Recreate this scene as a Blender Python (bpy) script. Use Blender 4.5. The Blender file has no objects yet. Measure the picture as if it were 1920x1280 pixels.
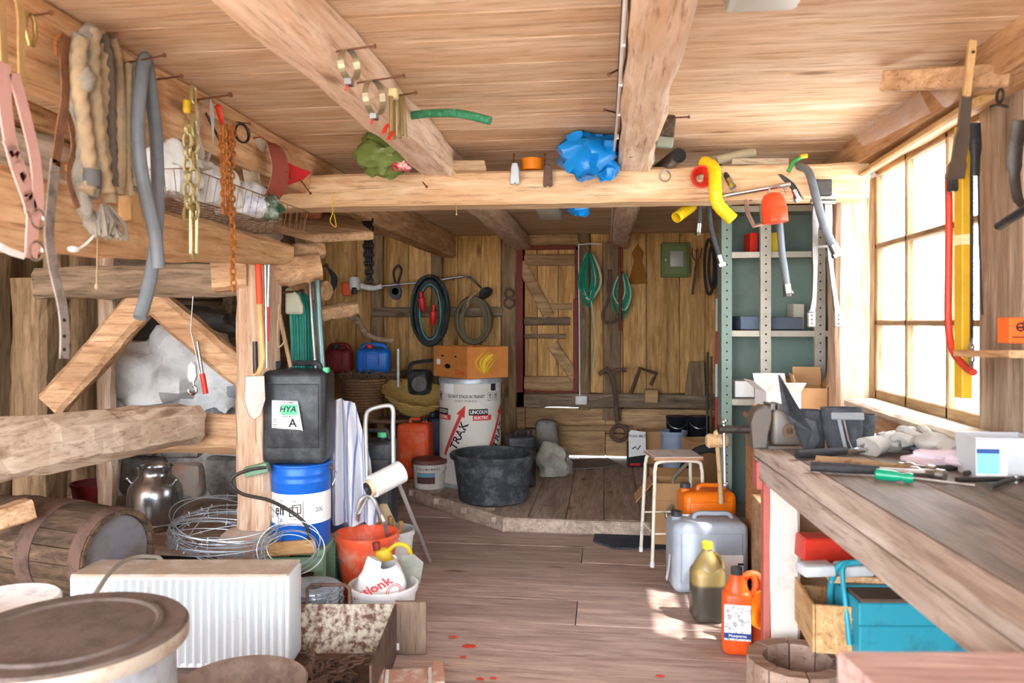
import bpy, bmesh, math, random
from mathutils import Vector, Matrix, noise
random.seed(7)
R = math.radians
S = bpy.context.scene
COL = S.collection
# ---------------------------------------------------------------- camera, world, sun, exposure
F, HY, ZC, TH = 1450.0, 603.0, 1.5, math.atan(175/1450)
ST, CT = math.sin(TH), math.cos(TH)
cam_d = bpy.data.cameras.new('camera'); cam = bpy.data.objects.new('camera', cam_d); COL.objects.link(cam)
cam_d.sensor_width = 36.0; cam_d.lens = F/1920*36.0
cam_d.shift_y = -(640-HY)/1920.0
cam.location = (0, 0, ZC); cam.rotation_euler = (R(90), 0, TH)
cam_d.clip_start = 0.05
cam_d.dof.use_dof = True; cam_d.dof.focus_distance = 5.0; cam_d.dof.aperture_fstop = 3.2
S.camera = cam
world = bpy.data.worlds.new('sky'); S.world = world; world.use_nodes = True
wn = world.node_tree; wn.nodes.clear()
wo = wn.nodes.new('ShaderNodeOutputWorld'); wb = wn.nodes.new('ShaderNodeBackground')
wb.inputs['Color'].default_value = (0.84, 0.93, 1.04, 1); wb.inputs['Strength'].default_value = 7.5
wn.links.new(wb.outputs[0], wo.inputs[0])
sun_d = bpy.data.lights.new('sun', 'SUN'); sun_d.energy = 13.0; sun_d.angle = R(1.0); sun_d.color = (1, .96, .9)
sun = bpy.data.objects.new('sun', sun_d); COL.objects.link(sun)
sun.rotation_euler = Vector((-0.84, 0.55, -1.6)).to_track_quat('-Z', 'Y').to_euler()
S.view_settings.view_transform = 'Standard'; S.view_settings.look = 'None'
S.view_settings.gamma = 1.0; S.view_settings.use_curve_mapping = False
S.view_settings.exposure = 1.12

def P(px, py, d):            # point at depth d metres in front of the lens
    u, v = (px-960)/F, (HY-py)/F
    return Vector((d*(-ST+u*CT), d*(CT+u*ST), ZC+d*v))
def PY(px, py, Y):           # ... on the plane Y
    u = (px-960)/F
    return P(px, py, Y/(CT+u*ST))
def PX(px, py, X):
    u = (px-960)/F
    return P(px, py, X/(-ST+u*CT))
def PZ(px, py, Z=0.0):
    return P(px, py, (Z-ZC)*F/(HY-py))
def D(v): return v.x*-ST+v.y*CT
# ---------------------------------------------------------------- materials
def lin(h):
    h = h.lstrip('#'); c = [int(h[i:i+2], 16)/255 for i in (0, 2, 4)]
    return tuple((x/12.92 if x <= .04045 else ((x+.055)/1.055)**2.4) for x in c)+(1.0,)
MATS = {}
def _new(name):
    m = bpy.data.materials.new(name); m.use_nodes = True
    nt = m.node_tree; b = nt.nodes['Principled BSDF']
    return m, nt, b
def _N(nt, t, **kw):
    n = nt.nodes.new(t)
    for k, v in kw.items():
        if k in n.inputs: n.inputs[k].default_value = v
        else: setattr(n, k, v)
    return n
def wood(name, c1, c2, axis='x', c3=None, sc=1.0, rough=.75, bump=.35, var=.18, gf=1.0):
    """grain stretched along axis in the object's own space, knots, per-object tone"""
    if name in MATS: return MATS[name]
    m, nt, b = _new(name); L = nt.links.new
    tc = _N(nt, 'ShaderNodeTexCoord'); oi = _N(nt, 'ShaderNodeObjectInfo')
    mul = _N(nt, 'ShaderNodeMath', operation='MULTIPLY'); mul.inputs[1].default_value = 37.0
    L(oi.outputs['Random'], mul.inputs[0])
    add = _N(nt, 'ShaderNodeVectorMath', operation='ADD'); L(tc.outputs['Object'], add.inputs[0]); L(mul.outputs[0], add.inputs[1])
    mp = _N(nt, 'ShaderNodeMapping')
    s = {'x': (.12, 1, 1), 'y': (1, .12, 1), 'z': (1, 1, .12)}[axis]
    mp.inputs['Scale'].default_value = tuple(v*sc for v in s); L(add.outputs[0], mp.inputs['Vector'])
    n1 = _N(nt, 'ShaderNodeTexNoise'); n1.inputs['Scale'].default_value = 26*gf; n1.inputs['Detail'].default_value = 6; n1.inputs['Roughness'].default_value = .65; n1.inputs['Distortion'].default_value = .6
    L(mp.outputs[0], n1.inputs['Vector'])
    n2 = _N(nt, 'ShaderNodeTexNoise'); n2.inputs['Scale'].default_value = 5; n2.inputs['Detail'].default_value = 4; n2.inputs['Distortion'].default_value = 1.2
    L(mp.outputs[0], n2.inputs['Vector'])
    r1 = _N(nt, 'ShaderNodeValToRGB'); r1.color_ramp.elements[0].position = .36; r1.color_ramp.elements[1].position = .66
    r1.color_ramp.elements[0].color = lin(c1); r1.color_ramp.elements[1].color = lin(c2)
    L(n1.outputs['Fac'], r1.inputs[0])
    mx = _N(nt, 'ShaderNodeMix', data_type='RGBA'); mx.inputs['Factor'].default_value = .5
    r2 = _N(nt, 'ShaderNodeValToRGB'); r2.color_ramp.elements[0].position = .42; r2.color_ramp.elements[1].position = .7
    r2.color_ramp.elements[0].color = (0, 0, 0, 1); r2.color_ramp.elements[1].color = (1, 1, 1, 1)
    L(n2.outputs['Fac'], r2.inputs[0]); L(r2.outputs[0], mx.inputs['Factor'])
    L(r1.outputs[0], mx.inputs['A']); mx.inputs['B'].default_value = lin(c3 or c1)
    m2 = _N(nt, 'ShaderNodeMath', operation='MULTIPLY'); m2.inputs[1].default_value = .62
    L(r2.outputs[0], m2.inputs[0]); L(m2.outputs[0], mx.inputs['Factor'])
    # knots
    vo = _N(nt, 'ShaderNodeTexVoronoi'); vo.inputs['Scale'].default_value = 2.6
    mk = _N(nt, 'ShaderNodeMapping'); mk.inputs['Scale'].default_value = tuple((.55 if v < 1 else 1.6)*sc for v in s); L(add.outputs[0], mk.inputs[0]); L(mk.outputs[0], vo.inputs['Vector'])
    rk = _N(nt, 'ShaderNodeValToRGB'); rk.color_ramp.elements[0].position = .05; rk.color_ramp.elements[1].position = .13
    rk.color_ramp.elements[0].color = (.35, .26, .2, 1); rk.color_ramp.elements[1].color = (1, 1, 1, 1); L(vo.outputs['Distance'], rk.inputs[0])
    mm = _N(nt, 'ShaderNodeMix', data_type='RGBA', blend_type='MULTIPLY'); mm.inputs['Factor'].default_value = .8
    L(mx.outputs['Result'], mm.inputs['A']); L(rk.outputs[0], mm.inputs['B'])
    # fine dark checks along the grain
    mc = _N(nt, 'ShaderNodeMapping'); mc.inputs['Scale'].default_value = tuple((.05 if v < 1 else 1.0)*sc for v in s); L(add.outputs[0], mc.inputs[0])
    n3 = _N(nt, 'ShaderNodeTexNoise'); n3.inputs['Scale'].default_value = 70*gf; n3.inputs['Detail'].default_value = 5; n3.inputs['Roughness'].default_value = .7; L(mc.outputs[0], n3.inputs['Vector'])
    r3 = _N(nt, 'ShaderNodeValToRGB'); r3.color_ramp.elements[0].position = .33; r3.color_ramp.elements[1].position = .47; r3.color_ramp.elements[0].color = (.42, .34, .28, 1); r3.color_ramp.elements[1].color = (1, 1, 1, 1); L(n3.outputs['Fac'], r3.inputs[0])
    m3 = _N(nt, 'ShaderNodeMix', data_type='RGBA', blend_type='MULTIPLY'); m3.inputs['Factor'].default_value = .75
    L(mm.outputs['Result'], m3.inputs['A']); L(r3.outputs[0], m3.inputs['B'])
    # per-object tone
    hs = _N(nt, 'ShaderNodeHueSaturation'); mr = _N(nt, 'ShaderNodeMapRange'); mr.inputs['To Min'].default_value = 1-var; mr.inputs['To Max'].default_value = 1+var*.7
    L(oi.outputs['Random'], mr.inputs['Value']); L(mr.outputs[0], hs.inputs['Value']); L(m3.outputs['Result'], hs.inputs['Color'])
    L(hs.outputs[0], b.inputs['Base Color']); b.inputs['Roughness'].default_value = rough
    b.inputs['Specular IOR Level'].default_value = .25
    bp = _N(nt, 'ShaderNodeBump'); bp.inputs['Strength'].default_value = bump; bp.inputs['Distance'].default_value = .006
    L(n1.outputs['Fac'], bp.inputs['Height']); L(bp.outputs[0], b.inputs['Normal'])
    MATS[name] = m; return m
def mat(name, col, rough=.5, metal=0.0, dirt=None, amt=.5, sc=9.0, pos=.55, bump=0.0, trans=0.0, alpha=1.0, spec=.4, sheen=0, ior=1.45, emit=None, rv=0.0):
    """plain surface with patchy dirt, rust or wear of its own colour"""
    if name in MATS: return MATS[name]
    m, nt, b = _new(name); L = nt.links.new
    b.inputs['Roughness'].default_value = rough; b.inputs['Metallic'].default_value = metal
    b.inputs['Specular IOR Level'].default_value = spec; b.inputs['IOR'].default_value = ior
    b.inputs['Transmission Weight'].default_value = trans; b.inputs['Alpha'].default_value = alpha
    if emit: b.inputs['Emission Color'].default_value = lin(emit[0]); b.inputs['Emission Strength'].default_value = emit[1]
    tc = _N(nt, 'ShaderNodeTexCoord')
    n = _N(nt, 'ShaderNodeTexNoise'); n.inputs['Scale'].default_value = sc; n.inputs['Detail'].default_value = 7; n.inputs['Roughness'].default_value = .7
    L(tc.outputs['Object'], n.inputs['Vector'])
    r = _N(nt, 'ShaderNodeValToRGB'); e = r.color_ramp.elements
    e[0].position = pos-.08; e[1].position = pos+.08; e[0].color = (0, 0, 0, 1); e[1].color = (1, 1, 1, 1); L(n.outputs['Fac'], r.inputs[0])
    c = lin(col); dc = lin(dirt) if dirt else tuple(v*.82 for v in c[:3])+(1,)
    mx = _N(nt, 'ShaderNodeMix', data_type='RGBA'); mx.inputs['A'].default_value = c; mx.inputs['B'].default_value = dc
    mu = _N(nt, 'ShaderNodeMath', operation='MULTIPLY'); mu.inputs[1].default_value = amt; L(r.outputs[0], mu.inputs[0]); L(mu.outputs[0], mx.inputs['Factor'])
    L(mx.outputs['Result'], b.inputs['Base Color'])
    if bump:
        bp = _N(nt, 'ShaderNodeBump'); bp.inputs['Strength'].default_value = bump; bp.inputs['Distance'].default_value = .01
        L(n.outputs['Fac'], bp.inputs['Height']); L(bp.outputs[0], b.inputs['Normal'])
    MATS[name] = m; return m
# ---------------------------------------------------------------- mesh collector
def frame(dirv, up=Vector((0, 0, 1))):
    z = Vector(dirv).normalized()
    if abs(z.dot(up)) > .98: up = Vector((0, 1, 0)) if abs(z.y) < .9 else Vector((1, 0, 0))
    x = up.cross(z).normalized(); y = z.cross(x)
    return Matrix((x, y, z)).transposed()
def rot(ax=0, ay=0, az=0):
    return Matrix.Rotation(R(az), 3, 'Z') @ Matrix.Rotation(R(ay), 3, 'Y') @ Matrix.Rotation(R(ax), 3, 'X')
def smoothpath(pts, n=8, closed=False):
    pts = [Vector(p) for p in pts]; out = []; k = len(pts)
    rng = range(k if closed else k-1)
    for i in rng:
        if closed: a, b, c, d = pts[i-1], pts[i], pts[(i+1) % k], pts[(i+2) % k]
        else: a, b, c, d = pts[max(i-1, 0)], pts[i], pts[i+1], pts[min(i+2, k-1)]
        for j in range(n):
            t = j/n
            out.append(.5*((2*b)+(c-a)*t+(2*a-5*b+4*c-d)*t*t+(3*b-3*c+d-a)*t**3))
    if not closed: out.append(pts[-1])
    return out
class MB:
    def __init__(s): s.v = []; s.f = []; s.sm = []
    def add(s, vs, fs, smooth=False):
        o = len(s.v); s.v += [Vector(v) for v in vs]
        for f in fs: s.f.append([i+o for i in f]); s.sm.append(smooth)
        return s
    def box(s, c, sz, rt=None, taper=1.0):
        c = Vector(c); hx, hy, hz = sz[0]/2, sz[1]/2, sz[2]/2; vs = []
        for z in (-1, 1):
            k = taper if z > 0 else 1
            for x, y in ((-1, -1), (1, -1), (1, 1), (-1, 1)):
                p = Vector((x*hx*k, y*hy*k, z*hz)); vs.append(c+(rt @ p if rt else p))
        return s.add(vs, [(3, 2, 1, 0), (4, 5, 6, 7), (0, 1, 5, 4), (1, 2, 6, 5), (2, 3, 7, 6), (3, 0, 4, 7)])
    def cbox(s, c, sz, ch=.01, rt=None, n=2):
        """box with rounded edges along its vertical (local z) and softened top/bottom"""
        c = Vector(c); hx, hy, hz = [v/2 for v in sz]; ch = min(ch, hx*.98, hy*.98, hz*.98); rings = []
        zs = []
        for i in range(n+1): a = math.pi/2*i/n; zs.append((-hz+ch*(1-math.sin(a)), ch*(1-math.cos(a))))
        prof = [(z, ch*(1-math.sin(math.pi/2*i/n)) if False else None) for i, (z, _) in enumerate(zs)]
        lay = []
        for i in range(n+1):
            a = math.pi/2*i/n; lay.append((-hz+ch*(1-math.cos(a)), ch*(1-math.sin(a))))
        lay += [(-z, ins) for z, ins in reversed(lay)]
        for z, ins in lay:
            ring = []
            for qx, qy, a0 in ((1, 1, 0), (-1, 1, 90), (-1, -1, 180), (1, -1, 270)):
                for k in range(n+1):
                    a = R(a0+90*k/n); r_ = ch-ins
                    ring.append(Vector((qx*(hx-ch)+r_*math.cos(a), qy*(hy-ch)+r_*math.sin(a), z)))
            rings.append(ring)
        vs = [c+(rt @ p if rt else p) for r_ in rings for p in r_]; m = len(rings[0]); fs = []
        for i in range(len(rings)-1):
            for j in range(m): fs.append((i*m+j, i*m+(j+1) % m, (i+1)*m+(j+1) % m, (i+1)*m+j))
        fs.append(tuple(reversed(range(m)))); fs.append(tuple(range((len(rings)-1)*m, len(rings)*m)))
        return s.add(vs, fs, True)
    def tube(s, pts, r, n=8, closed=False, cap=True, flat=None, up=Vector((0, 0, 1))):
        """r: number or list; flat: second radius factor for straps"""
        pts = [Vector(p) for p in pts]; k = len(pts)
        rs = r if isinstance(r, (list, tuple)) else [r]*k
        vs = []; prevx = None
        for i, p in enumerate(pts):
            if closed: t = pts[(i+1) % k]-pts[i-1]
            else: t = pts[min(i+1, k-1)]-pts[max(i-1, 0)]
            if t.length < 1e-9: t = Vector((0, 0, 1))
            t.normalize()
            if prevx is None: M = frame(t, up); x = M.col[0]
            else:
                x = prevx-t*prevx.dot(t)
                x = x.normalized() if x.length > 1e-6 else frame(t).col[0]
            y = t.cross(x); prevx = x
            for j in range(n):
                a = 2*math.pi*j/n
                vs.append(p+x*(rs[i]*math.cos(a))+y*(rs[i]*(flat or 1)*math.sin(a)))
        fs = []
        for i in range(k if closed else k-1):
            for j in range(n):
                a, b = i*n, ((i+1) % k)*n
                fs.append((a+j, a+(j+1) % n, b+(j+1) % n, b+j))
        if cap and not closed: fs.append(tuple(reversed(range(n)))); fs.append(tuple(range((k-1)*n, k*n)))
        return s.add(vs, fs, True)
    def strap(s, pts, w, t, side=Vector((1, 0, 0))):
        """flat band; side: width direction (vector or list)"""
        pts = [Vector(p) for p in pts]; k = len(pts); vs = []
        for i, p in enumerate(pts):
            tg = (pts[min(i+1, k-1)]-pts[max(i-1, 0)]).normalized()
            sd = Vector(side[i] if isinstance(side, list) else side); sd = (sd-tg*sd.dot(tg)).normalized(); nn = tg.cross(sd)
            ww = w[i] if isinstance(w, (list, tuple)) else w
            for a, b in ((-1, -1), (1, -1), (1, 1), (-1, 1)): vs.append(p+sd*ww/2*a+nn*t/2*b)
        fs = [(3, 2, 1, 0), tuple(range(4*k-4, 4*k))]
        for i in range(k-1):
            for j in range(4): fs.append((i*4+j, i*4+(j+1) % 4, i*4+4+(j+1) % 4, i*4+4+j))
        return s.add(vs, fs)
    def lathe(s, prof, n=28, o=(0, 0, 0), rt=None, sx=1, sy=1, smooth=True, a0=0, a1=360):
        """prof: list of (radius, z)"""
        o = Vector(o); vs = []; fs = []; full = abs(a1-a0) >= 360; m = n if full else n+1
        for r_, z in prof:
            for j in range(m):
                a = R(a0+(a1-a0)*j/n); p = Vector((r_*math.cos(a)*sx, r_*math.sin(a)*sy, z)); vs.append(o+(rt @ p if rt else p))
        for i in range(len(prof)-1):
            for j in range(n if full else n):
                k = (j+1) % m
                fs.append((i*m+j, i*m+k, (i+1)*m+k, (i+1)*m+j))
        loop_ = prof[0] == prof[-1]
        if full and not loop_ and prof[0][0] > 1e-6: fs.append(tuple(reversed(range(m))))
        if full and not loop_ and prof[-1][0] > 1e-6: fs.append(tuple(range((len(prof)-1)*m, len(prof)*m)))
        return s.add(vs, fs, smooth)
    def cyl(s, p0, p1, r0, r1=None, n=16):
        p0, p1 = Vector(p0), Vector(p1); d = p1-p0
        return s.lathe([(r0, 0), (r0 if r1 is None else r1, d.length)], n, p0, frame(d))
    def sph(s, c, r, n=12, sz=(1, 1, 1), rt=None):
        pr = [(math.sin(math.pi*i/n)*r, -math.cos(math.pi*i/n)*r) for i in range(n+1)]
        c = Vector(c); o = len(s.v); s.lathe(pr, n+4)
        for i in range(o, len(s.v)):
            p = Vector((s.v[i].x*sz[0], s.v[i].y*sz[1], s.v[i].z*sz[2])); s.v[i] = c+(rt @ p if rt else p)
        return s
    def plate(s, outline, t, o=(0, 0, 0), ux=(1, 0, 0), uy=(0, 0, 1), holes=None, smooth=False):
        """flat outline (2D, ccw) extruded by t; lies in plane ux,uy"""
        o, ux, uy = Vector(o), Vector(ux), Vector(uy); nn = ux.cross(uy).normalized(); k = len(outline)
        vs = [o+ux*a+uy*b-nn*t/2 for a, b in outline]+[o+ux*a+uy*b+nn*t/2 for a, b in outline]
        fs = [tuple(reversed(range(k))), tuple(range(k, 2*k))]+[(i, (i+1) % k, k+(i+1) % k, k+i) for i in range(k)]
        return s.add(vs, fs, smooth)
    def grid(s, fn, nu, nv, thick=0.0, closeu=False):
        vs = [fn(i/(nu-(0 if closeu else 1)), j/(nv-1)) for i in range(nu) for j in range(nv)]; fs = []
        for i in range(nu if closeu else nu-1):
            for j in range(nv-1):
                a = i*nv+j; b = ((i+1) % nu)*nv+j; fs.append((a, b, b+1, a+1))
        s.add(vs, fs, True); s.solid = thick
        return s
    def beam(s, p0, p1, w, h, seg=14, rough=.006, ch=.012, up=(0, 0, 1), w1=None, h1=None, seed=None, bow=0.0):
        """hewn timber: chamfered section, wavering along its length; w across, h along up"""
        p0, p1 = Vector(p0), Vector(p1); M = frame(p1-p0, Vector(up)); x, y = M.col[0], M.col[1]
        sd = random.random()*100 if seed is None else seed; vs = []; L_ = (p1-p0).length
        w1 = w1 or w; h1 = h1 or h
        for i in range(seg+1):
            t = i/seg; c = p0.lerp(p1, t)+y*bow*math.sin(math.pi*t); ww, hh = w+(w1-w)*t, h+(h1-h)*t
            a, b = ww/2, hh/2
            sec = [(-a+ch, -b), (0, -b), (a-ch, -b), (a, -b+ch), (a, 0), (a, b-ch), (a-ch, b), (0, b), (-a+ch, b), (-a, b-ch), (-a, 0), (-a, -b+ch)]
            for k, (u, v) in enumerate(sec):
                q = c+x*u+y*v
                nz = noise.noise_vector(Vector((t*L_*3.1+sd, u*9, v*9)))+.5*noise.noise_vector(Vector((t*L_*11+sd, u*30, v*30)))
                vs.append(q+(x*nz.x+y*nz.y)*rough)
        m = 12; fs = []
        for i in range(seg):
            for k in range(m): fs.append((i*m+k, i*m+(k+1) % m, (i+1)*m+(k+1) % m, (i+1)*m+k))
        fs.append(tuple(reversed(range(m)))); fs.append(tuple(range(seg*m, seg*m+m)))
        return s.add(vs, fs)
    def log(s, p0, p1, r0, r1=None, seg=14, rough=.012, n=14, bow=0.0):
        p0, p1 = Vector(p0), Vector(p1); M = frame(p1-p0); x, y = M.col[0], M.col[1]; r1 = r1 or r0; sd = random.random()*99; vs = []; fs = []
        for i in range(seg+1):
            t = i/seg; c = p0.lerp(p1, t)+y*bow*math.sin(math.pi*t); r_ = r0+(r1-r0)*t
            for k in range(n):
                a = 2*math.pi*k/n; q = r_+rough*(noise.noise(Vector((math.cos(a)*1.4, math.sin(a)*1.4, t*7+sd)))*2)
                vs.append(c+x*q*math.cos(a)+y*q*math.sin(a))
        for i in range(seg):
            for k in range(n): fs.append((i*n+k, i*n+(k+1) % n, (i+1)*n+(k+1) % n, (i+1)*n+k))
        fs.append(tuple(reversed(range(n)))); fs.append(tuple(range(seg*n, seg*n+n)))
        return s.add(vs, fs, True)
    def jitter(s, amp, sc=8.0, start=0):
        for i in range(start, len(s.v)): s.v[i] = s.v[i]+noise.noise_vector(s.v[i]*sc)*amp
        return s
    def xf(s, M):
        s.v = [M @ v for v in s.v]; return s
    def mesh(s, name, m, org=Vector((0, 0, 0)), rz=0.0, bevel=0, thick=0, sub=0, recalc=True):
        me = bpy.data.meshes.new(name); Ri = Matrix.Rotation(-rz, 3, 'Z')
        me.from_pydata([Ri @ (v-org) for v in s.v], [], s.f)
        for p, q in zip(me.polygons, s.sm): p.use_smooth = q
        bm = bmesh.new(); bm.from_mesh(me)
        if thick:
            bmesh.ops.recalc_face_normals(bm, faces=bm.faces); bmesh.ops.solidify(bm, geom=bm.faces[:], thickness=thick)
        if recalc: bmesh.ops.recalc_face_normals(bm, faces=bm.faces)
        if bevel:
            eds = [e for e in bm.edges if len(e.link_faces) == 2 and e.calc_face_angle(0) > R(40)]
            bmesh.ops.bevel(bm, geom=eds, offset=bevel, segments=1, affect='EDGES', clamp_overlap=True)
        if sub: bmesh.ops.subdivide_edges(bm, edges=bm.edges[:], cuts=sub, use_grid_fill=True)
        bm.to_mesh(me); bm.free()
        if any(s.sm): me.set_sharp_from_angle(angle=R(42))
        if m: me.materials.append(m)
        return me
    def build(s, name, m, parent=None, local=False, **kw):
        """child of parent; verts given in world space unless local"""
        if parent is None: return solo(s, name, m, **kw)
        org = Vector((0, 0, 0)); rz = 0.0; q = parent
        if not local:
            while q: 
                org = Vector(q['_o']); rz = q['_rz']; break
        o = bpy.data.objects.new(name, s.mesh(name, m, org, rz, **kw)); COL.objects.link(o); o.parent = parent
        if not local: o['_o'] = tuple(org); o['_rz'] = rz
        else: o['_o'] = parent['_o']; o['_rz'] = parent['_rz']
        return o
def tag(o, label, cat, group=None, kind=None):
    if label: o['label'] = label
    if cat: o['category'] = cat
    if group: o['group'] = group
    if kind: o['kind'] = kind
    return o
def solo(mb, name, m, label=None, cat=None, group=None, kind=None, **kw):
    """a thing that is one mesh, its origin at the middle of its foot"""
    xs = [v.x for v in mb.v]; ys = [v.y for v in mb.v]; zs = [v.z for v in mb.v]
    org = Vector(((min(xs)+max(xs))/2, (min(ys)+max(ys))/2, min(zs)))
    o = bpy.data.objects.new(name, mb.mesh(name, m, org, 0.0, **kw)); COL.objects.link(o); o.location = org
    o['_o'] = tuple(org); o['_rz'] = 0.0
    return tag(o, label, cat, group, kind)
def thing(name, label, cat, loc, rz=0.0, group=None, kind=None):
    o = bpy.data.objects.new(name, None); COL.objects.link(o); o.location = loc; o.rotation_euler = (0, 0, rz)
    o.empty_display_size = .05; o['_o'] = tuple(loc); o['_rz'] = rz
    return tag(o, label, cat, group, kind)
def share(o, name, parent, loc, rt=None, scale=None):
    """another piece with the same mesh, placed in the parent's space"""
    c = bpy.data.objects.new(name, o.data if hasattr(o, 'data') else o); COL.objects.link(c); c.parent = parent
    po = Vector(parent['_o']) if parent else Vector((0, 0, 0))
    c.location = Vector(loc)-po
    if rt: c.rotation_euler = rt
    if scale: c.scale = scale
    c['_o'] = tuple(loc); c['_rz'] = 0.0
    return c
def dup(root, loc, rz=0.0, label=None, group=None):
    c = root.copy(); COL.objects.link(c); c.location = loc; c.rotation_euler = (0, 0, rz); c['_o'] = tuple(loc)
    if label: c['label'] = label
    if group: c['group'] = group
    for ch in root.children:
        k = ch.copy(); COL.objects.link(k); k.parent = c
        for g in ch.children:
            q = g.copy(); COL.objects.link(q); q.parent = k
    return c
_txt = {}
def text_pts(body, size=.1, extr=.0, align='CENTER', bold=False):
    """flat lettering as (verts 2D/3D, faces)"""
    cu = bpy.data.curves.new('t', 'FONT'); cu.body = body; cu.size = size; cu.align_x = align; cu.align_y = 'CENTER'; cu.resolution_u = 2
    if bold: cu.offset = size*.02
    ob = bpy.data.objects.new('t', cu); COL.objects.link(ob)
    dg = bpy.context.evaluated_depsgraph_get(); me = bpy.data.meshes.new_from_object(ob.evaluated_get(dg))
    vs = [Vector(v.co) for v in me.vertices]; fs = [tuple(p.vertices) for p in me.polygons]
    bpy.data.objects.remove(ob); bpy.data.curves.remove(cu); bpy.data.meshes.remove(me)
    return vs, fs
def lettering(mb, body, size, o, ux, uy, bold=False, align='CENTER', sx=1.0, shear=0.0, wrap=None):
    """put lettering on a plane (o, ux, uy) or through wrap(a, b)"""
    vs, fs = text_pts(body, size, align=align, bold=bold); o, ux, uy = Vector(o), Vector(ux), Vector(uy)
    out = []
    for v in vs:
        a, b = (v.x+shear*v.y)*sx, v.y
        out.append(wrap(a, b) if wrap else o+ux*a+uy*b)
    mb.add(out, fs); return mb
def arc(c, r, a0, a1, n, ux=(1, 0, 0), uy=(0, 0, 1)):
    c, ux, uy = Vector(c), Vector(ux), Vector(uy)
    return [c+ux*(r*math.cos(R(a0+(a1-a0)*i/n)))+uy*(r*math.sin(R(a0+(a1-a0)*i/n))) for i in range(n+1)]
VX, VY, VZ = Vector((1, 0, 0)), Vector((0, 1, 0)), Vector((0, 0, 1))
CR, CF = Vector((CT, ST, 0)), Vector((-ST, CT, 0))     # image-right and view direction, for placing things that face the door
# ---------------------------------------------------------------- wood palette
CEIL = wood('ceiling_pine', '#d0ab86', '#f0d7bb', 'x', '#cb9e74', var=.13)
BEAMW = wood('beam_pine', '#d2b094', '#f0dac4', 'y', '#c99e78', var=.08, bump=.6)
BEAMX = wood('crossbeam_pine', '#d0a67c', '#eed4b0', 'x', '#c3966a', var=.06, bump=.6)
FLOORW = wood('floor_plank', '#a68e82', '#ccb4a8', 'x', '#927b72', var=.15, rough=.62)
PLATW = wood('platform_board', '#a38e7e', '#c8b4a2', 'y', '#8c786a', var=.1, rough=.7)
BACKZ = wood('back_board', '#b98a50', '#e8bc7c', 'z', '#8e6438', var=.16)
BACKX = wood('back_rail', '#a5815a', '#d3ae80', 'x', '#7e6044', var=.16)
GREYZ = wood('grey_stud_z', '#7b6248', '#a98c68', 'z', '#5c4836', var=.12, bump=.7)
GREYX = wood('grey_log_x', '#72604c', '#a08870', 'x', '#564636', var=.14, bump=.8)
GREYY = wood('grey_log_y', '#72604c', '#a08870', 'y', '#564636', var=.14, bump=.8)
OLDX = wood('old_timber_x', '#a9805c', '#d3ae88', 'x', '#8a6444', var=.12, bump=.8)
OLDY = wood('old_timber_y', '#b98c62', '#dcb48a', 'y', '#94683f', var=.12, bump=.8)
OLDZ = wood('old_timber_z', '#b8957a', '#dcc3aa', 'z', '#9a7658', var=.1, bump=.8)
PALEY = wood('pale_timber_y', '#b39a82', '#d8c5ae', 'y', '#94795f', var=.08, bump=.9)
WEATH = wood('weathered_board', '#8f7a68', '#c0ab97', 'z', '#78604c', var=.12, bump=.7)
RAWX = wood('raw_wood_x', '#b98f60', '#dcb885', 'x', '#a27646', var=.12)
RAWY = wood('raw_wood_y', '#b98f60', '#dcb885', 'y', '#a27646', var=.12)
RAWZ = wood('raw_wood_z', '#b98f60', '#dcb885', 'z', '#a27646', var=.12)
WINW = wood('window_wood_z', '#86684a', '#b0946e', 'z', '#6a4e32', var=.08)
WINY = wood('window_wood_y', '#86684a', '#b0946e', 'y', '#6a4e32', var=.08)
DARKG = mat('dark_gap', '#1c130c', .95)
REDP = mat('red_paint', '#7a2a1c', .6, dirt='#4c2a1c', amt=.5)
def W(px, Y=8.0): return PY(px, HY, Y).x
def Zb(py, Y=8.0): return ZC+(HY-py)*Y/F

# ---------------------------------------------------------------- ground outside
g = MB(); g.box((0, 4, -.32), (80, 80, .1))
g.build('ground_outside', mat('yard_gravel', '#a89c8e', .95, dirt='#8f8678', amt=.6, sc=3), label='pale gravel yard around the shed outside', cat='ground', kind='structure')
# ---------------------------------------------------------------- floor
fl = MB(); fl.box((-1.8, 3.3, -.16), (6.6, 9.8, .2)); floor = fl.build('floor', DARKG, kind='structure')
def plank_mesh(name, m, L_, w, t, axis, ch=.004):
    mb = MB(); sz = {'x': (L_, w, t), 'y': (w, L_, t), 'z': (w, t, L_)}[axis]; mb.box((0, 0, 0), sz)
    return mb.mesh(name, m, bevel=ch)
fp = [plank_mesh('plank', FLOORW, l, .3265, .05, 'x', .001) for l in (3.2, 1.55, 1.65)]
y = -1.29; k = 0
while y < 6.9:
    dz = random.uniform(-.001, .001)-.026
    if k % 3 == 1:
        share(fp[1], 'plank', floor, (-.925, y, dz)); share(fp[2], 'plank', floor, (.68, y, dz+.002))
    else: share(fp[0], 'plank', floor, (-.1, y, dz))
    share(fp[0], 'plank', floor, (-3.31, y, dz-.001))
    y += .331; k += 1
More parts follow.
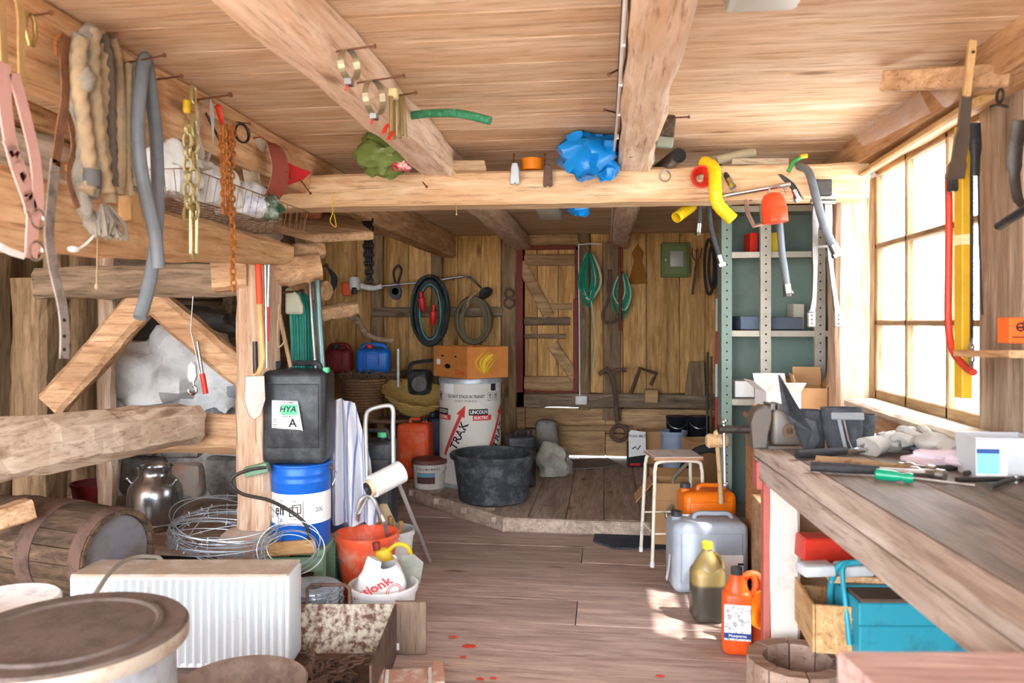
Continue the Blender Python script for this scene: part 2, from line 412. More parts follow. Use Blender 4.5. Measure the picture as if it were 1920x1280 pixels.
# raised platform at the back, its boards running away from the door
pf = MB(); pv = [PZ(1345, 975, .1), PZ(950, 968, .1), PZ(752, 905, .1), Vector((-3.0, 6.7, .1)), Vector((-3.0, 8.1, .1)), Vector((1.3, 8.1, .1))]
pv[0].x = 1.3; pv[0].y = pv[1].y
pf.add([v-VZ*.055 for v in pv]+[v-VZ*.16 for v in pv], [(0, 1, 2, 3, 4, 5), (11, 10, 9, 8, 7, 6)]+[(i, 6+i, 6+(i+1) % 6, (i+1) % 6) for i in range(6)])
plat = pf.build('floor_platform', DARKG, kind='structure')
tag(plat, 'low raised wooden platform along the back wall', None)
x = -2.98
while x < 1.28:
    w = .27; xc = x+w/2
    # front end of the board follows the platform's edge
    a, b, c = pv[1], pv[2], pv[3]
    if xc > a.x: ye = a.y
    elif xc > b.x: ye = a.y+(b.y-a.y)*(a.x-xc)/(a.x-b.x)
    else: ye = b.y+(c.y-b.y)*(b.x-xc)/(b.x-c.x)
    mb = MB(); mb.box((xc, (ye+8.1)/2, .073+random.uniform(-.002, .002)), (w-.004, 8.1-ye, .05))
    mb.build('board', PLATW, plat, bevel=.004); x += w
mb = MB(); mb.beam(pv[1]+Vector((-.02, -.03, -.05)), Vector((1.28, pv[1].y-.03, .05)), .05, .1, rough=.004); mb.build('edge_board', PLATW, plat)
mb = MB(); mb.beam(pv[2]+Vector((-.02, -.04, -.05)), pv[1]+Vector((0, -.035, -.05)), .06, .11, rough=.006); mb.build('edge_board', PLATW, plat)
# ---------------------------------------------------------------- ceiling boards
cl = MB(); cl.box((-1.75, 3.4, 2.46), (6.5, 9.6, .06)); ceil = cl.build('ceiling', DARKG, kind='structure')
cp = [plank_mesh('board', CEIL, 6.4, .212, .03, 'x', .0015), plank_mesh('board', CEIL, 6.4, .232, .03, 'x', .0015)]
y = -1.4; k = 0
while y < 8.1:
    w = (.212, .232)[k % 2]; share(cp[k % 2], 'board', ceil, (-1.75, y+w/2, 2.415)); y += w+.0045; k += 1
# ---------------------------------------------------------------- beams
def beam_obj(p0, p1, w, h, m, label, **kw):
    mb = MB(); mb.beam(p0, p1, w, h, seg=kw.pop('seg', 22), **kw)
    return mb.build('ceiling_beam', m, label=label, cat='beam', kind='structure')
beam_obj((.14, 1.3, 2.34), (.15, 7.95, 2.315), .165, .15, BEAMW, 'pale ceiling beam with white cable run, above the blue bag', rough=.014, ch=.02, seg=40)
beam_obj((-.86, 1.3, 2.34), (-.86, 7.95, 2.315), .18, .15, BEAMW, 'pale ceiling beam hung with hose clamps and a green hose', rough=.014, ch=.022, seg=40)
beam_obj((-1.64, 1.3, 2.29), (-1.64, 7.95, 2.29), .18, .23, OLDY, 'ceiling side beam carrying ropes, straps and chains on nails', rough=.012, ch=.02, seg=40)
beam_obj((-1.84, 4.03, 2.19), (1.27, 4.03, 2.19), .2, .172, BEAMX, 'squared cross beam with tools standing along its top', rough=.007, ch=.012, seg=30)
beam_obj((1.31, 1.3, 2.34), (1.31, 8, 2.34), .2, .14, OLDY, 'wall plate timber running above the window', rough=.01)
# ---------------------------------------------------------------- back wall
wb_ = MB(); wb_.box((-2.0, 8.06, 1.25), (2.4, .04, 2.5)); wb_.box((.3, 8.06, 1.53), (2.4, .04, 1.82)); wb_.box((.3, 8.06, .36), (2.4, .04, .47)); wb_.box((W(1010)-.25, 8.06, .61), (.55, .04, .05)); wb_.box((W(1105)+.7, 8.06, .61), (1.4, .04, .05)); wb_.box((W(1185)+.6, 8.06, .1), (1.2, .04, .1)); wb_.box((W(1060)-.4, 8.06, .1), (.8, .04, .1)); wall_back = wb_.build('wall_back', DARKG, kind='structure')
def bw(name, m, x0, x1, z0, z1, y0=8.0, t=.035, **kw):
    mb = MB(); mb.box(((x0+x1)/2, y0+t/2, (z0+z1)/2), (x1-x0-.004, t, z1-z0)); return mb.build(name, m, wall_back, bevel=.004, **kw)
ed = [1107, 1168, 1212, 1274, 1322, 1372, 1425]
for a, b in zip(ed, ed[1:]): bw('board', BACKZ, W(a), W(b), .62, 2.41)
bw('board', BACKZ, W(1083), W(1107), .62, 2.41)
ed = [725, 766, 812, 858, 902, 946]
for a, b in zip(ed, ed[1:]): bw('panel', BACKZ, W(a), W(b), 1.62 if a > 800 else 1.0, 2.41); bw('panel', BACKZ, W(a), W(b), .1, 1.6 if a > 800 else 1.0)
for a, b in ((560, 610), (610, 668), (668, 725)): bw('board', BACKZ, W(a), W(b), .1, 2.41)
for a, b, z0, z1 in ((985, 1135, .40, .61), (985, 1135, .12, .385), (1135, 1425, .36, .61), (1135, 1425, .12, .35), (946, 985, .1, .61)): bw('board', BACKX, W(a), W(b), z0, z1)
bw('board', BACKX, W(967), W(1086), 2.28, 2.41)
# studs and rails in front of the boards
def stud(px0, px1, z0, z1, y=7.93, m=GREYZ, w=.07):
    mb = MB(); x = (W(px0)+W(px1))/2; mb.beam((x, y, z0), (x, y, z1), w, abs(W(px1)-W(px0)), seg=14, up=(1, 0, 0), rough=.007); mb.build('stud', m, wall_back)
stud(942, 970, .1, 2.4); stud(1086, 1106, .6, 2.4); stud(1130, 1164, .5, 2.3); stud(812, 832, .1, 2.25); stud(700, 722, .1, 2.4)
mb = MB(); mb.beam((W(985), 7.9, .7), (W(1372), 7.9, .71), .1, .14, seg=24, rough=.012); mb.build('rail', GREYX, wall_back)
mb = MB(); mb.beam((W(705), 7.9, 1.6), (W(945), 7.9, 1.6), .06, .1, seg=14, rough=.008); mb.build('rail', GREYX, wall_back)
mb = MB(); mb.beam((W(1040), 7.92, .415), (W(1185), 7.92, .42), .06, .06, seg=14, rough=.008); mb.build('rail', BACKX, wall_back)
# ---------------------------------------------------------------- plank door in the back wall
dz0, dz1 = Zb(762), Zb(468)
door = MB(); x0, x1 = W(984), W(1080)
edx = [x0, W(1008), W(1047), x1]; door_1 = thing('door_1', 'rough plank door with a diagonal brace in the back wall', None, (x0, 7.98, dz0), kind='structure')
for a, b in zip(edx, edx[1:]):
    mb = MB(); mb.box(((a+b)/2, 7.985, (dz0+dz1)/2), (b-a-.005, .03, dz1-dz0)); mb.build('plank', BACKZ, door_1, bevel=.004)
def dbar(pa, pb, w, m=BACKX, y=7.95, t=.03):
    a, b = Vector((W(pa[0]), y, Zb(pa[1]))), Vector((W(pb[0]), y, Zb(pb[1]))); mb = MB(); mb.beam(a, b, t, w, up=VY.cross(b-a).normalized() if abs((b-a).x) > .01 else VX, seg=8, rough=.003); return mb
for pa, pb, w in (((984, 488), (1080, 488), .12), ((984, 602), (1070, 602), .085), ((984, 630), (1062, 630), .05), ((984, 717), (1080, 717), .14), ((1018, 575), (1072, 575), .07)): dbar(pa, pb, w).build('ledger', GREYX if 590 < pa[1] < 640 else BACKX, door_1)
dbar((977, 492), (1030, 592), .12, y=7.94).build('brace', BACKX, door_1)
dbar((1036, 645), (1079, 706), .12, y=7.94).build('brace', BACKX, door_1)
for px, y0, y1, w in ((975, 455, 735, .075), (1080, 560, 735, .05), (1081, 470, 560, .03)):
    mb = MB(); mb.box((W(px), 7.955, (Zb(y0)+Zb(y1))/2), (w, .06, Zb(y0)-Zb(y1))); mb.build('door_frame', REDP, door_1, bevel=.004)
for py in (465, 735):
    mb = MB(); mb.box(((x0+x1)/2, 7.955, Zb(py)), (x1-x0, .05, .04)); mb.build('door_frame', REDP, door_1, bevel=.004)
# ---------------------------------------------------------------- left walls: stone and logs
STONE = mat('fieldstone', '#8f8a84', .9, dirt='#5c5650', amt=.8, sc=7, bump=.8)
MORT = mat('mortar', '#b3aaa0', .95, dirt='#857c72', amt=.7, sc=12, bump=.8)
wl = MB(); wl.box((-3.12, 7.1, 1.25), (.08, 2.0, 2.5)); wall_left = wl.build('wall_left', GREYY, kind='structure')
wl2 = MB(); wl2.box((-4.0, 6.42, .55), (1.9, .3, 1.1)); 
wl2.box((-4.0, 6.48, 1.75), (2.0, .04, 1.4)); wall_bay = wl2.build('wall_bay', MORT, kind='structure')
for i, (x, z, w, h) in enumerate([(-4.6, .45, .5, .34), (-4.12, .5, .4, .42), (-3.66, .44, .46, .3), (-3.25, .5, .3, .36), (-4.4, .86, .55, .36), (-3.85, .88, .5, .4), (-3.4, .85, .36, .34)]):
    mb = MB(); mb.cbox((x, 6.24, z), (w, .16, h), .07); mb.jitter(.03, 6); mb.build('stone', STONE, wall_bay)
for i in range(7):
    mb = MB(); mb.log((-5.0, 6.4, 1.2+i*.2), (-3.05, 6.4, 1.19+i*.2), .105, seg=12); mb.build('log', GREYX, wall_bay)
ww = MB(); ww.box((-4.95, 2.6, 1.25), (.06, 8.2, 2.5)); wall_side = ww.build('wall_side', DARKG, kind='structure')
for i in range(27):
    mb = MB(); mb.box((-4.9, -1.4+i*.3, 1.2), (.03, .285, 2.4)); mb.build('board', GREYZ, wall_side, bevel=.004)
# raised floor of the side bay
bf = MB(); bf.box((-3.4, 5.25, .1), (3.2, 2.36, .18)); bay = bf.build('floor_bay', DARKG, kind='structure')
for i in range(8):
    mb = MB(); mb.box((-3.4, 4.2+i*.275, .215), (3.2, .27, .05)); mb.build('board', PLATW if i % 2 else FLOORW, bay, bevel=.004)
# ---------------------------------------------------------------- right wall, window
wr = MB(); wr.box((1.43, 1.4, .52), (.06, 5.7, 1.04)); wr.box((1.43, 6.2, 1.2), (.06, 4.0, 2.4)); wr.box((1.43, .7, 1.7), (.06, 4.3, 1.36))
wall_right = wr.build('wall_right', DARKG, kind='structure')
y = -1.4
while y < 3.03:
    mb = MB(); w = random.choice((.16, .2, .24)); w = min(w, 3.05-y); mb.box((1.385+random.uniform(-.004, .004), y+w/2, 1.66), (.03, w-.006, 1.24)); mb.build('board', WEATH, wall_right, bevel=.006); y += w
y = 4.4
while y < 8.0:
    mb = MB(); mb.box((1.38, y+.12, 1.2), (.03, .235, 2.35)); mb.build('board', GREYZ, wall_right, bevel=.004); y += .24
for z in (.62, .8, .98):
    mb = MB(); mb.box((1.385, 1.4, z), (.03, 5.6, .17)); mb.build('board', BEAMW, wall_right, bevel=.004)
GLASS, _nt, _b = _new('dusty_glass'); MATS['dusty_glass'] = GLASS
_o = _nt.nodes['Material Output']; _tr = _N(_nt, 'ShaderNodeBsdfTransparent'); _tl = _N(_nt, 'ShaderNodeBsdfTranslucent'); _mx = _N(_nt, 'ShaderNodeMixShader')
_tl.inputs['Color'].default_value = (.95, .96, 1, 1); _tr.inputs['Color'].default_value = (.97, .99, 1, 1)
_n = _N(_nt, 'ShaderNodeTexNoise'); _n.inputs['Scale'].default_value = 5; _n.inputs['Detail'].default_value = 5
_tc = _N(_nt, 'ShaderNodeTexCoord'); _nt.links.new(_tc.outputs['Object'], _n.inputs['Vector'])
_mr = _N(_nt, 'ShaderNodeMapRange'); _mr.inputs['From Min'].default_value = .3; _mr.inputs['From Max'].default_value = .7; _mr.inputs['To Min'].default_value = .25; _mr.inputs['To Max'].default_value = .6
_nt.links.new(_n.outputs['Fac'], _mr.inputs['Value']); _nt.links.new(_mr.outputs[0], _mx.inputs[0])
_nt.links.new(_tr.outputs[0], _mx.inputs[1]); _nt.links.new(_tl.outputs[0], _mx.inputs[2]); _nt.links.new(_mx.outputs[0], _o.inputs['Surface'])
WY, WZ = [4.17, 3.76, 3.33, 2.90], [1.125, 1.4945, 1.886, 2.275]
window_1 = thing('window_1', 'nine-pane wooden window with dusty glass over the workbench', None, (1.4, 3.5, 1.1), kind='structure')
for i, yv in enumerate(WY):
    mb = MB(); mb.box((1.4, yv, 1.7), (.05, .05 if i in (0, 3) else .026, 1.2)); mb.build('frame' if i in (0, 3) else 'muntin', WINW, window_1, bevel=.005)
for i, zv in enumerate(WZ):
    mb = MB(); mb.box((1.4, 3.535, zv), (.05, 1.27, .06 if i in (0, 3) else .028)); mb.build('frame' if i in (0, 3) else 'muntin', WINY, window_1, bevel=.005)
pm = MB(); pm.box((0, 0, 0), (.004, .40, .365)); pmm = pm.mesh('pane', GLASS)
for a, b in zip(WY, WY[1:]):
    for c, d in zip(WZ, WZ[1:]): share(pmm, 'pane', window_1, (1.405, (a+b)/2, (c+d)/2), scale=(1, (a-b-.03)/.4, (d-c-.03)/.365))
mb = MB(); mb.beam((1.32, 2.85, 1.085), (1.32, 4.16, 1.085), .2, .045, rough=.003); mb.build('window_sill', wood('sill_wood', '#cdbca4', '#ece2d0', 'y', '#b59f82'), window_1)
mb = MB(); mb.beam((1.27, 2.8, 2.255), (1.27, 4.2, 2.235), .03, .12, up=(1, 0, .5), rough=.003); mb.build('head_board', RAWY, window_1)
mb = MB(); mb.beam((1.38, 4.19, 1.0), (1.38, 4.19, 2.28), .05, .04, rough=.003); mb.build('jamb', WINW, window_1)
mb = MB(); mb.beam((1.285, 4.28, .0), (1.285, 4.28, 2.26), .19, .19, seg=24, rough=.008, ch=.02)
mb.build('timber_post', OLDZ, label='squared timber post beside the window under the cross beam', cat='post')
# hedge outside the window
hd = MB()
for i in range(9): hd.sph((7.5+random.random(), 1+i*1.6, .9), 1.3, 10, sz=(1, 1, 1.3))
hd.jitter(.5, 1.3); hd.build('hedge_outside', mat('leaf_green', '#8fae6a', .9, dirt='#587a3c', amt=.9, sc=6), label='sunlit green hedge beyond the window', cat='hedge', kind='structure')
# ---------------------------------------------------------------- shared surfaces
GALV = mat('galvanised', '#b9c0c6', .5, .55, dirt='#8b8f92', amt=.6, sc=16, bump=.15)
RUST = mat('rust', '#6c5448', .85, .1, dirt='#46362e', amt=.8, sc=14, bump=.3)
RUSTO = mat('rust_orange', '#a8672f', .85, .1, dirt='#6d3d1c', amt=.8, sc=30, bump=.3)
STEEL = mat('steel', '#a8a8a6', .35, .9, dirt='#6e6a66', amt=.5, sc=12)
CHROME = mat('chrome', '#c9ccd0', .16, 1.0, dirt='#83868a', amt=.4, sc=6)
DKMET = mat('dark_metal', '#4a4642', .5, .7, dirt='#2c2825', amt=.6, sc=14)
BLACKP = mat('black_plastic', '#26282b', .42, dirt='#56585a', amt=.5, sc=10)
BLKRUB = mat('black_rubber', '#2a2b2d', .7, dirt='#4a4a4a', amt=.4, sc=14)
WHITEP = mat('white_plastic', '#e6e6e4', .45, dirt='#c6c2ba', amt=.5, sc=9)
ORANGEP = mat('orange_red_plastic', '#ee5a2e', .45, dirt='#e98a6a', amt=.6, sc=9)
REDPL = mat('red_plastic', '#d2301e', .4, dirt='#9c2418', amt=.4)
DKRED = mat('dark_red_plastic', '#7a1f22', .5, dirt='#4c1618', amt=.5)
BLUEP = mat('blue_plastic', '#1e6fd0', .35, dirt='#1a56a4', amt=.4)
WPAINT = mat('white_enamel', '#dfe4e6', .45, dirt='#a8876c', amt=.7, sc=11, pos=.68)
PAPER = mat('label_paper', '#f0efec', .7, dirt='#dcd9d2', amt=.4)
INK = mat('black_ink', '#1d1d1f', .7)
REDINK = mat('red_ink', '#cf3a36', .7)
BROWNL = mat('brown_leather', '#7a5238', .6, dirt='#4a3122', amt=.7, sc=20)
GREYL = mat('worn_grey_leather', '#8b8078', .65, dirt='#4b423c', amt=.7, sc=14)
ROPEM = mat('hemp_rope', '#a08a6c', .9, dirt='#7e7464', amt=.7, sc=14, bump=.3)
ROPEG = mat('grey_rope', '#8c8478', .9, dirt='#66645f', amt=.7, sc=14, bump=.3)
CARD = mat('cardboard', '#b98e62', .8, dirt='#a2784e', amt=.5, sc=5)
NAILM = mat('rusty_nail', '#6e4630', .7, .4)
CONC = mat('concrete', '#a79a8e', .95, dirt='#b07a5c', amt=.7, sc=9, bump=.6)

def nail(p0, p1, r=.0032, label=None, group='rusty nails driven into the timbers'):
    p0, p1 = Vector(p0), Vector(p1); mb = MB(); d = (p1-p0).normalized()
    mb.cyl(p0-d*.02, p1, r, n=6); mb.cyl(p1, p1+d*.003, r*2.2, n=8)
    return mb.build('nail', NAILM, label=label, cat='nail', group=group)
def timber(p0, p1, w, h, m, label, name='timber_beam', cat='beam', **kw):
    mb = MB(); mb.beam(p0, p1, w, h, seg=kw.pop('seg', 18), rough=kw.pop('rough', .014), ch=kw.pop('ch', .025), **kw)
    return mb.build(name, m, label=label, cat=cat)
def rope(mb, pts, r, n=15, lobes=3, pitch=.16, amp=.11):
    pts = [Vector(p) for p in pts]; k = len(pts); prevx = None; vs = []; L_ = 0
    for i, p in enumerate(pts):
        t = (pts[min(i+1, k-1)]-pts[max(i-1, 0)]).normalized()
        if i: L_ += (p-pts[i-1]).length
        x = frame(t).col[0] if prevx is None else (prevx-t*prevx.dot(t)).normalized()
        y = t.cross(x); prevx = x
        for j in range(n):
            a = 2*math.pi*j/n; rr = r*(1+amp*math.cos(lobes*(a-2*math.pi*L_/pitch/lobes)))
            vs.append(p+x*rr*math.cos(a)+y*rr*math.sin(a))
    fs = [(i*n+j, i*n+(j+1) % n, (i+1)*n+(j+1) % n, (i+1)*n+j) for i in range(k-1) for j in range(n)]
    fs += [tuple(reversed(range(n))), tuple(range((k-1)*n, k*n))]
    return mb.add(vs, fs, True)
def chain(mb, pts, link=.04, r=.004, w=.5, n=6):
    """links along a polyline, every other one turned a quarter"""
    pts = [Vector(p) for p in pts]; acc = [0]
    for a, b in zip(pts, pts[1:]): acc.append(acc[-1]+(b-a).length)
    s, k = 0.0, 0; step = link-2.6*r
    while s < acc[-1]:
        i = max(j for j in range(len(acc)) if acc[j] <= s+1e-9); i = min(i, len(pts)-2)
        t = (s-acc[i])/max(acc[i+1]-acc[i], 1e-6); c = pts[i].lerp(pts[i+1], t); M = frame(pts[i+1]-pts[i])
        x = M.col[0] if k % 2 else M.col[1]; z = M.col[2]; hl, hw = link/2-r, link*w/2
        ring = []
        for j in range(10):
            a = 2*math.pi*j/10; ring.append(c+x*hw*math.cos(a)*1.0+z*(hl*(1 if math.sin(a) > 0 else -1)*abs(math.sin(a))**.6))
        mb.tube(ring, r, n, closed=True); s += step; k += 1
    return mb
# ---------------------------------------------------------------- timbers of the side bay
c = P(485, 600, 4.05)
timber((c.x, c.y, .43), (c.x, c.y, 1.93), .18, .18, OLDZ, 'pale hewn post with tools leaning at its side, bucket tower before it', 'timber_post', 'post', up=(0, 1, 0))
mb = MB(); mb.cbox((c.x-.02, c.y, .335), (.3, .28, .19), .05); mb.jitter(.02, 9)
mb.build('plinth_stone', CONC, label='rough rusty stained stone under the pale hewn post', cat='stone')
timber(P(80, 533, 4.3), P(462, 524, 4.12), .16, .165, GREYX, 'dark rounded tie timber above the crossed braces', seg=16, rough=.02)
timber(P(100, 758, 4.32), P(276, 556, 4.25), .1, .17, OLDX, 'sloping brace rising under the grey hose', 'timber_brace', 'brace')
timber(P(282, 556, 4.22), P(470, 712, 4.14), .1, .15, OLDX, 'sloping brace falling to the pale hewn post', 'timber_brace', 'brace')
c2 = P(72, 600, 4.5); timber((c2.x, c2.y, .24), (c2.x, c2.y, 1.75), .22, .2, GREYZ, 'thick dark post at the edge of the bay', 'timber_post', 'post', up=(0, 1, 0), rough=.02)
for px, d, w, lb in ((105, 4.8, .12, 'slim dark post just behind the thick one'), (165, 5.2, .17, 'grey post behind the lower end of the brace'), (200, 4.9, .1, 'tan post beside the sacks')):
    c3 = P(px, 600, d); timber((c3.x, c3.y, .24), (c3.x, c3.y, 1.95), w, w, OLDZ if px == 200 else GREYZ, lb, 'timber_post', 'post', up=(0, 1, 0))
for i, (px, d) in enumerate(((-10, 5.0), (20, 5.3))):
    c3 = P(px, 600, d); timber((c3.x, c3.y, .24), (c3.x, c3.y, 2.3), .26, .05, GREYZ, ('wide dark board at the far edge of the bay', 'dark board behind the thick post')[i], 'bay_board', 'board', up=(1, 0, 0))
timber(P(-180, 868, 2.75), P(352, 792, 4.02), .24, .26, PALEY, 'huge cracked weathered beam slanting across the bay', seg=26, rough=.022, ch=.045, h1=.2)
timber(P(225, 815, 4.2), P(462, 812, 4.12), .15, .205, OLDX, 'short tan rail joining the cracked beam to the post', rough=.018, ch=.035)
timber((-1.7, 1.5, 1.80), (-1.72, 3.92, 1.86), .17, .25, OLDY, 'long tan shelf timber under the hanging ropes, carrying the wire basket', h1=.12, seg=26, rough=.014)
timber((-2.05, 1.6, 2.08), (-2.0, 4.4, 2.05), .2, .16, PALEY, 'pale log lying between the ceiling side beam and shelf timber', rough=.02)
timber((-1.93, 2.2, 2.2), (-2.3, 4.6, 2.2), .14, .08, OLDY, 'brown plank lying over the pale log', rough=.01)
timber(P(405, 512, 4.0), P(470, 512, 4.0), .14, .2, OLDX, 'carved bracket at the top of the pale post', 'timber_bracket', 'bracket', h1=.16)
# logs beside the post head
for pa, pb, d0, d1, r, lb in (((505, 512), (600, 500), 4.1, 4.2, .085, 'thick peeled log end resting on the pale post'), ((500, 478), (607, 470), 4.25, 4.4, .055, 'flat grey wood piece above the thick peeled log end'), ((555, 548), (612, 545), 4.9, 4.8, .07, 'short reddish log end behind the steel pipes'), ((560, 596), (670, 576), 4.95, 5.1, .055, 'split log sticking out beside the trimmer engine')):
    mb = MB(); mb.log(P(*pa, d0), P(*pb, d1), r, r*.85, rough=.008); mb.build('log', OLDX, label=lb, cat='log')
c3 = P(578, 600, 5.0); timber((c3.x, c3.y, 0), (c3.x, c3.y, 2.25), .15, .15, GREYZ, 'dark rear post behind the teal hose coil', 'timber_post', 'post', up=(0, 1, 0))
mb = MB(); mb.tube(smoothpath([P(642, 580, 5.05), P(668, 598, 5.2), P(690, 628, 5.4), P(735, 640, 5.3)], 6), [.03]*7+[.024]*6+[.018]*6, 8); mb.jitter(.008, 14)
mb.build('branch', GREYX, label='dark crooked branch under the trimmer engine', cat='branch')
# shelf slab with a clay pot
mb = MB(); a, b = P(488, 425, 4.5), P(702, 440, 4.9); mb.add([P(545, 392, 5.2), P(640, 392, 5.2), P(702, 434, 4.55), P(590, 440, 4.4), P(490, 412, 4.5)]+[v-VZ*.05 for v in (P(545, 392, 5.2), P(640, 392, 5.2), P(702, 434, 4.55), P(590, 440, 4.4), P(490, 412, 4.5))], [(0, 1, 2, 3, 4), (9, 8, 7, 6, 5)]+[(i, 5+i, 5+(i+1) % 5, (i+1) % 5) for i in range(5)])
mb.build('shelf_slab', OLDX, label='rough waney plank shelf below the cross beam', cat='shelf', bevel=.008)
pz = P(572, 408, 4.75); mb = MB(); rt = rot(62, 0, 18)
mb.lathe([(.0, -.0), (.05, 0), (.075, .15), (.082, .15), (.082, .19), (.07, .19), (.066, .15), (.045, .01), (0, .01)], 20, pz+Vector((0, .12, .0)), rt)
mb.build('clay_pot', mat('terracotta', '#b06a48', .8, dirt='#8a4c32', amt=.5), label='terracotta pot lying on the rough plank shelf', cat='pot')
# ---------------------------------------------------------------- bay: sacks, hoist, red pail, milk can
SACK = mat('white_sack', '#e4e4e2', .85, dirt='#b4b4b2', amt=.6, sc=5, bump=.3)
def lump(c, sz, amp, label, name, m, cat, n=26, seed=0, sc=5):
    mb = MB(); mb.sph((0, 0, 0), 1, n); o = Vector((seed*3.1, seed*1.7, 0))
    vs = []
    for v in mb.v:
        k = 1+amp*noise.noise(v*1.7+o)*1.6+amp*.6*abs(noise.noise(v*sc+o))
        q = Vector((v.x*sz[0]*k, v.y*sz[1]*k, v.z*sz[2]*k)); q.z = max(q.z, -sz[2]*.75); vs.append(Vector(c)+q)
    mb.v = vs; return mb.build(name, m, label=label, cat=cat)
lump(P(340, 712, 5.35), (.5, .3, .32), .42, 'big white woven sack heaped behind the crossed braces', 'grain_sack', SACK, 'sack', seed=1)
lump(P(405, 762, 5.3), (.22, .16, .17), .35, 'crumpled grey sack under the hoist hook', 'crumpled_sack', mat('grey_sack', '#8e9194', .7, dirt='#5c5f63', amt=.7, sc=6), 'sack', seed=3)
lump(P(330, 612, 5.85), (.5, .18, .14), .25, 'dark tarpaulin rolled above the white sack', 'tarpaulin_roll', mat('dark_tarp', '#55524e', .8, dirt='#36332f', amt=.7), 'tarpaulin', seed=5)
ldg = thing('stone_ledge', 'low ledge of grey mortared stones behind the milk can', 'ledge', (-2.75, 5.5, .24))
mb = MB(); mb.box((-2.75, 5.52, .54), (1.5, .62, .6)); mb.jitter(.02, 6); mb.build('mortar_core', MORT, ldg)
for k_, (x, z, w_, h_) in enumerate(((-3.28, .4, .36, .28), (-2.95, .38, .24, .24), (-2.6, .4, .4, .28), (-2.22, .38, .3, .25), (-3.32, .68, .28, .26), (-3.0, .67, .3, .28), (-2.68, .7, .28, .24), (-2.3, .68, .4, .26))):
    mb = MB(); mb.cbox((x, 5.2, z), (w_, .14, h_), .05); mb.jitter(.03, 7); mb.build('stone', (STONE, CONC, STONE)[k_ % 3], ldg)
hk = thing('lever_hoist', 'lever hoist with red grip and steel hook hanging in the bay', 'hoist', P(370, 735, 4.1))
mb = MB(); mb.tube([P(362, 555, 4.1), P(358, 620, 4.1), P(375, 695, 4.1)], .0035, 6); mb.build('cable', STEEL, hk)
mb = MB(); mb.cyl(P(370, 640, 4.08), P(380, 703, 4.07), .008); mb.build('lever', STEEL, hk)
mb = MB(); mb.cyl(P(379, 700, 4.07), P(386, 738, 4.07), .014, .013, 12); mb.build('grip', REDPL, hk)
mb = MB(); mb.plate([(-.024, 0), (-.018, .06), (0, .075), (.018, .06), (.024, 0), (.012, -.03), (-.012, -.03)], .03, P(361, 705, 4.09), CR, VZ); mb.build('block', WHITEP, hk, bevel=.004)
mb = MB(); mb.tube([P(362, 715, 4.09), P(363, 722, 4.09)]+arc(P(361, 731, 4.09), .02, 80, -200, 12, CR, VZ), [.006]*2+[.008]*9+[.006]*3+[.004], 8); mb.build('hook', CHROME, hk)
mb = MB(); pb = P(175, 968, 5.0); mb.lathe([(0, 0), (.1, 0), (.13, .21), (.137, .21), (.137, .225), (.122, .225), (.095, .02), (0, .02)], 28, (pb.x, pb.y, .24)); mb.build('pail', DKRED, label='dark red pail standing under the cracked beam', cat='bucket')
mc = P(291, 985, 4.75); can = thing('milk_can', 'polished steel milk can standing open on the bay floor', 'milk can', (mc.x, mc.y, .24))
mb = MB(); mb.lathe([(0, 0), (.155, 0), (.16, .012), (.16, .2), (.152, .245), (.125, .29), (.098, .315), (.092, .345), (.098, .365), (.104, .372), (.098, .378), (.086, .366), (.083, .34), (.09, .315), (.14, .24), (.148, .2), (.148, .02), (0, .02)], 40, (0, 0, 0)); mb.build('body', mat('brushed_steel', '#b6b8bc', .24, .95, dirt='#6e7074', amt=.4, sc=5), can, local=True)
mb = MB(); mb.lathe([(.161, .03), (.164, .034), (.164, .04), (.161, .044)], 40); mb.build('band', STEEL, can, local=True)
for s in (-1, 1): mb = MB(); mb.cyl((s*.135, -.03, .27), (s*.16, -.035, .3), .008); mb.sph((s*.16, -.035, .3), .012, 6); mb.build('lug', CHROME, can, local=True)
# ---------------------------------------------------------------- keg on blocks
KEGW = wood('keg_oak', '#4a3a2c', '#7d6550', 'x', '#30261e', rough=.8, bump=.8)
fc = P(226, 1040, 3.5); ax = (CR*.93-CF*.36).normalized(); up_ = VZ; sdv = ax.cross(up_).normalized()
keg = thing('oak_keg', 'old oak keg with rusty hoops lying on its side', 'keg', (fc-ax*.42)-VZ*.235)
LK = .84; M3 = Matrix((sdv, up_, -ax)).transposed()
def kr(t): return .2+.014*math.sin(math.pi*t)
ns = 18
for i in range(ns):
    mb = MB(); a0, a1 = 360/ns*i+.5, 360/ns*(i+1)-.5; rows = []
    for j in range(9):
        t = j/8; r_ = kr(t)
        for rr, a in ((r_, a0), (r_, (a0+a1)/2), (r_, a1), (r_-.02, a1), (r_-.02, a0)): rows.append(fc+M3 @ Vector((rr*math.cos(R(a)), rr*math.sin(R(a)), LK*t)))
    fs = [(j*5+k, j*5+(k+1) % 5, j*5+5+(k+1) % 5, j*5+5+k) for j in range(8) for k in range(5)]+[(0, 1, 2, 3, 4), (44, 43, 42, 41, 40)]
    mb.add(rows, fs); mb.build('stave', KEGW, keg)
mb = MB(); mb.lathe([(0, .025), (.175, .025), (.175, .05), (0, .05)], 32, fc, M3); mb.build('head', mat('keg_head', '#77757a', .8, dirt='#6a5a4c', amt=.7, sc=8), keg)
for t0, t1 in ((.01, .09), (.36, .47), (.72, .80)):
    mb = MB(); mb.lathe([(kr(t0)+.001, LK*t0), (kr(t0)+.006, LK*t0), (kr(t1)+.006, LK*t1), (kr(t1)+.001, LK*t1), (kr(t0)+.001, LK*t0)], 40, fc, M3); mb.build('hoop', RUST, keg)
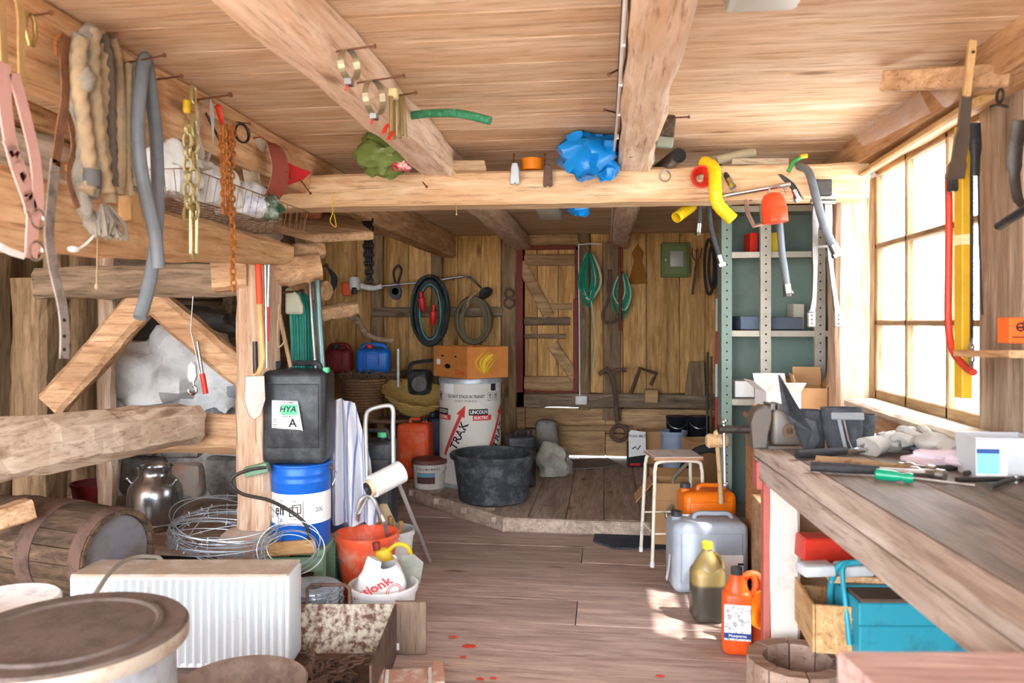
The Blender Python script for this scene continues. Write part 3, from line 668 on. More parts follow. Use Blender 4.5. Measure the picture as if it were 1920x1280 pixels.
for s, lb in ((.18, 'wooden chock under the near end of the keg'), (.65, 'wooden chock under the far end of the keg')):
    q = fc-ax*s; mb = MB(); mb.box((q.x, q.y, (q.z-.215)/2), (.12, .4, q.z-.215), Matrix.Rotation(math.atan2(ax.y, ax.x), 3, 'Z')); mb.build('wood_chock', GREYX, label=lb, cat='block', bevel=.006)
# timber scraps on top of the keg
mb = MB(); mb.beam(P(-40, 985, 3.3), P(58, 950, 3.45), .1, .09, rough=.012); mb.build('timber_scrap', OLDX, label='split timber scrap lying on the keg at the bay edge', cat='scrap')
# ---------------------------------------------------------------- drum with rusty lid, white lidded pail
dc = P(130, 700, 1.77); drum = thing('wash_drum', 'dented galvanised drum with a rusty brown lid', 'drum', (dc.x, dc.y, 0))
mb = MB(); mb.lathe([(0, 0), (.225, 0), (.228, .02), (.228, .4), (.233, .41), (.228, .42), (.228, .77), (0, .77)], 56); mb.jitter(.006, 7); mb.build('body', GALV, drum, local=True)
lid = MB(); lid.lathe([(.238, .755), (.25, .757), (.252, .79), (.246, .797), (.2, .795), (.196, .802), (.186, .802), (.18, .796), (.02, .80), (0, .80)], 56); lidm = mat('rusty_lid', '#685c55', .8, .15, dirt='#4e443e', amt=.75, sc=14, bump=.4); lo = lid.build('lid', lidm, drum, local=True)
lb_ = MB(); lb_.lathe([(.2525, .757), (.2545, .76), (.2545, .787), (.2525, .79)], 56); lb_.build('lid_band', mat('worn_zinc', '#b0a595', .6, .3, dirt='#8a6244', amt=.7, sc=12), lo, local=True)
wl_ = P(8, 1120, 2.3); pail = thing('lidded_pail', 'white plastic pail with a scuffed lid behind the drum', 'bucket', (wl_.x, wl_.y, .33))
mb = MB(); mb.lathe([(0, 0), (.12, 0), (.138, .33), (0, .33)], 36); mb.build('body', WHITEP, pail, local=True)
mb = MB(); mb.lathe([(.139, .31), (.15, .312), (.15, .338), (.143, .345), (.125, .337), (0, .337)], 40); mb.build('lid', mat('scuffed_lid', '#ecebea', .5, dirt='#8d8f96', amt=.6, sc=14, pos=.58), pail, local=True)
mb = MB(); mb.log((wl_.x, wl_.y, 0), (wl_.x, wl_.y, .33), .17, .16); mb.build('chopping_block', GREYZ, label='chopping block under the white lidded pail', cat='block')
# ---------------------------------------------------------------- radiator
rc = P(339, 1075, 3.256); rad = thing('panel_radiator', 'old white ribbed radiator with rust spots standing on the floor', 'radiator', (rc.x, rc.y, 0), TH)
hw = .447
mb = MB(); prof = []
n_ = 27
for i in range(n_*6+1):
    t = i/(n_*6); ph = (i % 6); prof.append((-hw+2*hw*t, (0, 0, .022, .026, .022, 0)[ph]))
vs = [(x, -y, .06) for x, y in prof]+[(x, -y, .425) for x, y in prof]; k = len(prof)
mb.add(vs, [(i, i+1, k+i+1, k+i) for i in range(k-1)], True); mb.build('front_panel', WPAINT, rad, local=True, thick=.002)
mb = MB(); mb.box((0, .1, .24), (2*hw, .17, .4)); mb.build('body', WPAINT, rad, local=True, bevel=.01)
mb = MB(); mb.box((0, .083, .437), (2*hw+.012, .21, .012)); mb.build('top_grille', mat('dusty_top', '#b9a793', .8, dirt='#d9d4ca', amt=.6, sc=9), rad, local=True, bevel=.004)
for z in (.425, .06): mb = MB(); mb.box((0, -.006, z), (2*hw+.006, .03, .018)); mb.build('edge_rail', WPAINT, rad, local=True, bevel=.005)
for x in (-hw-.004, hw+.004): mb = MB(); mb.cbox((x, .08, .24), (.02, .19, .39), .009); mb.build('end_panel', WPAINT, rad, local=True)
for x in (-.3, .3): mb = MB(); mb.box((x, .08, .02), (.03, .16, .045)); mb.build('foot', WPAINT, rad, local=True)
mb = MB(); mb.tube(smoothpath([P(176, 1118, 2.9), P(205, 1075, 3.05), P(240, 1048, 3.3), P(280, 1043, 3.4), P(305, 1056, 3.45), P(310, 1140, 3.5), PZ(300, 1215, .01)], 8), .009, 8)
mb.build('grey_cable', mat('grey_cable_pvc', '#9a9488', .6), label='thick grey cable arching over the radiator', cat='cable')
# ---------------------------------------------------------------- basin, trough, chains, board, brick
bc = P(452, 1278, 2.6); mb = MB(); mb.lathe([(0, .01), (.15, .01), (.2, .05), (.225, .12), (.24, .135), (.243, .145), (.235, .15), (.215, .13), (.19, .055), (.14, .02), (0, .02)], 40, (bc.x, bc.y, .14)); mb.v = [Vector((bc.x+(v.x-bc.x)*.9, bc.y+(v.y-bc.y)*.9, v.z)) for v in mb.v]
mb.build('enamel_basin', mat('stained_enamel', '#8d7a6c', .6, .2, dirt='#5c4a3e', amt=.7, sc=8), label='stained round basin in front of the radiator', cat='basin')
mb = MB(); mb.log((bc.x, bc.y, 0), (bc.x, bc.y, .148), .14, .13); mb.build('log_slice', GREYZ, label='log slice under the stained round basin', cat='block')
tc_ = P(640, 1230, 3.47); tr = thing('metal_trough', 'rusty sheet metal trough with a bail handle and flaking paint', 'trough', (tc_.x, tc_.y, 0), TH)
FLAKE = mat('flaking_cream', '#6f4c40', .85, dirt='#d6cbb6', amt=.95, sc=26, pos=.5, bump=.3)
lx0, lx1 = (540-960)/F*3.47-(640-960)/F*3.47, (742-960)/F*3.47-(640-960)/F*3.47
mb = MB(); mb.box(((lx0+lx1)/2, 0, .117), (lx1-lx0, .008, .234)); mb.build('back_wall', FLAKE, tr, local=True)
for x, h_ in ((lx0, .07), (lx1, .234)): mb = MB(); mb.box((x, -.31, h_/2), (.008, .62, h_)); mb.build('side_wall', RUST, tr, local=True)
mb = MB(); mb.box(((lx0+lx1)/2, -.62, .06), (lx1-lx0, .008, .12)); mb.build('front_wall', RUST, tr, local=True)
mb = MB(); mb.box(((lx0+lx1)/2, -.31, .01), (lx1-lx0, .62, .008)); mb.build('bottom', RUST, tr, local=True)
mb = MB(); mb.tube([(-.155, .006, .18), (-.155, .006, .3)]+[(-.135, .006, .318), (.015, .006, .318)]+[(.036, .006, .3), (.036, .006, .18)], .0085, 8); mb.build('handle', RUST, tr, local=True)
for i, (px, py, lb) in enumerate(((600, 1235, 'rusty chain heaped in the trough beside the radiator'), (640, 1248, 'rusty chain heaped in the trough near its open side'))):
    mb = MB(); q = P(px, py, 3.2); pts = [Vector((q.x+random.gauss(0, .07), q.y+random.gauss(0, .08), .03+abs(random.gauss(0, .025))+.01*k_/12)) for k_ in range(16)]
    chain(mb, smoothpath(pts, 5), .05, .006); mb.build('chain', RUST, label=lb, cat='chain')
for i in range(6):
    q = P(575+i*17, 1262, 3.05); mb = MB(); a = random.random()*360; mb.tube(smoothpath([q+Vector((math.cos(R(a))*.06, math.sin(R(a))*.06, -q.z+.03)), q+Vector((0, .02, -q.z+.05)), q+Vector((-math.cos(R(a+40))*.07, -math.sin(R(a))*.05, -q.z+.03))], 5), .01, 6, flat=.5)
    mb.build('scrap_iron', RUST, label=('bent rusty iron piece nearest the radiator in the trough', 'second bent iron piece from the radiator in the trough', 'third bent iron piece from the radiator in the trough', 'third bent iron piece from the open trough side', 'second bent iron piece from the open trough side', 'bent rusty iron piece nearest the open trough side')[i], cat='scrap', group='rusty iron pieces in the trough')
mb = MB(); q = P(770, 1182, 3.5); mb.box((q.x, q.y, .118), (.142, .03, .235), Matrix.Rotation(TH, 3, 'Z')); mb.build('board_offcut', wood('grey_ply', '#85705f', '#a38c79', 'z', '#715e50'), label='square grey board offcut standing against the trough', cat='board', bevel=.003)
mb = MB(); mb.box(P(744, 1212, 3.475), (.022, .004, .03), Matrix.Rotation(TH, 3, 'Z')); mb.build('price_sticker', PAPER, label='small white sticker on the square board offcut', cat='sticker')
bq = PZ(765, 1262, .1); br = thing('hollow_brick', 'broken brick with white mortar smears on the floor by the trough', 'brick', (bq.x, bq.y, 0), TH+.12)
BRK = mat('brick_clay', '#b98e78', .95, dirt='#d8cfc6', amt=.8, sc=10, bump=.5)
mb = MB(); mb.box((0, 0, .04), (.29, .2, .08)); mb.jitter(.006, 20); mb.build('body', BRK, br, local=True, bevel=.008)
for x in (-.12, .12): mb = MB(); mb.box((x, 0, .09), (.05, .2, .026)); mb.build('shoulder', BRK, br, local=True, bevel=.006)
for x in (-.085, .09): mb = MB(); mb.box((x, -.01, .083), (.016, .16, .014)); mb.jitter(.004, 30); mb.build('mortar', WHITEP, br, local=True, bevel=.003)
# ---------------------------------------------------------------- pails
def pail_of(name, label, loc, r0, r1, h, m, bail=True, rim=.012, bail_m=None, ba=25, rz=0.0, wrap=None, cat='bucket'):
    t = thing(name, label, cat, loc, rz); w = .004
    mb = MB(); mb.lathe([(0, 0), (r0, 0), (r1, h-.02), (r1, h-.012), (r1-w, h-.012), (r0-w, .006), (0, .006)], 36); mb.build('body', m, t, local=True)
    mb = MB(); mb.lathe([(r1, h-.03), (r1+rim*.7, h-.03), (r1+rim, h-.004), (r1+rim*.6, h), (r1-.002, h), (r1-.004, h-.02), (r1, h-.03)], 36); mb.build('rim', m, t, local=True)
    if bail:
        mb = MB(); pts = []
        for i in range(17):
            a = math.pi*i/16; x, dz = (r1+.012)*math.cos(a), -math.sin(a)*(r1*1.05); pts.append(Vector((x, dz*math.cos(R(ba)), h-.04+dz*math.sin(R(ba)))))
        mb.tube(pts, .0035, 6); mb.build('bail', bail_m or STEEL, t, local=True)
        for s in (-1, 1): mb = MB(); mb.cyl((s*r1, 0, h-.04), (s*(r1+.016), 0, h-.04), .012, n=10); mb.build('lug', m, t, local=True)
    return t
q = PZ(664, 1134, 0); pail_of('mortar_bucket', 'orange-red plastic bucket smeared with mortar, near the barbed wire', (q.x+.03, q.y+.12, 0), .118, .168, .355, mat('mortared_orange', '#ec5f38', .5, dirt='#e8a08c', amt=.75, sc=8, pos=.56), ba=35, rz=R(-10))
q = P(719, 1095, 3.78); wb1 = pail_of('paint_bucket', 'white paint bucket stuffed with a printed plastic bag', (q.x, q.y, 0), .135, .16, .225, mat('splashed_white', '#e9e8e6', .5, dirt='#c9a89c', amt=.6, sc=12, pos=.6), bail=False)
wq = q
q = P(733, 1000, 4.6); pail_of('tool_pail', 'white pail full of trowels and wooden handles by the folding stand', (q.x, q.y, 0), .11, .135, .27, WHITEP, bail=False)
tq = q
q = P(585, 1075, 3.86); pail_of('grey_pail', 'pale grey pail wrapped in loose wire below the blue drum', (q.x, q.y-.02, 0), .1, .115, .2, mat('pale_grey_plastic', '#c6cdd6', .5), bail=False)
# printed bag, trowel and yellow bottle in the paint bucket
mb = MB()
def bagf(u, v):
    a = u*2*math.pi; r_ = .13*(1-.55*v**1.5)+.03*math.sin(a*3+v*4)*v; z = .17+.17*v+.02*math.sin(a*2+1)
    return Vector((wq.x-.02+r_*math.cos(a)+.03*v, wq.y-.02+r_*math.sin(a)*.85, z))
mb.grid(bagf, 30, 12, closeu=True); mb.jitter(.022, 14); bag = mb.build('plastic_bag', mat('white_bag', '#e3e1e0', .45, dirt='#c9c3c2', amt=.5, sc=6), label='crumpled white plastic bag with red lettering in the bucket', cat='bag')
def on_bag(a, b):
    ang = -math.pi/2+a/.115; z = .245+b; r_ = .125-.2*(max(z-.19, 0))**1.15
    return Vector((wq.x-.005+(r_+.022)*math.cos(ang)+.03*(z-.17)/.17, wq.y-.03+(r_+.016)*math.sin(ang), z))
mb = MB()
def onb(a, b): return on_bag(a*.8-b*.7, b*.75+a*.5)
lettering(mb, 'nosjonk', .06, (0, 0, 0), VX, VZ, bold=True, wrap=lambda a, b: onb(a-.02, b+.01)); 
for r_ in (.03, .023):
    ring = [on_bag(.075+r_*math.cos(2*math.pi*i/20), -.01+r_*1.1*math.sin(2*math.pi*i/20)) for i in range(20)]; mb.tube(ring, .0016, 5, closed=True)
mb.build('lettering', REDINK, bag, recalc=False)
sp = MB(); a = P(768, 1062, 3.9); sp.plate([(-.05, -.07), (.055, -.085), (.07, .02), (.02, .06), (-.06, .05)], .006, a, CR, (VZ*.9+CF*.3).normalized()); sp.build('float_trowel', mat('grey_trowel', '#8d9288', .7, dirt='#a9aba0', amt=.7), label='grey plastering trowel sticking up in the paint bucket', cat='trowel')
yb = thing('yellow_jug', 'yellow jug with a brown cap leaning in the bucket', 'jug', P(725, 1048, 3.98))
YEL = mat('yellow_plastic', '#e0b81e', .4, dirt='#a88a1c', amt=.4)
mb = MB(); mb.cbox(P(722, 1052, 3.98), (.09, .07, .14), .03, rot(0, -14, 0)); mb.build('body', YEL, yb)
mb = MB(); mb.cyl(P(707, 1030, 3.98), P(705, 1016, 3.98), .02, n=14); mb.build('cap', mat('brown_cap', '#8a3326', .5), yb)
mb = MB(); mb.tube(smoothpath([P(726, 1034, 3.97), P(745, 1020, 3.97), P(765, 1026, 3.97), P(772, 1046, 3.97)], 6), .011, 8); mb.build('handle', YEL, yb)
for px0, py0, px1, py1, r_, lb in ((722, 1010, 704, 950, .012, 'flat wooden stake in the tool pail'), (735, 1008, 731, 968, .014, 'wooden trowel handle upright in the tool pail'), (748, 1008, 752, 978, .016, 'round wooden handle at the edge of the tool pail')):
    mb = MB(); mb.cyl(P(px0, py0+30, 4.6), P(px1, py1, 4.55), r_, r_*.9, 10); mb.build('wooden_stake', RAWZ, label=lb, cat='stick')
mb = MB(); mb.plate([(-.07, -.1), (.05, -.12), (.1, -.02), (.03, .13), (-.01, .13)], .012, P(716, 985, 4.62), CR, VZ); mb.build('wood_wedge', wood('fresh_pine', '#d8b98c', '#ecd6b0', 'z'), label='fresh pine wedge standing in the tool pail', cat='wedge')
# ---------------------------------------------------------------- barbed wire
WIRE = mat('zinc_wire', '#b4bcc4', .4, .7, dirt='#80868c', amt=.5)
def coil(mb, c, rx, ry, turns, r, wob, up=None, barbs=0, seg=36, zs=.06):
    M = up or Matrix.Identity(3); pts = []
    for i in range(int(turns*seg)):
        a = 2*math.pi*i/seg; k = 1+wob*noise.noise(Vector((i*.045, c.x, 3)))*1.5
        pts.append(Vector(c)+M @ Vector((rx*k*math.cos(a), ry*k*math.sin(a), zs*(noise.noise(Vector((i*.05, 7, c.y)))+i/(turns*seg)-.5))))
    mb.tube(pts, r, 5)
    for j in range(barbs):
        i = random.randrange(2, len(pts)-2); t = (pts[i+1]-pts[i]).normalized(); s = t.cross(Vector((random.random(), random.random(), random.random()))).normalized()
        mb.tube([pts[i]-s*.012, pts[i]+s*.012], r*.8, 4); s2 = t.cross(s); mb.tube([pts[i]-s2*.012+t*.004, pts[i]+s2*.012+t*.004], r*.8, 4)
    return pts
mb = MB(); q = P(425, 1005, 3.9); coil(mb, Vector((q.x, q.y, q.z)), .26, .15, 17, .0022, .3, rot(14, 6, 10), barbs=140, zs=.14)
mb.tube(smoothpath([P(300, 1035, 3.9), P(345, 1012, 3.95), P(372, 980, 4.0), P(398, 945, 4.05)], 6), .0022, 5)
mb.build('barbed_wire_coil', WIRE, label='loose pale coil of barbed wire in front of the pale post', cat='barbed wire')
mb = MB(); q = P(545, 1030, 3.75); coil(mb, q, .13, .1, 7, .0018, .35, rot(60, 0, 20), zs=.08)
mb.build('fence_wire_tangle', WIRE, label='tangle of thin fence wire beside the orange bucket', cat='wire')
q = P(587, 1118, 3.66); rl = thing('barbed_wire_roll', 'tight silver roll of barbed wire on the floor behind the trough', 'barbed wire', (q.x, q.y, 0))
mb = MB()
for k_ in range(13): coil(mb, Vector((q.x, q.y, .03+k_*.0175)), .128+.006*(k_ % 2), .128, 1, .0055, .03, barbs=26, seg=34, zs=.012)
mb.build('winding', WIRE, rl)
mb = MB(); mb.lathe([(.06, .03), (.124, .03), (.124, .255), (.06, .255), (.06, .03)], 30, (q.x, q.y, 0)); mb.build('core', GALV, rl)
mb = MB(); a = P(548, 1093, 3.6); mb.cyl(a, a+CR*.04, .028, n=14)
mb.build('wooden_ball', mat('pink_wood', '#c98f78', .7), label='round pinkish knob beside the wire roll', cat='ball')
# ---------------------------------------------------------------- green stand, blue drum, black canister
q = P(565, 1000, 4.06); GREENP = mat('faded_green', '#6f8f72', .6, dirt='#4f6a54', amt=.5)
st = thing('green_stand', 'faded green wooden stand under the blue and white drum', 'stand', (q.x, q.y, 0), TH)
mb = MB(); mb.box((0, 0, .335), (.32, .32, .03)); mb.build('top', GREENP, st, local=True, bevel=.004)
for x in (-.13, .13):
    for y in (-.13, .13): mb = MB(); mb.box((x, y, .16), (.05, .05, .32)); mb.build('leg', GREENP, st, local=True)
mb = MB(); mb.box((0, -.165, .28), (.31, .02, .07)); mb.build('rail', GREENP, st, local=True)
mb = MB(); mb.beam(P(500, 1032, 3.86), P(590, 1022, 3.9), .05, .07); mb.build('wood_block', RAWX, label='sawn pine block lying under the blue drum edge', cat='block')
bd = thing('oil_drum', 'blue steel drum with a wide white label band', 'drum', (q.x, q.y, .35), TH)
BLUD = mat('drum_blue', '#1f66c8', .35, .1, dirt='#184a92', amt=.3)
mb = MB(); mb.lathe([(0, 0), (.146, 0), (.15, .01), (.15, .32), (.153, .325), (.153, .335), (.15, .34), (.15, .36), (.153, .365), (.153, .372), (.15, .378), (.15, .405), (.155, .41), (.155, .418), (.148, .42), (0, .412)], 40); mb.build('body', BLUD, bd, local=True)
mb = MB(); mb.lathe([(.1508, .12), (.1512, .12), (.1512, .275), (.1508, .275)], 48); lab = mb.build('label_band', PAPER, bd, local=True)
def on_cyl(r, z, a0=0): return lambda a, b: Vector((r*math.sin(a/r+a0), -r*math.cos(a/r+a0), z+b))
mb = MB(); lettering(mb, 'elf', .072, (0, 0, 0), VX, VZ, bold=True, wrap=lambda a, b: on_cyl(.1518, .192, -.52)(a*.95, b)); 
f_ = on_cyl(.1518, .195, .06)
for o_, s_ in ((-.008, .0), (.008, .012)):
    ring = [f_(o_+x*.02, s_-.006+y*.024) for x, y in ((-1, -1), (1, -.8), (1, 1), (-1, .8))]; mb.tube([ring[0], ring[1], ring[2], ring[3], ring[0]], .003, 4)
fr = on_cyl(.1516, .195, -.24); ring = [fr(x, y) for x, y in ((-.1, -.045), (-.03, -.045), (.04, -.045), (.085, -.045), (.085, .045), (.04, .045), (-.03, .045), (-.1, .045), (-.1, -.045))]; mb.tube(ring, .0015, 4)
mb.build('lettering', INK, lab, local=True, recalc=False); mb = MB(); lettering(mb, '20L', .032, (0, 0, 0), VX, VZ, wrap=on_cyl(.1518, .19, .9)); mb.build('lettering', INK, lab, local=True, recalc=False)
for s in (1, -1): mb = MB(); mb.cyl((s*.148, 0, .385), (s*.165, 0, .385), .013, n=10); mb.build('bail_ear', RUST, bd, local=True)
mb = MB(); mb.tube([(.165, 0, .385), (.19, -.02, .36), (.185, -.03, .33), (.17, -.03, .3)], .003, 6); mb.build('bail', STEEL, bd, local=True)
def jerry(name, label, loc, rz, w, dp, h, m, capm, hm=None, capx=-.3, panel=True, ch=.03, cat='canister'):
    t = thing(name, label, cat, loc, rz); hb = h*.93
    mb = MB(); mb.cbox((0, 0, hb/2), (w, dp, hb), ch, n=4); mb.build('body', m, t, local=True)
    if panel:
        mb = MB(); mb.cbox((0, -dp/2-.001, hb*.52), (w*.8, .012, hb*.68), .005); mb.build('front_panel', m, t, local=True)
    mb = MB(); hw_ = w*.3; mb.tube(smoothpath([(w*.02-hw_*.6, 0, hb-.02), (w*.02-hw_*.5, 0, h*.985), (w*.05+hw_*.3, 0, h*.99), (w*.3, 0, h*.985), (w*.36, 0, hb-.02)], 5), .014, 8, flat=1.4); mb.build('handle', hm or m, t, local=True)
    mb = MB(); mb.cyl((w*capx, 0, hb-.01), (w*capx, 0, hb+.018), .028, n=14); mb.build('neck', m, t, local=True)
    mb = MB(); mb.lathe([(.031, 0), (.031, .026), (.026, .03), (0, .03)], 16, (w*capx, 0, hb+.012)); mb.build('cap', capm, t, local=True)
    return t
bk = jerry('oil_canister', 'black oil canister with a torn green and white label on the blue drum', (q.x-.01, q.y, .772), TH+.03, .325, .26, .515, BLACKP, BLACKP, capx=-.38, ch=.035)
GRNL = mat('label_green', '#5fc48c', .6)
lo = MB(); lo.plate([(-.105, -.03), (.04, -.04), (.02, .105), (-.105, .11)], .002, (0, -.1385, .22), VX, VZ); lo = lo.build('label', PAPER, bk, local=True)
mb = MB(); mb.plate([(-.06, .035), (.026, .035), (.022, .09), (-.06, .09)], .001, (0, -.1402, .22), VX, VZ); mb.build('green_field', GRNL, lo, local=True)
mb = MB(); lettering(mb, 'HYA', .042, (-.024, -.141, .284), VX, VZ, bold=True, shear=.2); lettering(mb, 'A', .06, (.0, -.141, .213), VX, VZ, bold=True); lettering(mb, 'TRANSMISS', .014, (-.02, -.141, .318), VX, VZ, bold=True); lettering(mb, 'GEAR MULTI', .012, (-.02, -.141, .248), VX, VZ, bold=True)
for i in range(9): mb.box((-.09, -.141, .19+i*.006), (.02, .001, .003 if i % 2 else .0015))
mb.build('lettering', INK, lo, local=True, recalc=False)
fl_ = MB(); fl_.add([(.02, -.1405, .326), (.04, -.1405, .18), (.055, -.165, .178), (.03, -.162, .322)], [(0, 1, 2, 3)]); fl_.build('torn_flap', PAPER, lo, local=True, thick=.0015)
mb = MB(); mb.cbox((.15, -.05, .478), (.03, .06, .03), .008); mb.build('green_clip', GRNL, bk, local=True)
def crump(c, sz, amp, seed, n=17, sc=1.9):
    """crumpled plastic: few facets with sharp creases"""
    rnd = random.Random(seed); mb = MB(); mb.sph((0, 0, 0), 1, n); o = Vector((seed*3.1, seed*1.7, 0)); vs = []
    for v in mb.v:
        w = v+Vector((rnd.uniform(-1, 1), rnd.uniform(-1, 1), rnd.uniform(-1, 1)))*(1.1/n if abs(v.z) < .98 else 0)
        k = 1+amp*noise.noise(v*sc+o)*.8-amp*.5*abs(noise.noise(v*sc*2+o))
        vs.append(Vector(c)+Vector((w.x*sz[0]*k, w.y*sz[1]*k, w.z*sz[2]*k)))
    mb.v = vs; return mb
# ================================================================ things hung along the side beam
XA = -1.5
def H(px, py, x=XA): return PX(px, py, x)
PINK = mat('pink_webbing', '#c49a92', .85, dirt='#a97f78', amt=.5, sc=8)
TANL = mat('tan_leather', '#a98a5a', .6, dirt='#7d6238', amt=.5, sc=10)
hal = thing('horse_halter', 'faded pink webbing halter with buckles hanging at the bay edge', 'halter', H(55, 480, -1.42))
for pts, w in (([(8, 118), (10, 200), (25, 290), (52, 370), (62, 405)], .04), ([(26, 138), (48, 220), (66, 300), (72, 380), (68, 405)], .036), ([(62, 405), (60, 440), (58, 484)], .04), ([(12, 260), (45, 330), (56, 400)], .03)):
    mb = MB(); mb.strap(smoothpath([H(x, y, -1.42) for x, y in pts], 5), w, .004, VY); mb.build('webbing', PINK, hal)
for px, py in ((70, 410), (68, 470)): mb = MB(); mb.tube(arc(H(px, py, -1.42), .024, 0, 345, 16, VY, VZ), .004, 6, closed=False); mb.build('ring', CHROME, hal)
mb = MB(); mb.strap(smoothpath([H(0, 462, -1.41), H(20, 472, -1.41), H(45, 480, -1.41)], 5), .016, .004, VZ); mb.build('buckle_strap', WHITEP, hal)
mb = MB(); mb.strap(smoothpath([H(5, -30, -1.43), H(4, 40, -1.43), H(8, 125, -1.43)], 5), .022, .005, VY); mb.strap(smoothpath([H(20, -40, -1.43), H(38, 20, -1.43), H(40, 100, -1.43), H(42, 160, -1.43)], 5), .022, .005, VY); mb.build('leather_loop', TANL, hal)
mb = MB(); mb.tube([H(48, 28), H(46, 50), H(55, 84), H(62, 86), H(67, 70), H(65, 42), H(58, 26), H(50, 24)], .006, 8, closed=True); mb.build('carabiner', mat('brass_zinc', '#a8925a', .4, .7), label='brass coloured snap hook on a nail', cat='snap hook')
nail(H(44, 32, -1.56), H(95, 24, -1.4), label='pale nail holding the snap hook')
# leather belt
mb = MB(); mb.strap(smoothpath([H(124, 66), H(120, 110), H(122, 180), H(112, 250), H(104, 310)], 6), .032, .005, VY); 
be = thing('leather_strap', 'long worn leather strap with holes hanging beside the rope bundle', 'strap', H(120, 672))
mb.build('upper_strap', BROWNL, be)
mb = MB(); mb.strap(smoothpath([H(104, 300), H(96, 380), H(92, 440), H(100, 500), H(116, 570), H(121, 620), H(120, 672)], 6), .034, .005, VY); low = mb.build('lower_strap', GREYL, be)
for py in (600, 630, 655): mb = MB(); q = H(120.5, py, XA+.004); mb.cyl(q-VX*.002, q+VX*.002, .005, n=8); mb.build('hole', INK, low)
mb = MB(); mb.tube([H(98, 322), H(98, 306), H(124, 306), H(124, 322)], .003, 6, closed=True); mb.build('buckle', RUSTO, be)
mb = MB(); mb.strap(smoothpath([H(118, 195), H(132, 230), H(138, 280), H(128, 330), H(146, 390)], 6), .02, .004, VY); mb.build('cross_strap', BROWNL, be)
mb = MB(); mb.tube(smoothpath([H(106, 104), H(103, 78), H(112, 66), H(122, 66)], 5), .004, 6); mb.build('hook', RUSTO, be)
# rope bundle
rb = thing('rope_bundle', 'thick bundle of grey hemp rope with a frayed end, hung from nails', 'rope', H(205, 430))
for i, (pts, m) in enumerate((([(150, 70), (138, 110), (142, 170), (150, 260), (150, 330), (160, 390), (178, 432)], ROPEG), ([(172, 56), (160, 70), (162, 140), (172, 230), (176, 300), (170, 370)], ROPEG), ([(176, 58), (172, 110), (178, 190), (186, 280), (200, 360)], ROPEM), ([(180, 58), (190, 90), (192, 170), (186, 240), (198, 310), (205, 380)], ROPEM), ([(190, 64), (202, 110), (206, 200), (208, 290), (212, 350)], mat('dark_rope', '#5a5148', .9)), ([(150, 72), (148, 160), (160, 250), (168, 330), (162, 360)], ROPEM))):
    mb = MB(); rope(mb, smoothpath([H(x, y, XA+.012*(i % 3)) for x, y in pts], 14), .021 if i != 4 else .017, pitch=.045); mb.build('strand', m, rb)
mb = MB(); mb.sph(H(160, 150, XA+.035), .032, 10, sz=(.8, 1, 1.2)); mb.jitter(.008, 40); mb.build('knot', ROPEG, rb)
mb = MB(); mb.tube([H(172, 318, XA+.03), H(172, 350, XA+.03)], .026, 10); mb.jitter(.003, 60); mb.build('whipping', mat('tarred_twine', '#5e5c5a', .8), rb)
mb = MB()
for i in range(26):
    a = random.random()*6.28; r_ = random.random()*.05; q = H(198, 385, XA+.03); mb.tube([q+Vector((0, r_*.4*math.cos(a), 0)), q+Vector((random.uniform(-.02, .03), r_*math.cos(a)+.01, -.05)), q+Vector((random.uniform(-.02, .04), r_*1.5*math.cos(a)+.02, -.085-random.random()*.015))], .006, 5)
mb.build('frayed_end', ROPEG, rb)
nail(H(190, 68, -1.56), H(226, 62, -1.38), label='rusty nail under the rope bundle, near the ceiling')
tr_ = thing('thin_rope', 'slimmer tan rope doubled beside the grey hose', 'rope', H(240, 360))
for pts in ([(210, 72), (222, 110), (228, 200), (230, 300), (226, 365)], [(240, 120), (238, 200), (236, 290), (240, 340), (246, 365)], [(252, 118), (250, 210), (252, 300), (250, 350)]):
    mb = MB(); rope(mb, smoothpath([H(x, y, XA-.01) for x, y in pts], 14), .013, pitch=.034); mb.build('strand', ROPEM, tr_)
mb = MB(); mb.tube(smoothpath([H(240, 258), H(258, 290), H(300, 340), H(330, 365)], 5), .0015, 4); mb.build('white_string', WHITEP, label='thin white string slanting to the wire basket', cat='string')
nail(H(225, 120, -1.56), H(308, 104, -1.33), label='long rusty nail carrying the bent grey hose'); nail(H(285, 150, -1.56), H(340, 143, -1.36), label='rusty nail just past the bent grey hose')
mb = MB(); mb.plate([(-.048, -.05), (.048, -.05), (.042, .03), (.034, .05), (-.034, .05), (-.042, .03)], .05, H(247, 388, -1.55), VY, VZ); mb.build('wood_toggle', RAWZ, label='bell shaped wooden toggle tied to the thin rope', cat='toggle', bevel=.008)
mb = MB(); mb.tube(smoothpath([H(183, 430), H(182, 480), H(181, 520), H(181, 540)], 4), .002, 5); mb.sph(H(181, 537), .006, 6, sz=(1, 1, 1.6)); mb.build('knotted_string', ROPEM, label='thin knotted string dangling below the frayed rope', cat='string')
mb = MB(); mb.tube(smoothpath([H(182, 435), H(160, 458), H(140, 468), H(135, 465)], 5), .004, 5); mb.sph(H(138, 467), .014, 7, sz=(1, 1.4, .7)); mb.build('string_knot', WHITEP, label='white string with a knot below the rope bundle', cat='string')
# grey hose doubled over a nail
HOSEG = mat('grey_hose', '#6a7076', .45, dirt='#4c5156', amt=.5, sc=6)
mb = MB(); mb.tube(smoothpath([H(297, 502, XA+.05), H(291, 440, XA+.05), H(275, 370, XA+.05), H(262, 300, XA+.05), H(259, 220, XA+.05), H(266, 140, XA+.05), H(271, 112, XA+.05), H(275, 116, XA+.03), H(283, 170, XA+.02), H(293, 260, XA+.02), H(296, 380, XA+.02), H(290, 470, XA+.02), H(278, 540, XA+.02), H(262, 596, XA+.02)], 6), .021, 12)
mb.build('rubber_hose', HOSEG, label='grey rubber hose bent double over a nail', cat='hose')
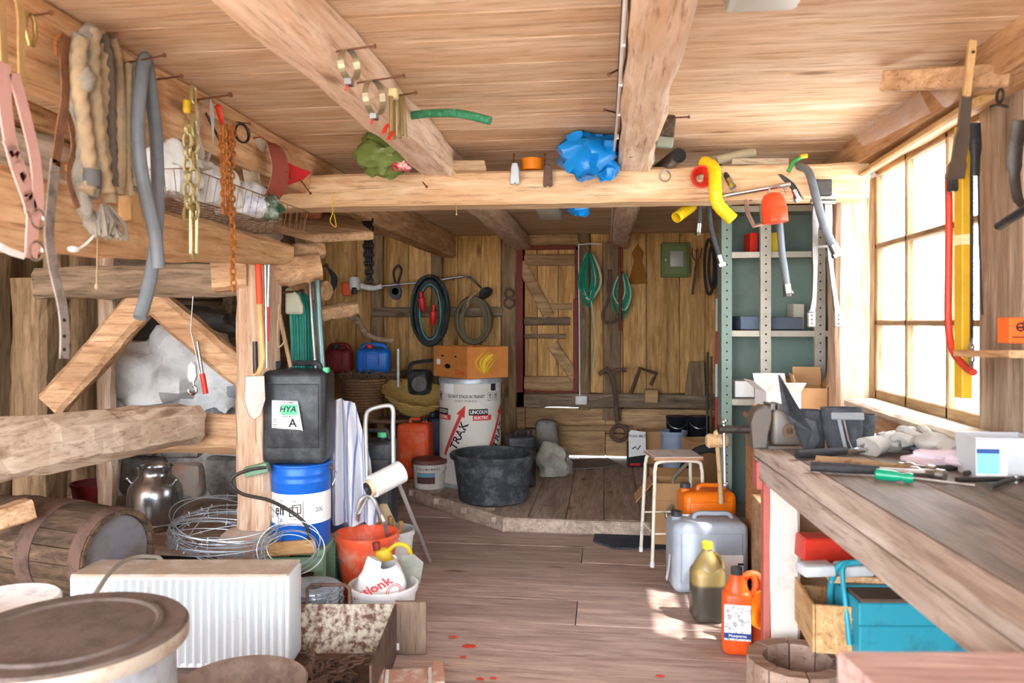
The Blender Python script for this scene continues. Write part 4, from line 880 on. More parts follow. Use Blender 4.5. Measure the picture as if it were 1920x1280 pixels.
# chain with yellow shortener
ch = thing('galvanised_chain', 'galvanised chain with long links and a yellow hook', 'chain', H(362, 482, -1.46))
GLD = mat('yellow_zinc', '#b9ac7c', .4, .7)
mb = MB(); chain(mb, [H(362, 178, -1.45), H(364, 300, -1.45), H(364, 400, -1.45)], .075, .0065, .42); mb.build('long_links', GLD, ch)
mb = MB(); chain(mb, [H(352, 240, -1.46), H(353, 330, -1.46), H(352, 410, -1.46)], .06, .0065, .5); mb.build('doubled_links', GLD, ch)
mb = MB(); mb.tube([H(357, 395, -1.45), H(357, 475, -1.45), H(362, 484, -1.45), H(368, 475, -1.45), H(368, 395, -1.45), H(362, 388, -1.45)], .007, 8, closed=True); mb.build('long_link', GLD, ch)
mb = MB(); mb.cbox(H(350, 200, -1.46), (.02, .03, .05), .008); mb.build('hook', YEL, ch)
nail(H(335, 192, -1.58), H(432, 178, -1.3), .004, label='long rusty nail carrying the galvanised chain')
mb = MB()
for k_ in range(4): mb.tube(smoothpath([H(392, 185, -1.45), H(378-k_*4, 220, -1.45), H(372+k_*3, 280, -1.45), H(385, 312-k_*6, -1.45), H(399, 270, -1.45), H(400-k_*2, 210, -1.45)], 5, True), .0016, 4, closed=True)
mb.build('wire_loop', WIRE, label='thin grey wire loops beside the galvanised chain', cat='wire')
# rusty chain bunch and red handled tool
rc_ = thing('rusty_chain', 'orange rusty chain bunch hanging in front of the wire basket', 'chain', H(436, 552, -1.44))
mb = MB()
for k_ in range(5): chain(mb, [H(414+k_*6, 240, -1.45+.01*(k_ % 2)), H(418+k_*4, 320, -1.45+.012*(k_ % 3)), H(420+k_*4, 398, -1.45)], .034, .0045, .6)
mb.build('bunch', RUSTO, rc_)
mb = MB(); chain(mb, [H(433, 390, -1.44), H(437, 440, -1.44), H(436, 500, -1.44), H(439, 550, -1.44)], .034, .0045, .6); mb.build('tail', RUSTO, rc_)
mb = MB(); mb.tube(arc(H(438, 455, -1.44), .016, 0, 360, 14, VY, VZ)[:-1], .005, 6, closed=True); mb.build('ring', RUSTO, rc_)
rt_ = thing('red_handled_tool', 'slim tool with a red handle tucked over the rusty chain', 'tool', H(412, 250, -1.47))
mb = MB(); mb.tube(smoothpath([H(408, 196, -1.47), H(412, 212, -1.47), H(418, 234, -1.47)], 4), [.006, .012, .012, .011, .011, .011, .01, .008, .006], 8); mb.build('handle', REDPL, rt_)
mb = MB(); mb.strap([H(386, 212, -1.47), H(400, 240, -1.47), H(412, 262, -1.47)], .012, .004, VY); mb.build('blade', DKMET, rt_)
mb = MB(); mb.tube(arc(H(454, 250, -1.5), .038, 0, 360, 20, (VX*.35+VY).normalized(), VZ)[:-1], .008, 8, closed=True, flat=.5); mb.build('iron_ring', DKMET, label='dark iron ring hanging next to the sanding belt', cat='ring')
nail(H(438, 228, -1.58), H(468, 232, -1.42), label='nail holding the dark iron ring')
# sanding belt + red cloth
sb = thing('sanding_belt', 'red-brown sanding belt looped over a nail on the cross beam', 'sanding belt', H(500, 372, -1.5))
bq = P(498, 318, 3.5)
mb = MB(); lp = []
for i in range(29):
    a = 2*math.pi*i/28; lp.append(bq+CR*(.062*math.cos(a))+VZ*(.125*math.sin(a)*(1 if abs(math.sin(a)) < .9 else .97))+CF*.02*math.cos(a))
mb.strap(lp, .11, .003, (CF*.9+CR*.4)); mb.build('abrasive', mat('abrasive_red', '#8e4636', .9, dirt='#7c3a2c', amt=.5), sb)
mb = MB(); lp2 = [bq+(p-bq)*.965 for p in lp]; mb.strap(lp2, .108, .002, (CF*.9+CR*.4)); mb.build('printed_backing', mat('belt_back', '#c9bca4', .8, dirt='#8a8272', amt=.4, sc=30), sb)
mb = MB(); q = P(552, 325, 3.75)
mb.add([P(530, 300, 3.7), P(548, 310, 3.72), P(582, 322, 3.85), P(566, 336, 3.85), P(530, 348, 3.7), P(545, 330, 3.66)], [(0, 1, 5), (1, 2, 3), (1, 3, 5), (3, 4, 5), (0, 5, 4)]); mb.build('red_cloth', mat('red_cloth', '#cf2a30', .8), label='bright red cloth corner behind the sanding belt', cat='cloth', thick=.006)
# ---------------------------------------------------------------- wire basket with bags
bs = thing('wire_basket', 'rusty wire basket on the shelf timber under the chains', 'basket', H(420, 470, -1.55))
mb = MB(); y0, y1, x0, x1 = H(322, 420, -1.56).y, 3.72, -1.74, -1.5; zb, zt = 1.945, 2.05
RW = mat('rusty_wire', '#8a6a52', .7, .4)
for z, g_ in ((zb, .0), (zt, .02)): mb.tube([(x0-g_, y0-g_, z), (x1+g_, y0-g_, z), (x1+g_, y1+g_, z), (x0-g_, y1+g_, z)], .0028, 5, closed=True)
mb.build('rim', RW, bs)
mb = MB()
for i in range(19):
    y = y0+(y1-y0)*i/18; mb.tube([(x1+.02, y, zt), (x1, y, zb), (x0, y, zb), (x0-.02, y, zt)], .0016, 4)
for i in range(7): x = x0+(x1-x0)*i/6; mb.tube([(x, y0-.02, zt), (x, y0, zb), (x, y1, zb), (x, y1+.02, zt)], .0016, 4)
mb.build('mesh', RW, bs)
WBAG = mat('white_bag_film', '#e6e6e4', .5, dirt='#cfd2d4', amt=.5, sc=7)
lump(Vector((-1.62, y0+.12, 2.06)), (.085, .1, .11), .35, 'white plastic bag at the near end of the wire basket', 'plastic_bag', WBAG, 'bag', seed=11, n=20)
lump(Vector((-1.62, y0+.36, 2.05)), (.1, .14, .1), .35, 'large crumpled white bag in the middle of the wire basket', 'plastic_bag', WBAG, 'bag', seed=12, n=20)
lump(Vector((-1.6, y0+.62, 2.03)), (.1, .12, .085), .4, 'white and blue printed bag at the far end of the wire basket', 'plastic_bag', mat('white_blue_bag', '#e2e6ea', .5, dirt='#2a52b0', amt=.9, sc=8, pos=.62), 'bag', seed=14, n=20)
lump(Vector((-1.57, y0+.76, 2.02)), (.09, .08, .07), .35, 'dark green plastic bag at the back of the basket', 'plastic_bag', mat('green_bag', '#2c5a40', .5, dirt='#e0e4e0', amt=.8, sc=9, pos=.6), 'bag', seed=15, n=18)
# ================================================================ along the ceiling beams
def hose_clamp(c, r, label, g):
    t = thing('hose_clamp', label, 'hose clamp', c-VZ*r, group=g); M = (CR*.35+CF*.94).normalized()
    mb = MB(); mb.strap(arc(c, r, -80, 275, 26, M, VZ), .022, .002, M.cross(VZ)); mb.build('band', mat('clamp_zinc', '#a39a80', .35, .8, dirt='#7a6c50', amt=.5), t)
    mb = MB(); mb.box(c-VZ*(r+.006), (.02, .03, .018)); mb.build('screw_housing', STEEL, t)
    mb = MB(); mb.strap([c-VZ*(r+.004), c-VZ*(r+.03)-CR*.012], .014, .001, M); mb.build('red_tag', REDPL, t)
q = PX(655, 122, -.735); hose_clamp(q, .044, 'round brass hose clamp nearest the camera on the ceiling beam', 'hose clamps on nails'); nail(q+VZ*.04-VX*.05, q+VZ*.052+VX*.075, label='nail holding the brass hose clamp')
q = PX(702, 183, -.735); hose_clamp(q, .055, 'larger steel hose clamp further along the ceiling beam', 'hose clamps on nails'); nail(q+VZ*.05-VX*.05, q+VZ*.066+VX*.095, label='nail holding the larger hose clamp')
kb = thing('peg_bundle', 'bundle of slim brass pegs with red tags on the ceiling beam', 'pegs', PX(745, 262, -.74))
for i in range(7):
    mb = MB(); x = 730+i*4.5; mb.cyl(PX(x, 180, -.745+.012*(i % 2)), PX(x-1+i*.8, 250+(i*5) % 11, -.745+.012*(i % 3)), .005, .0065, 7); mb.build('peg', mat('peg_brass', '#9a8660', .5, .5), kb)
mb = MB(); mb.cbox(PX(738, 176, -.735), (.03, .03, .035), .004); mb.build('tape', mat('masking_tape', '#d9cf9c', .7), kb)
for a, b in (((728, 232), (718, 250)), ((737, 246), (728, 262))): mb = MB(); mb.strap([PX(*a, -.725), PX(*b, -.725)], .014, .002, CR); mb.build('red_tag', REDPL, kb)
nail(PX(740, 180, -.79), PX(779, 174, -.66), label='nail holding the bundle of pegs')
mb = MB(); mb.tube(smoothpath([P(764, 218, 3.12), P(800, 213, 3.05), P(860, 213, 2.98), P(918, 226, 2.92)], 6), .0165, 12)
mb.tube(smoothpath([P(918, 226, 2.92), P(919.5, 226.5, 2.919)], 2), .0168, 12); gh = mb.build('garden_hose', mat('green_hose', '#2f7a55', .4, dirt='#6fae8c', amt=.5, sc=60), label='short green garden hose stub sticking out of the beam', cat='hose')
mb = crump(P(718, 292, 3.72), (.12, .1, .095), .6, 21); mb.build('plastic_bag', mat('olive_bag', '#6a7a3e', .3, dirt='#8c9c62', amt=.5, sc=7), label='olive green plastic bag squeezed beside the ceiling beam', cat='bag')
lump(P(752, 312, 3.72), (.05, .06, .03), .3, 'red and white striped bag under the olive one', 'plastic_bag', mat('striped_bag', '#c9303a', .4, dirt='#e8dcd8', amt=.9, sc=26), 'bag', seed=22, n=16)
mb = MB(); mb.plate([(0, 0), (.31, 0), (.3, .05), (.02, .05)], .1, P(800, 322, 3.98), CR, VZ); mb.build('wood_offcut', wood('grey_offcut', '#a58a6c', '#c9b090', 'x'), label='flat grey wood offcut lying on the cross beam', cat='offcut', bevel=.004)
def clip(px, py, m, label):
    t = thing('cable_clip', label, 'clip', P(px, py+22, 3.9), group='clips hung on the cross beam')
    mb = MB(); mb.plate([(-.024, -.055), (-.01, -.062), (0, -.05), (.01, -.062), (.024, -.055), (.022, .02), (.012, .05), (-.012, .05), (-.02, .02)], .02, P(px, py, 3.9), CR, VZ); mb.build('body', m, t, bevel=.003)
    mb = MB(); mb.tube(arc(P(px, py-14, 3.9), .012, 0, 360, 12, CR, VZ)[:-1], .003, 6, closed=True); mb.build('eye', STEEL, t)
clip(965, 324, GALV, 'grey zinc clip hung on the cross beam'); clip(1027, 328, RUST, 'rusty brown clip hung on the cross beam')
nail(P(962, 310, 3.98), P(964, 290, 3.85), label='nail above the grey zinc clip'); nail(P(1022, 318, 3.98), P(1022, 290, 3.9), label='upright nail beside the orange tape roll')
q = P(998, 318, 4.0); mb = MB(); mb.lathe([(.028, 0), (.055, 0), (.055, .058), (.028, .058), (.028, 0)], 28, (q.x, q.y, 2.282)); mb.build('tape_roll', mat('orange_tape', '#e8871e', .35), label='roll of orange tape lying on the cross beam', cat='tape')
BLUEB = mat('blue_bag', '#0f86d8', .28, dirt='#0a64ae', amt=.4, sc=6)
bb = thing('blue_sack', 'bright blue plastic bag of folded film stuffed over the cross beam', 'bag', P(1100, 335, 3.7))
mb = crump(P(1102, 287, 3.74), (.155, .17, .118), .55, 31); mb.v = [Vector((v.x, v.y, min(v.z, 2.392))) for v in mb.v]; mb.build('body', BLUEB, bb)
mb = crump(P(1135, 318, 3.72), (.06, .07, .06), .5, 32, 9); mb.build('fold', BLUEB, bb)
mb = crump(P(1085, 378, 4.25), (.075, .08, .085), .3, 33, 10); mb.build('tail', BLUEB, bb)
# brush, black pipe, ring
bsh = thing('paint_brush', 'wide dirty brush hanging from a nail by the ceiling beam', 'brush', P(1248, 278, 3.3))
mb = MB(); mb.box(P(1250, 237, 3.3), (.07, .03, .1), rot(0, 6, 7)); mb.build('bristles', mat('dark_bristle', '#4c4238', .9, dirt='#8a7a62', amt=.6, sc=30, bump=.6), bsh, bevel=.008)
mb = MB(); mb.box(P(1246, 267, 3.3), (.07, .034, .045), rot(0, 6, 7)); mb.build('ferrule', mat('grey_ferrule', '#8c9488', .6, .3), bsh, bevel=.004)
nail(P(1236, 222, 3.32), P(1291, 219, 3.2), label='nail holding the dirty brush')
mb = MB(); a, b = P(1236, 318, 4.05), P(1273, 291, 3.72); mb.tube([a, b], .036, 20, cap=False); mb.tube([b, a], .031, 20, cap=False)
mb.lathe([(.031, 0), (.036, 0)], 20, b, frame(b-a)); mb.build('plastic_pipe', BLACKP, label='black plastic pipe end lying on the cross beam', cat='pipe', recalc=False)
mb = MB()
for k_ in range(3): mb.lathe([(.022, 0), (.031, 0), (.031, .012), (.022, .012), (.022, 0)], 22, P(1247, 330, 3.86)+CF*.012*k_, frame(CF))
mb.build('pipe_fitting', CHROME, label='ribbed chrome pipe fitting hung on the cross beam', cat='fitting')
fn = thing('red_funnel', 'round red plastic funnel hung on the cross beam', 'funnel', P(1316, 352, 3.8))
mb = MB(); mb.lathe([(.018, .07), (.02, .05), (.05, .0), (.056, 0), (.056, -.004), (.047, -.003), (.016, .05), (.014, .07)], 30, P(1316, 331, 3.8), frame(CF)); mb.build('cone', REDPL, fn)
mb = MB(); mb.lathe([(.006, 0), (.012, .0), (.012, .02), (.006, .02)], 12, P(1316, 331, 3.83), frame(CF)); mb.build('spout', CHROME, fn)
# spiral yellow hose guard
def spiral(pts, r, turns_per_m, label, name, m):
    mb = MB(); pth = smoothpath(pts, 14); L_ = 0; vs = []
    for i, p in enumerate(pth):
        if i: L_ += (p-pth[i-1]).length
        t = (pth[min(i+1, len(pth)-1)]-pth[max(i-1, 0)]).normalized(); x = CF; y = t.cross(x).normalized()
        s_ = (L_*turns_per_m) % 1; rr = r*(.93+.1*s_)
        for j in range(16): a = 2*math.pi*j/16; vs.append(p+(x-t*x.dot(t)).normalized()*rr*math.cos(a)+y*rr*math.sin(a))
    k = len(pth); mb.add(vs, [(i*16+j, i*16+(j+1) % 16, i*16+16+(j+1) % 16, i*16+16+j) for i in range(k-1) for j in range(16)], True)
    return mb.build(name, m, label=label, cat='hose guard', thick=.002)
SPY = mat('yellow_spiral', '#efc91c', .35, dirt='#d0a414', amt=.3)
spiral([P(1318, 303, 3.85), P(1338, 316, 3.8), P(1341, 350, 3.76), P(1346, 382, 3.76), P(1374, 412, 3.76)], .032, 32, 'long yellow spiral hose guard drooping beside the red funnel', 'spiral_hose_guard', SPY)
spiral([P(1298, 386, 4.2), P(1284, 396, 4.15), P(1268, 408, 4.1)], .03, 32, 'short yellow spiral guard piece below the cross beam', 'spiral_hose_guard', SPY)
mb = MB(); mb.cyl(P(1340, 302, 3.95), P(1412, 285, 4.05), .026, n=16); mb.cyl(P(1338, 302.5, 3.948), P(1341, 302, 3.952), .012); mb.build('paint_roller', mat('roller_fleece', '#cfc6a8', .9, bump=.4, sc=60), label='dirty cream paint roller lying on the cross beam', cat='roller')
lath = MB(); lath.box(P(1425, 303, 3.95), (.29, .02, .032), Matrix.Rotation(TH, 3, 'Z')); lth = lath.build('rack_lath', wood('white_lath', '#cbbca4', '#e6dac6', 'x'), label='pale notched lath lying on the cross beam', cat='lath', bevel=.003)
# ---------------------------------------------------------------- hoses and tools at the window end of the cross beam
HB = mat('hydraulic_black', '#35373a', .6, dirt='#56585a', amt=.4)
def hydr(pts, r, label, ends=(0, 1), m=HB):
    t = thing('hydraulic_hose', label, 'hose', P(*pts[-1])); pth = smoothpath([P(*p) for p in pts], 7); mb = MB(); mb.tube(pth, r, 10); mb.build('tube', m, t)
    for e in ends:
        a, b = (pth[0], pth[1]) if e == 0 else (pth[-1], pth[-2]); d = (a-b).normalized()
        mb = MB(); mb.cyl(a-d*.02, a+d*.025, r*1.25, n=12); mb.cyl(a+d*.025, a+d*.042, r*1.45, n=6); mb.build('fitting', CHROME, t)
    return t
hydr([(1312, 376, 4.06), (1312, 400, 4.08), (1310, 425, 4.1)], .013, 'short black hydraulic hose with steel end below the beam', (1,))
hydr([(1328, 376, 4.06), (1332, 420, 4.14), (1342, 460, 4.15), (1350, 485, 4.15)], .014, 'long black hydraulic hose curving in front of the shelving', (1,))
hydr([(1350, 312, 3.9), (1360, 326, 3.84), (1369, 342, 3.8)], .013, 'stubby black hose on the cross beam beside the yellow guard', (1,))
hydr([(1352, 322, 3.92), (1400, 316, 3.86), (1450, 324, 3.82), (1482, 346, 3.8), (1492, 362, 3.8)], .017, 'thick black hose arching over the cross beam end', (1,))
hydr([(1496, 312, 3.8), (1516, 322, 3.7), (1530, 370, 3.64), (1546, 425, 3.63), (1564, 465, 3.63)], .019, 'grey hose hanging over the long steel puller', (1,), HOSEG)
hydr([(1456, 372, 3.86), (1462, 425, 3.95), (1466, 470, 4.0), (1472, 510, 4.0), (1476, 540, 4.0)], .018, 'grey hose with banjo end hanging before the shelving', (1,), HOSEG)
mb = MB(); mb.tube(arc(P(1480, 549, 4.0), .014, 0, 360, 14, CR, VZ)[:-1], .007, 8, closed=True); mb.build('banjo_eye', CHROME, label='steel banjo eye at the low end of a grey hose', cat='fitting')
mb = MB(); mb.cyl(P(1362, 366, 3.78), P(1482, 345, 3.72), .011, n=12); mb.cyl(P(1352, 369, 3.785), P(1362, 366, 3.78), .005, .01, 10); mb.build('grease_gun_tube', CHROME, label='slim aluminium tube sloping across the beam end', cat='tube')
cc = thing('c_clamp', 'rusty pinkish c-clamp hanging at the beam end', 'clamp', P(1415, 430, 3.84)); CLM = mat('clamp_iron', '#9a7a6c', .7, .4, dirt='#6c5248', amt=.6)
mb = MB(); mb.tube([P(x, y, 3.84) for x, y in ((1432, 352), (1402, 346), (1396, 360), (1402, 400), (1414, 424), (1428, 420), (1440, 404))], .011, 4, up=CF); mb.build('frame', CLM, cc)
mb = MB(); mb.cyl(P(1404, 340, 3.84), P(1408, 376, 3.84), .007, n=10); mb.build('screw', DKMET, cc)
lp_ = thing('red_lamp', 'orange-red metal cup lamp hanging at the beam end', 'lamp', P(1455, 420, 3.72)); q = P(1454, 418, 3.72)
mb = MB(); mb.lathe([(.058, 0), (.061, .003), (.061, .07), (.058, .074), (.058, .08), (.053, .115), (.04, .138), (.02, .146), (0, .147)], 32, q, rot(0, -6, 0)); mb.build('shade', mat('red_enamel', '#e04a26', .3, dirt='#c03a1c', amt=.3), lp_)
mb = MB(); mb.tube(smoothpath([P(1440, 366, 3.72), P(1444, 352, 3.72), P(1466, 350, 3.72), P(1474, 362, 3.72)], 5), .004, 6); mb.build('bail', STEEL, lp_)
gy = MB(); gy.tube(smoothpath([P(1478, 322, 3.78), P(1488, 304, 3.78), P(1504, 294, 3.78)], 5), .01, 10); gyo = thing('green_hook', 'green coated hook with a yellow tip at the beam end', 'hook', P(1478, 322, 3.78)); gy.build('shank', mat('green_coat', '#3c9a4c', .4), gyo)
mb = MB(); mb.cyl(P(1500, 294, 3.78), P(1513, 292, 3.78), .012, n=10); mb.build('tip', YEL, gyo)
pl = thing('bearing_puller', 'long two-legged steel puller hanging beside the window post', 'puller', P(1545, 614, 3.7)); PST = mat('bright_steel', '#8e8884', .4, .8, dirt='#5e5854', amt=.4)
for pts in ([(1532, 372), (1528, 430), (1528, 500), (1526, 560), (1522, 585)], [(1552, 372), (1554, 430), (1558, 500), (1566, 560), (1570, 585)]):
    mb = MB(); mb.strap(smoothpath([P(x, y, 3.7) for x, y in pts], 4), [.034]*4+[.026]*4+[.02]*5+[.024]*3+[.034], .014, CR); leg = mb.build('leg', PST, pl)
    mb = MB(); e = P(pts[-1][0]+(-1 if pts[0][0] < 1540 else 1), 598, 3.7); mb.plate([(-.018, -.04), (.018, -.04), (.02, .035), (-.02, .035)], .014, e, CR, VZ); jaw = mb.build('jaw', PST, pl, bevel=.005)
    for k_ in range(3): mb = MB(); mb.cyl(e+VZ*(-.022+k_*.02)-CF*.008, e+VZ*(-.022+k_*.02)-CF*.0075, .004, n=8); mb.build('hole', INK, jaw)
mb = MB(); mb.cyl(P(1524, 462, 3.7), P(1560, 462, 3.7), .008); mb.cyl(P(1520, 378, 3.69), P(1566, 378, 3.69), .012); mb.build('crossbar', PST, pl)
mb = MB(); mb.box(P(1541, 352, 3.72), (.09, .03, .08), Matrix.Rotation(TH, 3, 'Z')); mb.build('head', DKMET, pl, bevel=.005)
# ---------------------------------------------------------------- lamps and cable on the ceiling
def batten(c0, c1, w, label, far):
    t = thing('ceiling_lamp', label, 'lamp', (c0+c1)/2, group='fluorescent ceiling lamps'); d = (c1-c0); L_ = d.length; mid = (c0+c1)/2; rt2 = Matrix.Rotation(math.atan2(d.y, d.x)-math.pi/2, 3, 'Z')
    mb = MB(); mb.box((mid.x, mid.y, 2.385), (w*.8, L_*.96, .03), rt2); mb.build('housing', WHITEP, t, bevel=.004)
    mb = MB(); mb.cbox((mid.x, mid.y, 2.345), (w, L_, .055), .02, rt2); mb.build('diffuser', mat('frosted_diffuser', '#c9cfc8', .35, dirt='#b4bab4', amt=.3), t)
a = P(1425, 25, 2.05); batten(Vector((a.x, 1.55, 2.4)), Vector((a.x, 2.12, 2.4)), .19, 'greenish white ceiling lamp at the top edge by the window side', 0)
a = P(1030, 405, 5.9); batten(Vector((a.x, 5.3, 2.4)), Vector((a.x, 6.2, 2.4)), .19, 'white ceiling lamp behind the cross beam', 1)
a = P(1400, 35, 2.05); mb = MB(); mb.tube([Vector((.23, 1.95, 2.395)), Vector((a.x, 1.95, 2.392))], .006, 6); mb.build('lamp_cable', WHITEP, label='white cable from the ceiling beam to the near lamp', cat='cable')
cb = thing('beam_cable', 'white cable clipped along the ceiling beam toward the back door', 'cable', (.05, 4, 2.3))
mb = MB(); mb.tube(smoothpath([Vector((.05, 1.3, 2.30)), Vector((.048, 3.0, 2.305)), Vector((.04, 4.0, 2.30)), Vector((.05, 5.5, 2.30)), Vector((.05, 7.7, 2.28))], 6), .006, 6); mb.tube(smoothpath([Vector((.05, 3.86, 2.3)), Vector((.07, 3.84, 2.27)), Vector((.15, 3.83, 2.255)), Vector((.225, 3.84, 2.275)), Vector((.24, 3.9, 2.33))], 5), .006, 6); mb.build('cord', WHITEP, cb)
for i in range(16): mb = MB(); mb.box((.052, 1.5+i*.38, 2.305), (.012, .014, .02)); mb.build('clip', WHITEP, cb)
mb = MB(); mb.box((.048, 2.6, 2.34), (.012, 2.6, .05)); mb.build('bark_strip', mat('dark_bark', '#3c322a', .9), label='dark strip of bark left on the beam edge', cat='bark', bevel=.003)
for px, py, px2, py2, d, lb in ((1165, 128, 1142, 139, 2.6, 'bent nail in the side of the beam near the lamp'), (1150, 210, 1134, 206, 3.2, 'short nail in the side of the beam near the blue bag'), (567, 342, 582, 362, 3.9, 'long rusty nail in the cross beam under the red cloth'), (794, 343, 800, 350, 3.9, 'small rusty nail in the face of the cross beam')):
    nail(P(px, py, d), P(px2, py2, d-.08), label=lb)
for px, py in ((1201, 282), (1183, 290)): mb = MB(); mb.tube(arc(P(px, py, 3.55), .012, -150, 100, 10, CR, VZ), .0025, 6); mb.build('screw_hook', mat('brass_hook', '#a88850', .4, .8), label='brass screw hook under the ceiling beam '+('nearer the window' if px > 1190 else 'nearer the blue bag'), cat='hook')
# ---------------------------------------------------------------- wall by the window
XR = 1.2
def Q(px, py, x=XR): return PX(px, py, x)
mb = MB(); mb.beam(P(1656, 152, 2.74), P(1898, 142, 2.4), .03, .07, rough=.003, ch=.005); mb.build('bracket_board', OLDX, label='short board jutting from the wall above the window', cat='board')
def Qm(px, py): return PX(px, py, 1.12)
sw = thing('machete', 'steel blade with a riveted tan handle hanging over the window', 'machete', Qm(1790, 330))
mb = MB(); mb.plate([(-.022, -.085), (.0, -.09), (.02, .085), (-.004, .09)], .02, Qm(1819, 128), CR, VZ); hn = mb.build('handle', RAWZ, sw, bevel=.004)
for py in (100, 150): mb = MB(); q = Qm(1819+(125-py)*.06, py); mb.cyl(q-CF*.014, q-CF*.011, .005, n=8); mb.build('rivet', DKMET, hn)
mb = MB(); mb.strap(smoothpath([Qm(1812, 172), Qm(1806, 240), Qm(1797, 300), Qm(1790, 335)], 5), [.034]*6+[.044]*5+[.056]*4+[.06], .012, CR); mb.build('blade', mat('blade_steel', '#8d857c', .25, .9), sw)
mb = MB(); mb.box(Q(1792, 345), (.05, .03, .05)); mb.build('scabbard_tip', BLACKP, sw, bevel=.005)
bw_ = thing('bow_saw', 'red tubular bow saw hanging in front of the window', 'saw', Q(1800, 700))
mb = MB(); mb.tube(smoothpath([Q(1778, 325), Q(1779, 420), Q(1778, 520), Q(1778, 610), Q(1786, 655), Q(1806, 684), Q(1826, 698)], 6), .0125, 12); mb.build('frame', mat('saw_red', '#c8402c', .45, dirt='#8a3a2c', amt=.6, sc=18), bw_)
mb = MB(); mb.strap([Q(1822, 330), Q(1822, 480), Q(1822, 640)], .012, .0015, CR)
for i in range(40): mb.add([Q(1823.5, 335+i*7.6), Q(1823.5, 340+i*7.6), Q(1826, 337.5+i*7.6)], [(0, 1, 2)])
mb.build('blade', DKMET, bw_, recalc=False)
mb = MB(); chain(mb, [Q(1821, 640), Q(1822, 690)], .03, .004); mb.build('tension_link', STEEL, bw_)
sl = thing('spirit_level', 'long yellow spirit level hanging in front of the window', 'level', Q(1806, 745))
mb = MB(); a, b = Q(1807, 235, 1.22), Q(1805, 746, 1.22); mb.box((a+b)/2, (.036, .05, (a-b).length), Matrix.Rotation(TH, 3, 'Z')); bd_ = mb.build('body', mat('level_yellow', '#d9a92c', .45, dirt='#b08a24', amt=.4), sl, bevel=.003)
mb = MB(); mb.box(Q(1807, 450, 1.22), (.038, .052, .035), Matrix.Rotation(TH, 3, 'Z')); mb.build('vial', mat('vial_clear', '#e9e6b0', .2), sl)
mb = MB(); mb.tube(smoothpath([Q(1827, 232, 1.22), Q(1829, 280, 1.22), Q(1828, 330, 1.22)], 4), [.02]*5+[.016]*4, 10, flat=.6); mb.build('black_scabbard', BLACKP, label='black sheath hanging between level and boards', cat='sheath')
mb = MB(); mb.strap([Q(1834, 325, 1.22), Q(1836, 450, 1.22), Q(1842, 590, 1.22)], .006, .003, CR); mb.build('strap_iron', DKMET, label='thin dark strap beside the spirit level', cat='strap')
hs_ = thing('pruning_saw', 'dark curved pruning saw hanging at the photo edge wall', 'saw', Q(1905, 430))
mb = MB(); mb.tube(smoothpath([Q(1912, 225), Q(1902, 300), Q(1908, 370), Q(1930, 400)], 6), [.022]*8+[.016]*6+[.012]*5, 8, flat=.4); mb.build('blade', DKMET, hs_)
mb = MB(); mb.cyl(Q(1872, 424), Q(1935, 385), .014, n=10); mb.build('handle', BLACKP, hs_)
mb = MB(); mb.cyl(Q(1868, 427), Q(1878, 421), .01, n=10); mb.build('tip', RAWX, hs_)
mb = MB(); mb.tube(arc(Q(1875, 180), .02, 0, 360, 14, VY, VZ)[:-1], .005, 6, closed=True); mb.tube([Q(1858, 200), Q(1872, 196), Q(1888, 200)], .005, 6); mb.build('wall_hook', DKMET, label='iron ring hook on the boards by the window', cat='hook')
mb = MB(); mb.beam(Q(1846, 662, 1.27), Q(1960, 664, 1.27), .2, .022, rough=.002, ch=.003); mb.build('wall_shelf', OLDY, label='small wall shelf carrying the orange box', cat='shelf')
ob = thing('orange_box', 'small orange box with a black round emblem on the wall shelf', 'box', Q(1904, 655, 1.22)); ORB = mat('orange_card', '#f0682a', .5)
qb = Q(1908, 619, 1.22); mb = MB(); mb.box(qb, (.085, .06, .076), Matrix.Rotation(TH, 3, 'Z')); body = mb.build('body', ORB, ob, bevel=.002)
f0 = qb-CF*.0315+CR*(-.012)
mb = MB(); mb.tube(arc(f0+VZ*.01, .011, 0, 360, 18, CR, VZ)[:-1], .0025, 5, closed=True); mb.tube([f0+VZ*.02+CR*.006, f0+VZ*.028+CR*.012], .002, 4); mb.box(f0+VZ*.009, (.026, .001, .006), Matrix.Rotation(TH, 3, 'Z')); mb.box(f0-VZ*.02, (.05, .001, .003), Matrix.Rotation(TH, 3, 'Z')); mb.build('emblem', INK, body, recalc=False)
# cobwebs: thin grey films in the corners of the window
WEB, _nt, _b = _new('cobweb'); _o = _nt.nodes['Material Output']; _tr = _N(_nt, 'ShaderNodeBsdfTransparent'); _df = _N(_nt, 'ShaderNodeBsdfDiffuse'); _mx = _N(_nt, 'ShaderNodeMixShader'); _df.inputs['Color'].default_value = (.8, .8, .82, 1)
_n = _N(_nt, 'ShaderNodeTexNoise'); _n.inputs['Scale'].default_value = 18; _n.inputs['Detail'].default_value = 6; _tc = _N(_nt, 'ShaderNodeTexCoord'); _nt.links.new(_tc.outputs['Object'], _n.inputs['Vector'])
_mr = _N(_nt, 'ShaderNodeMapRange'); _mr.inputs['From Min'].default_value = .35; _mr.inputs['From Max'].default_value = .75; _mr.inputs['To Min'].default_value = .12; _mr.inputs['To Max'].default_value = .32; _nt.links.new(_n.outputs['Fac'], _mr.inputs['Value']); _nt.links.new(_mr.outputs[0], _mx.inputs[0]); _nt.links.new(_tr.outputs[0], _mx.inputs[1]); _nt.links.new(_df.outputs[0], _mx.inputs[2]); _nt.links.new(_mx.outputs[0], _o.inputs['Surface'])
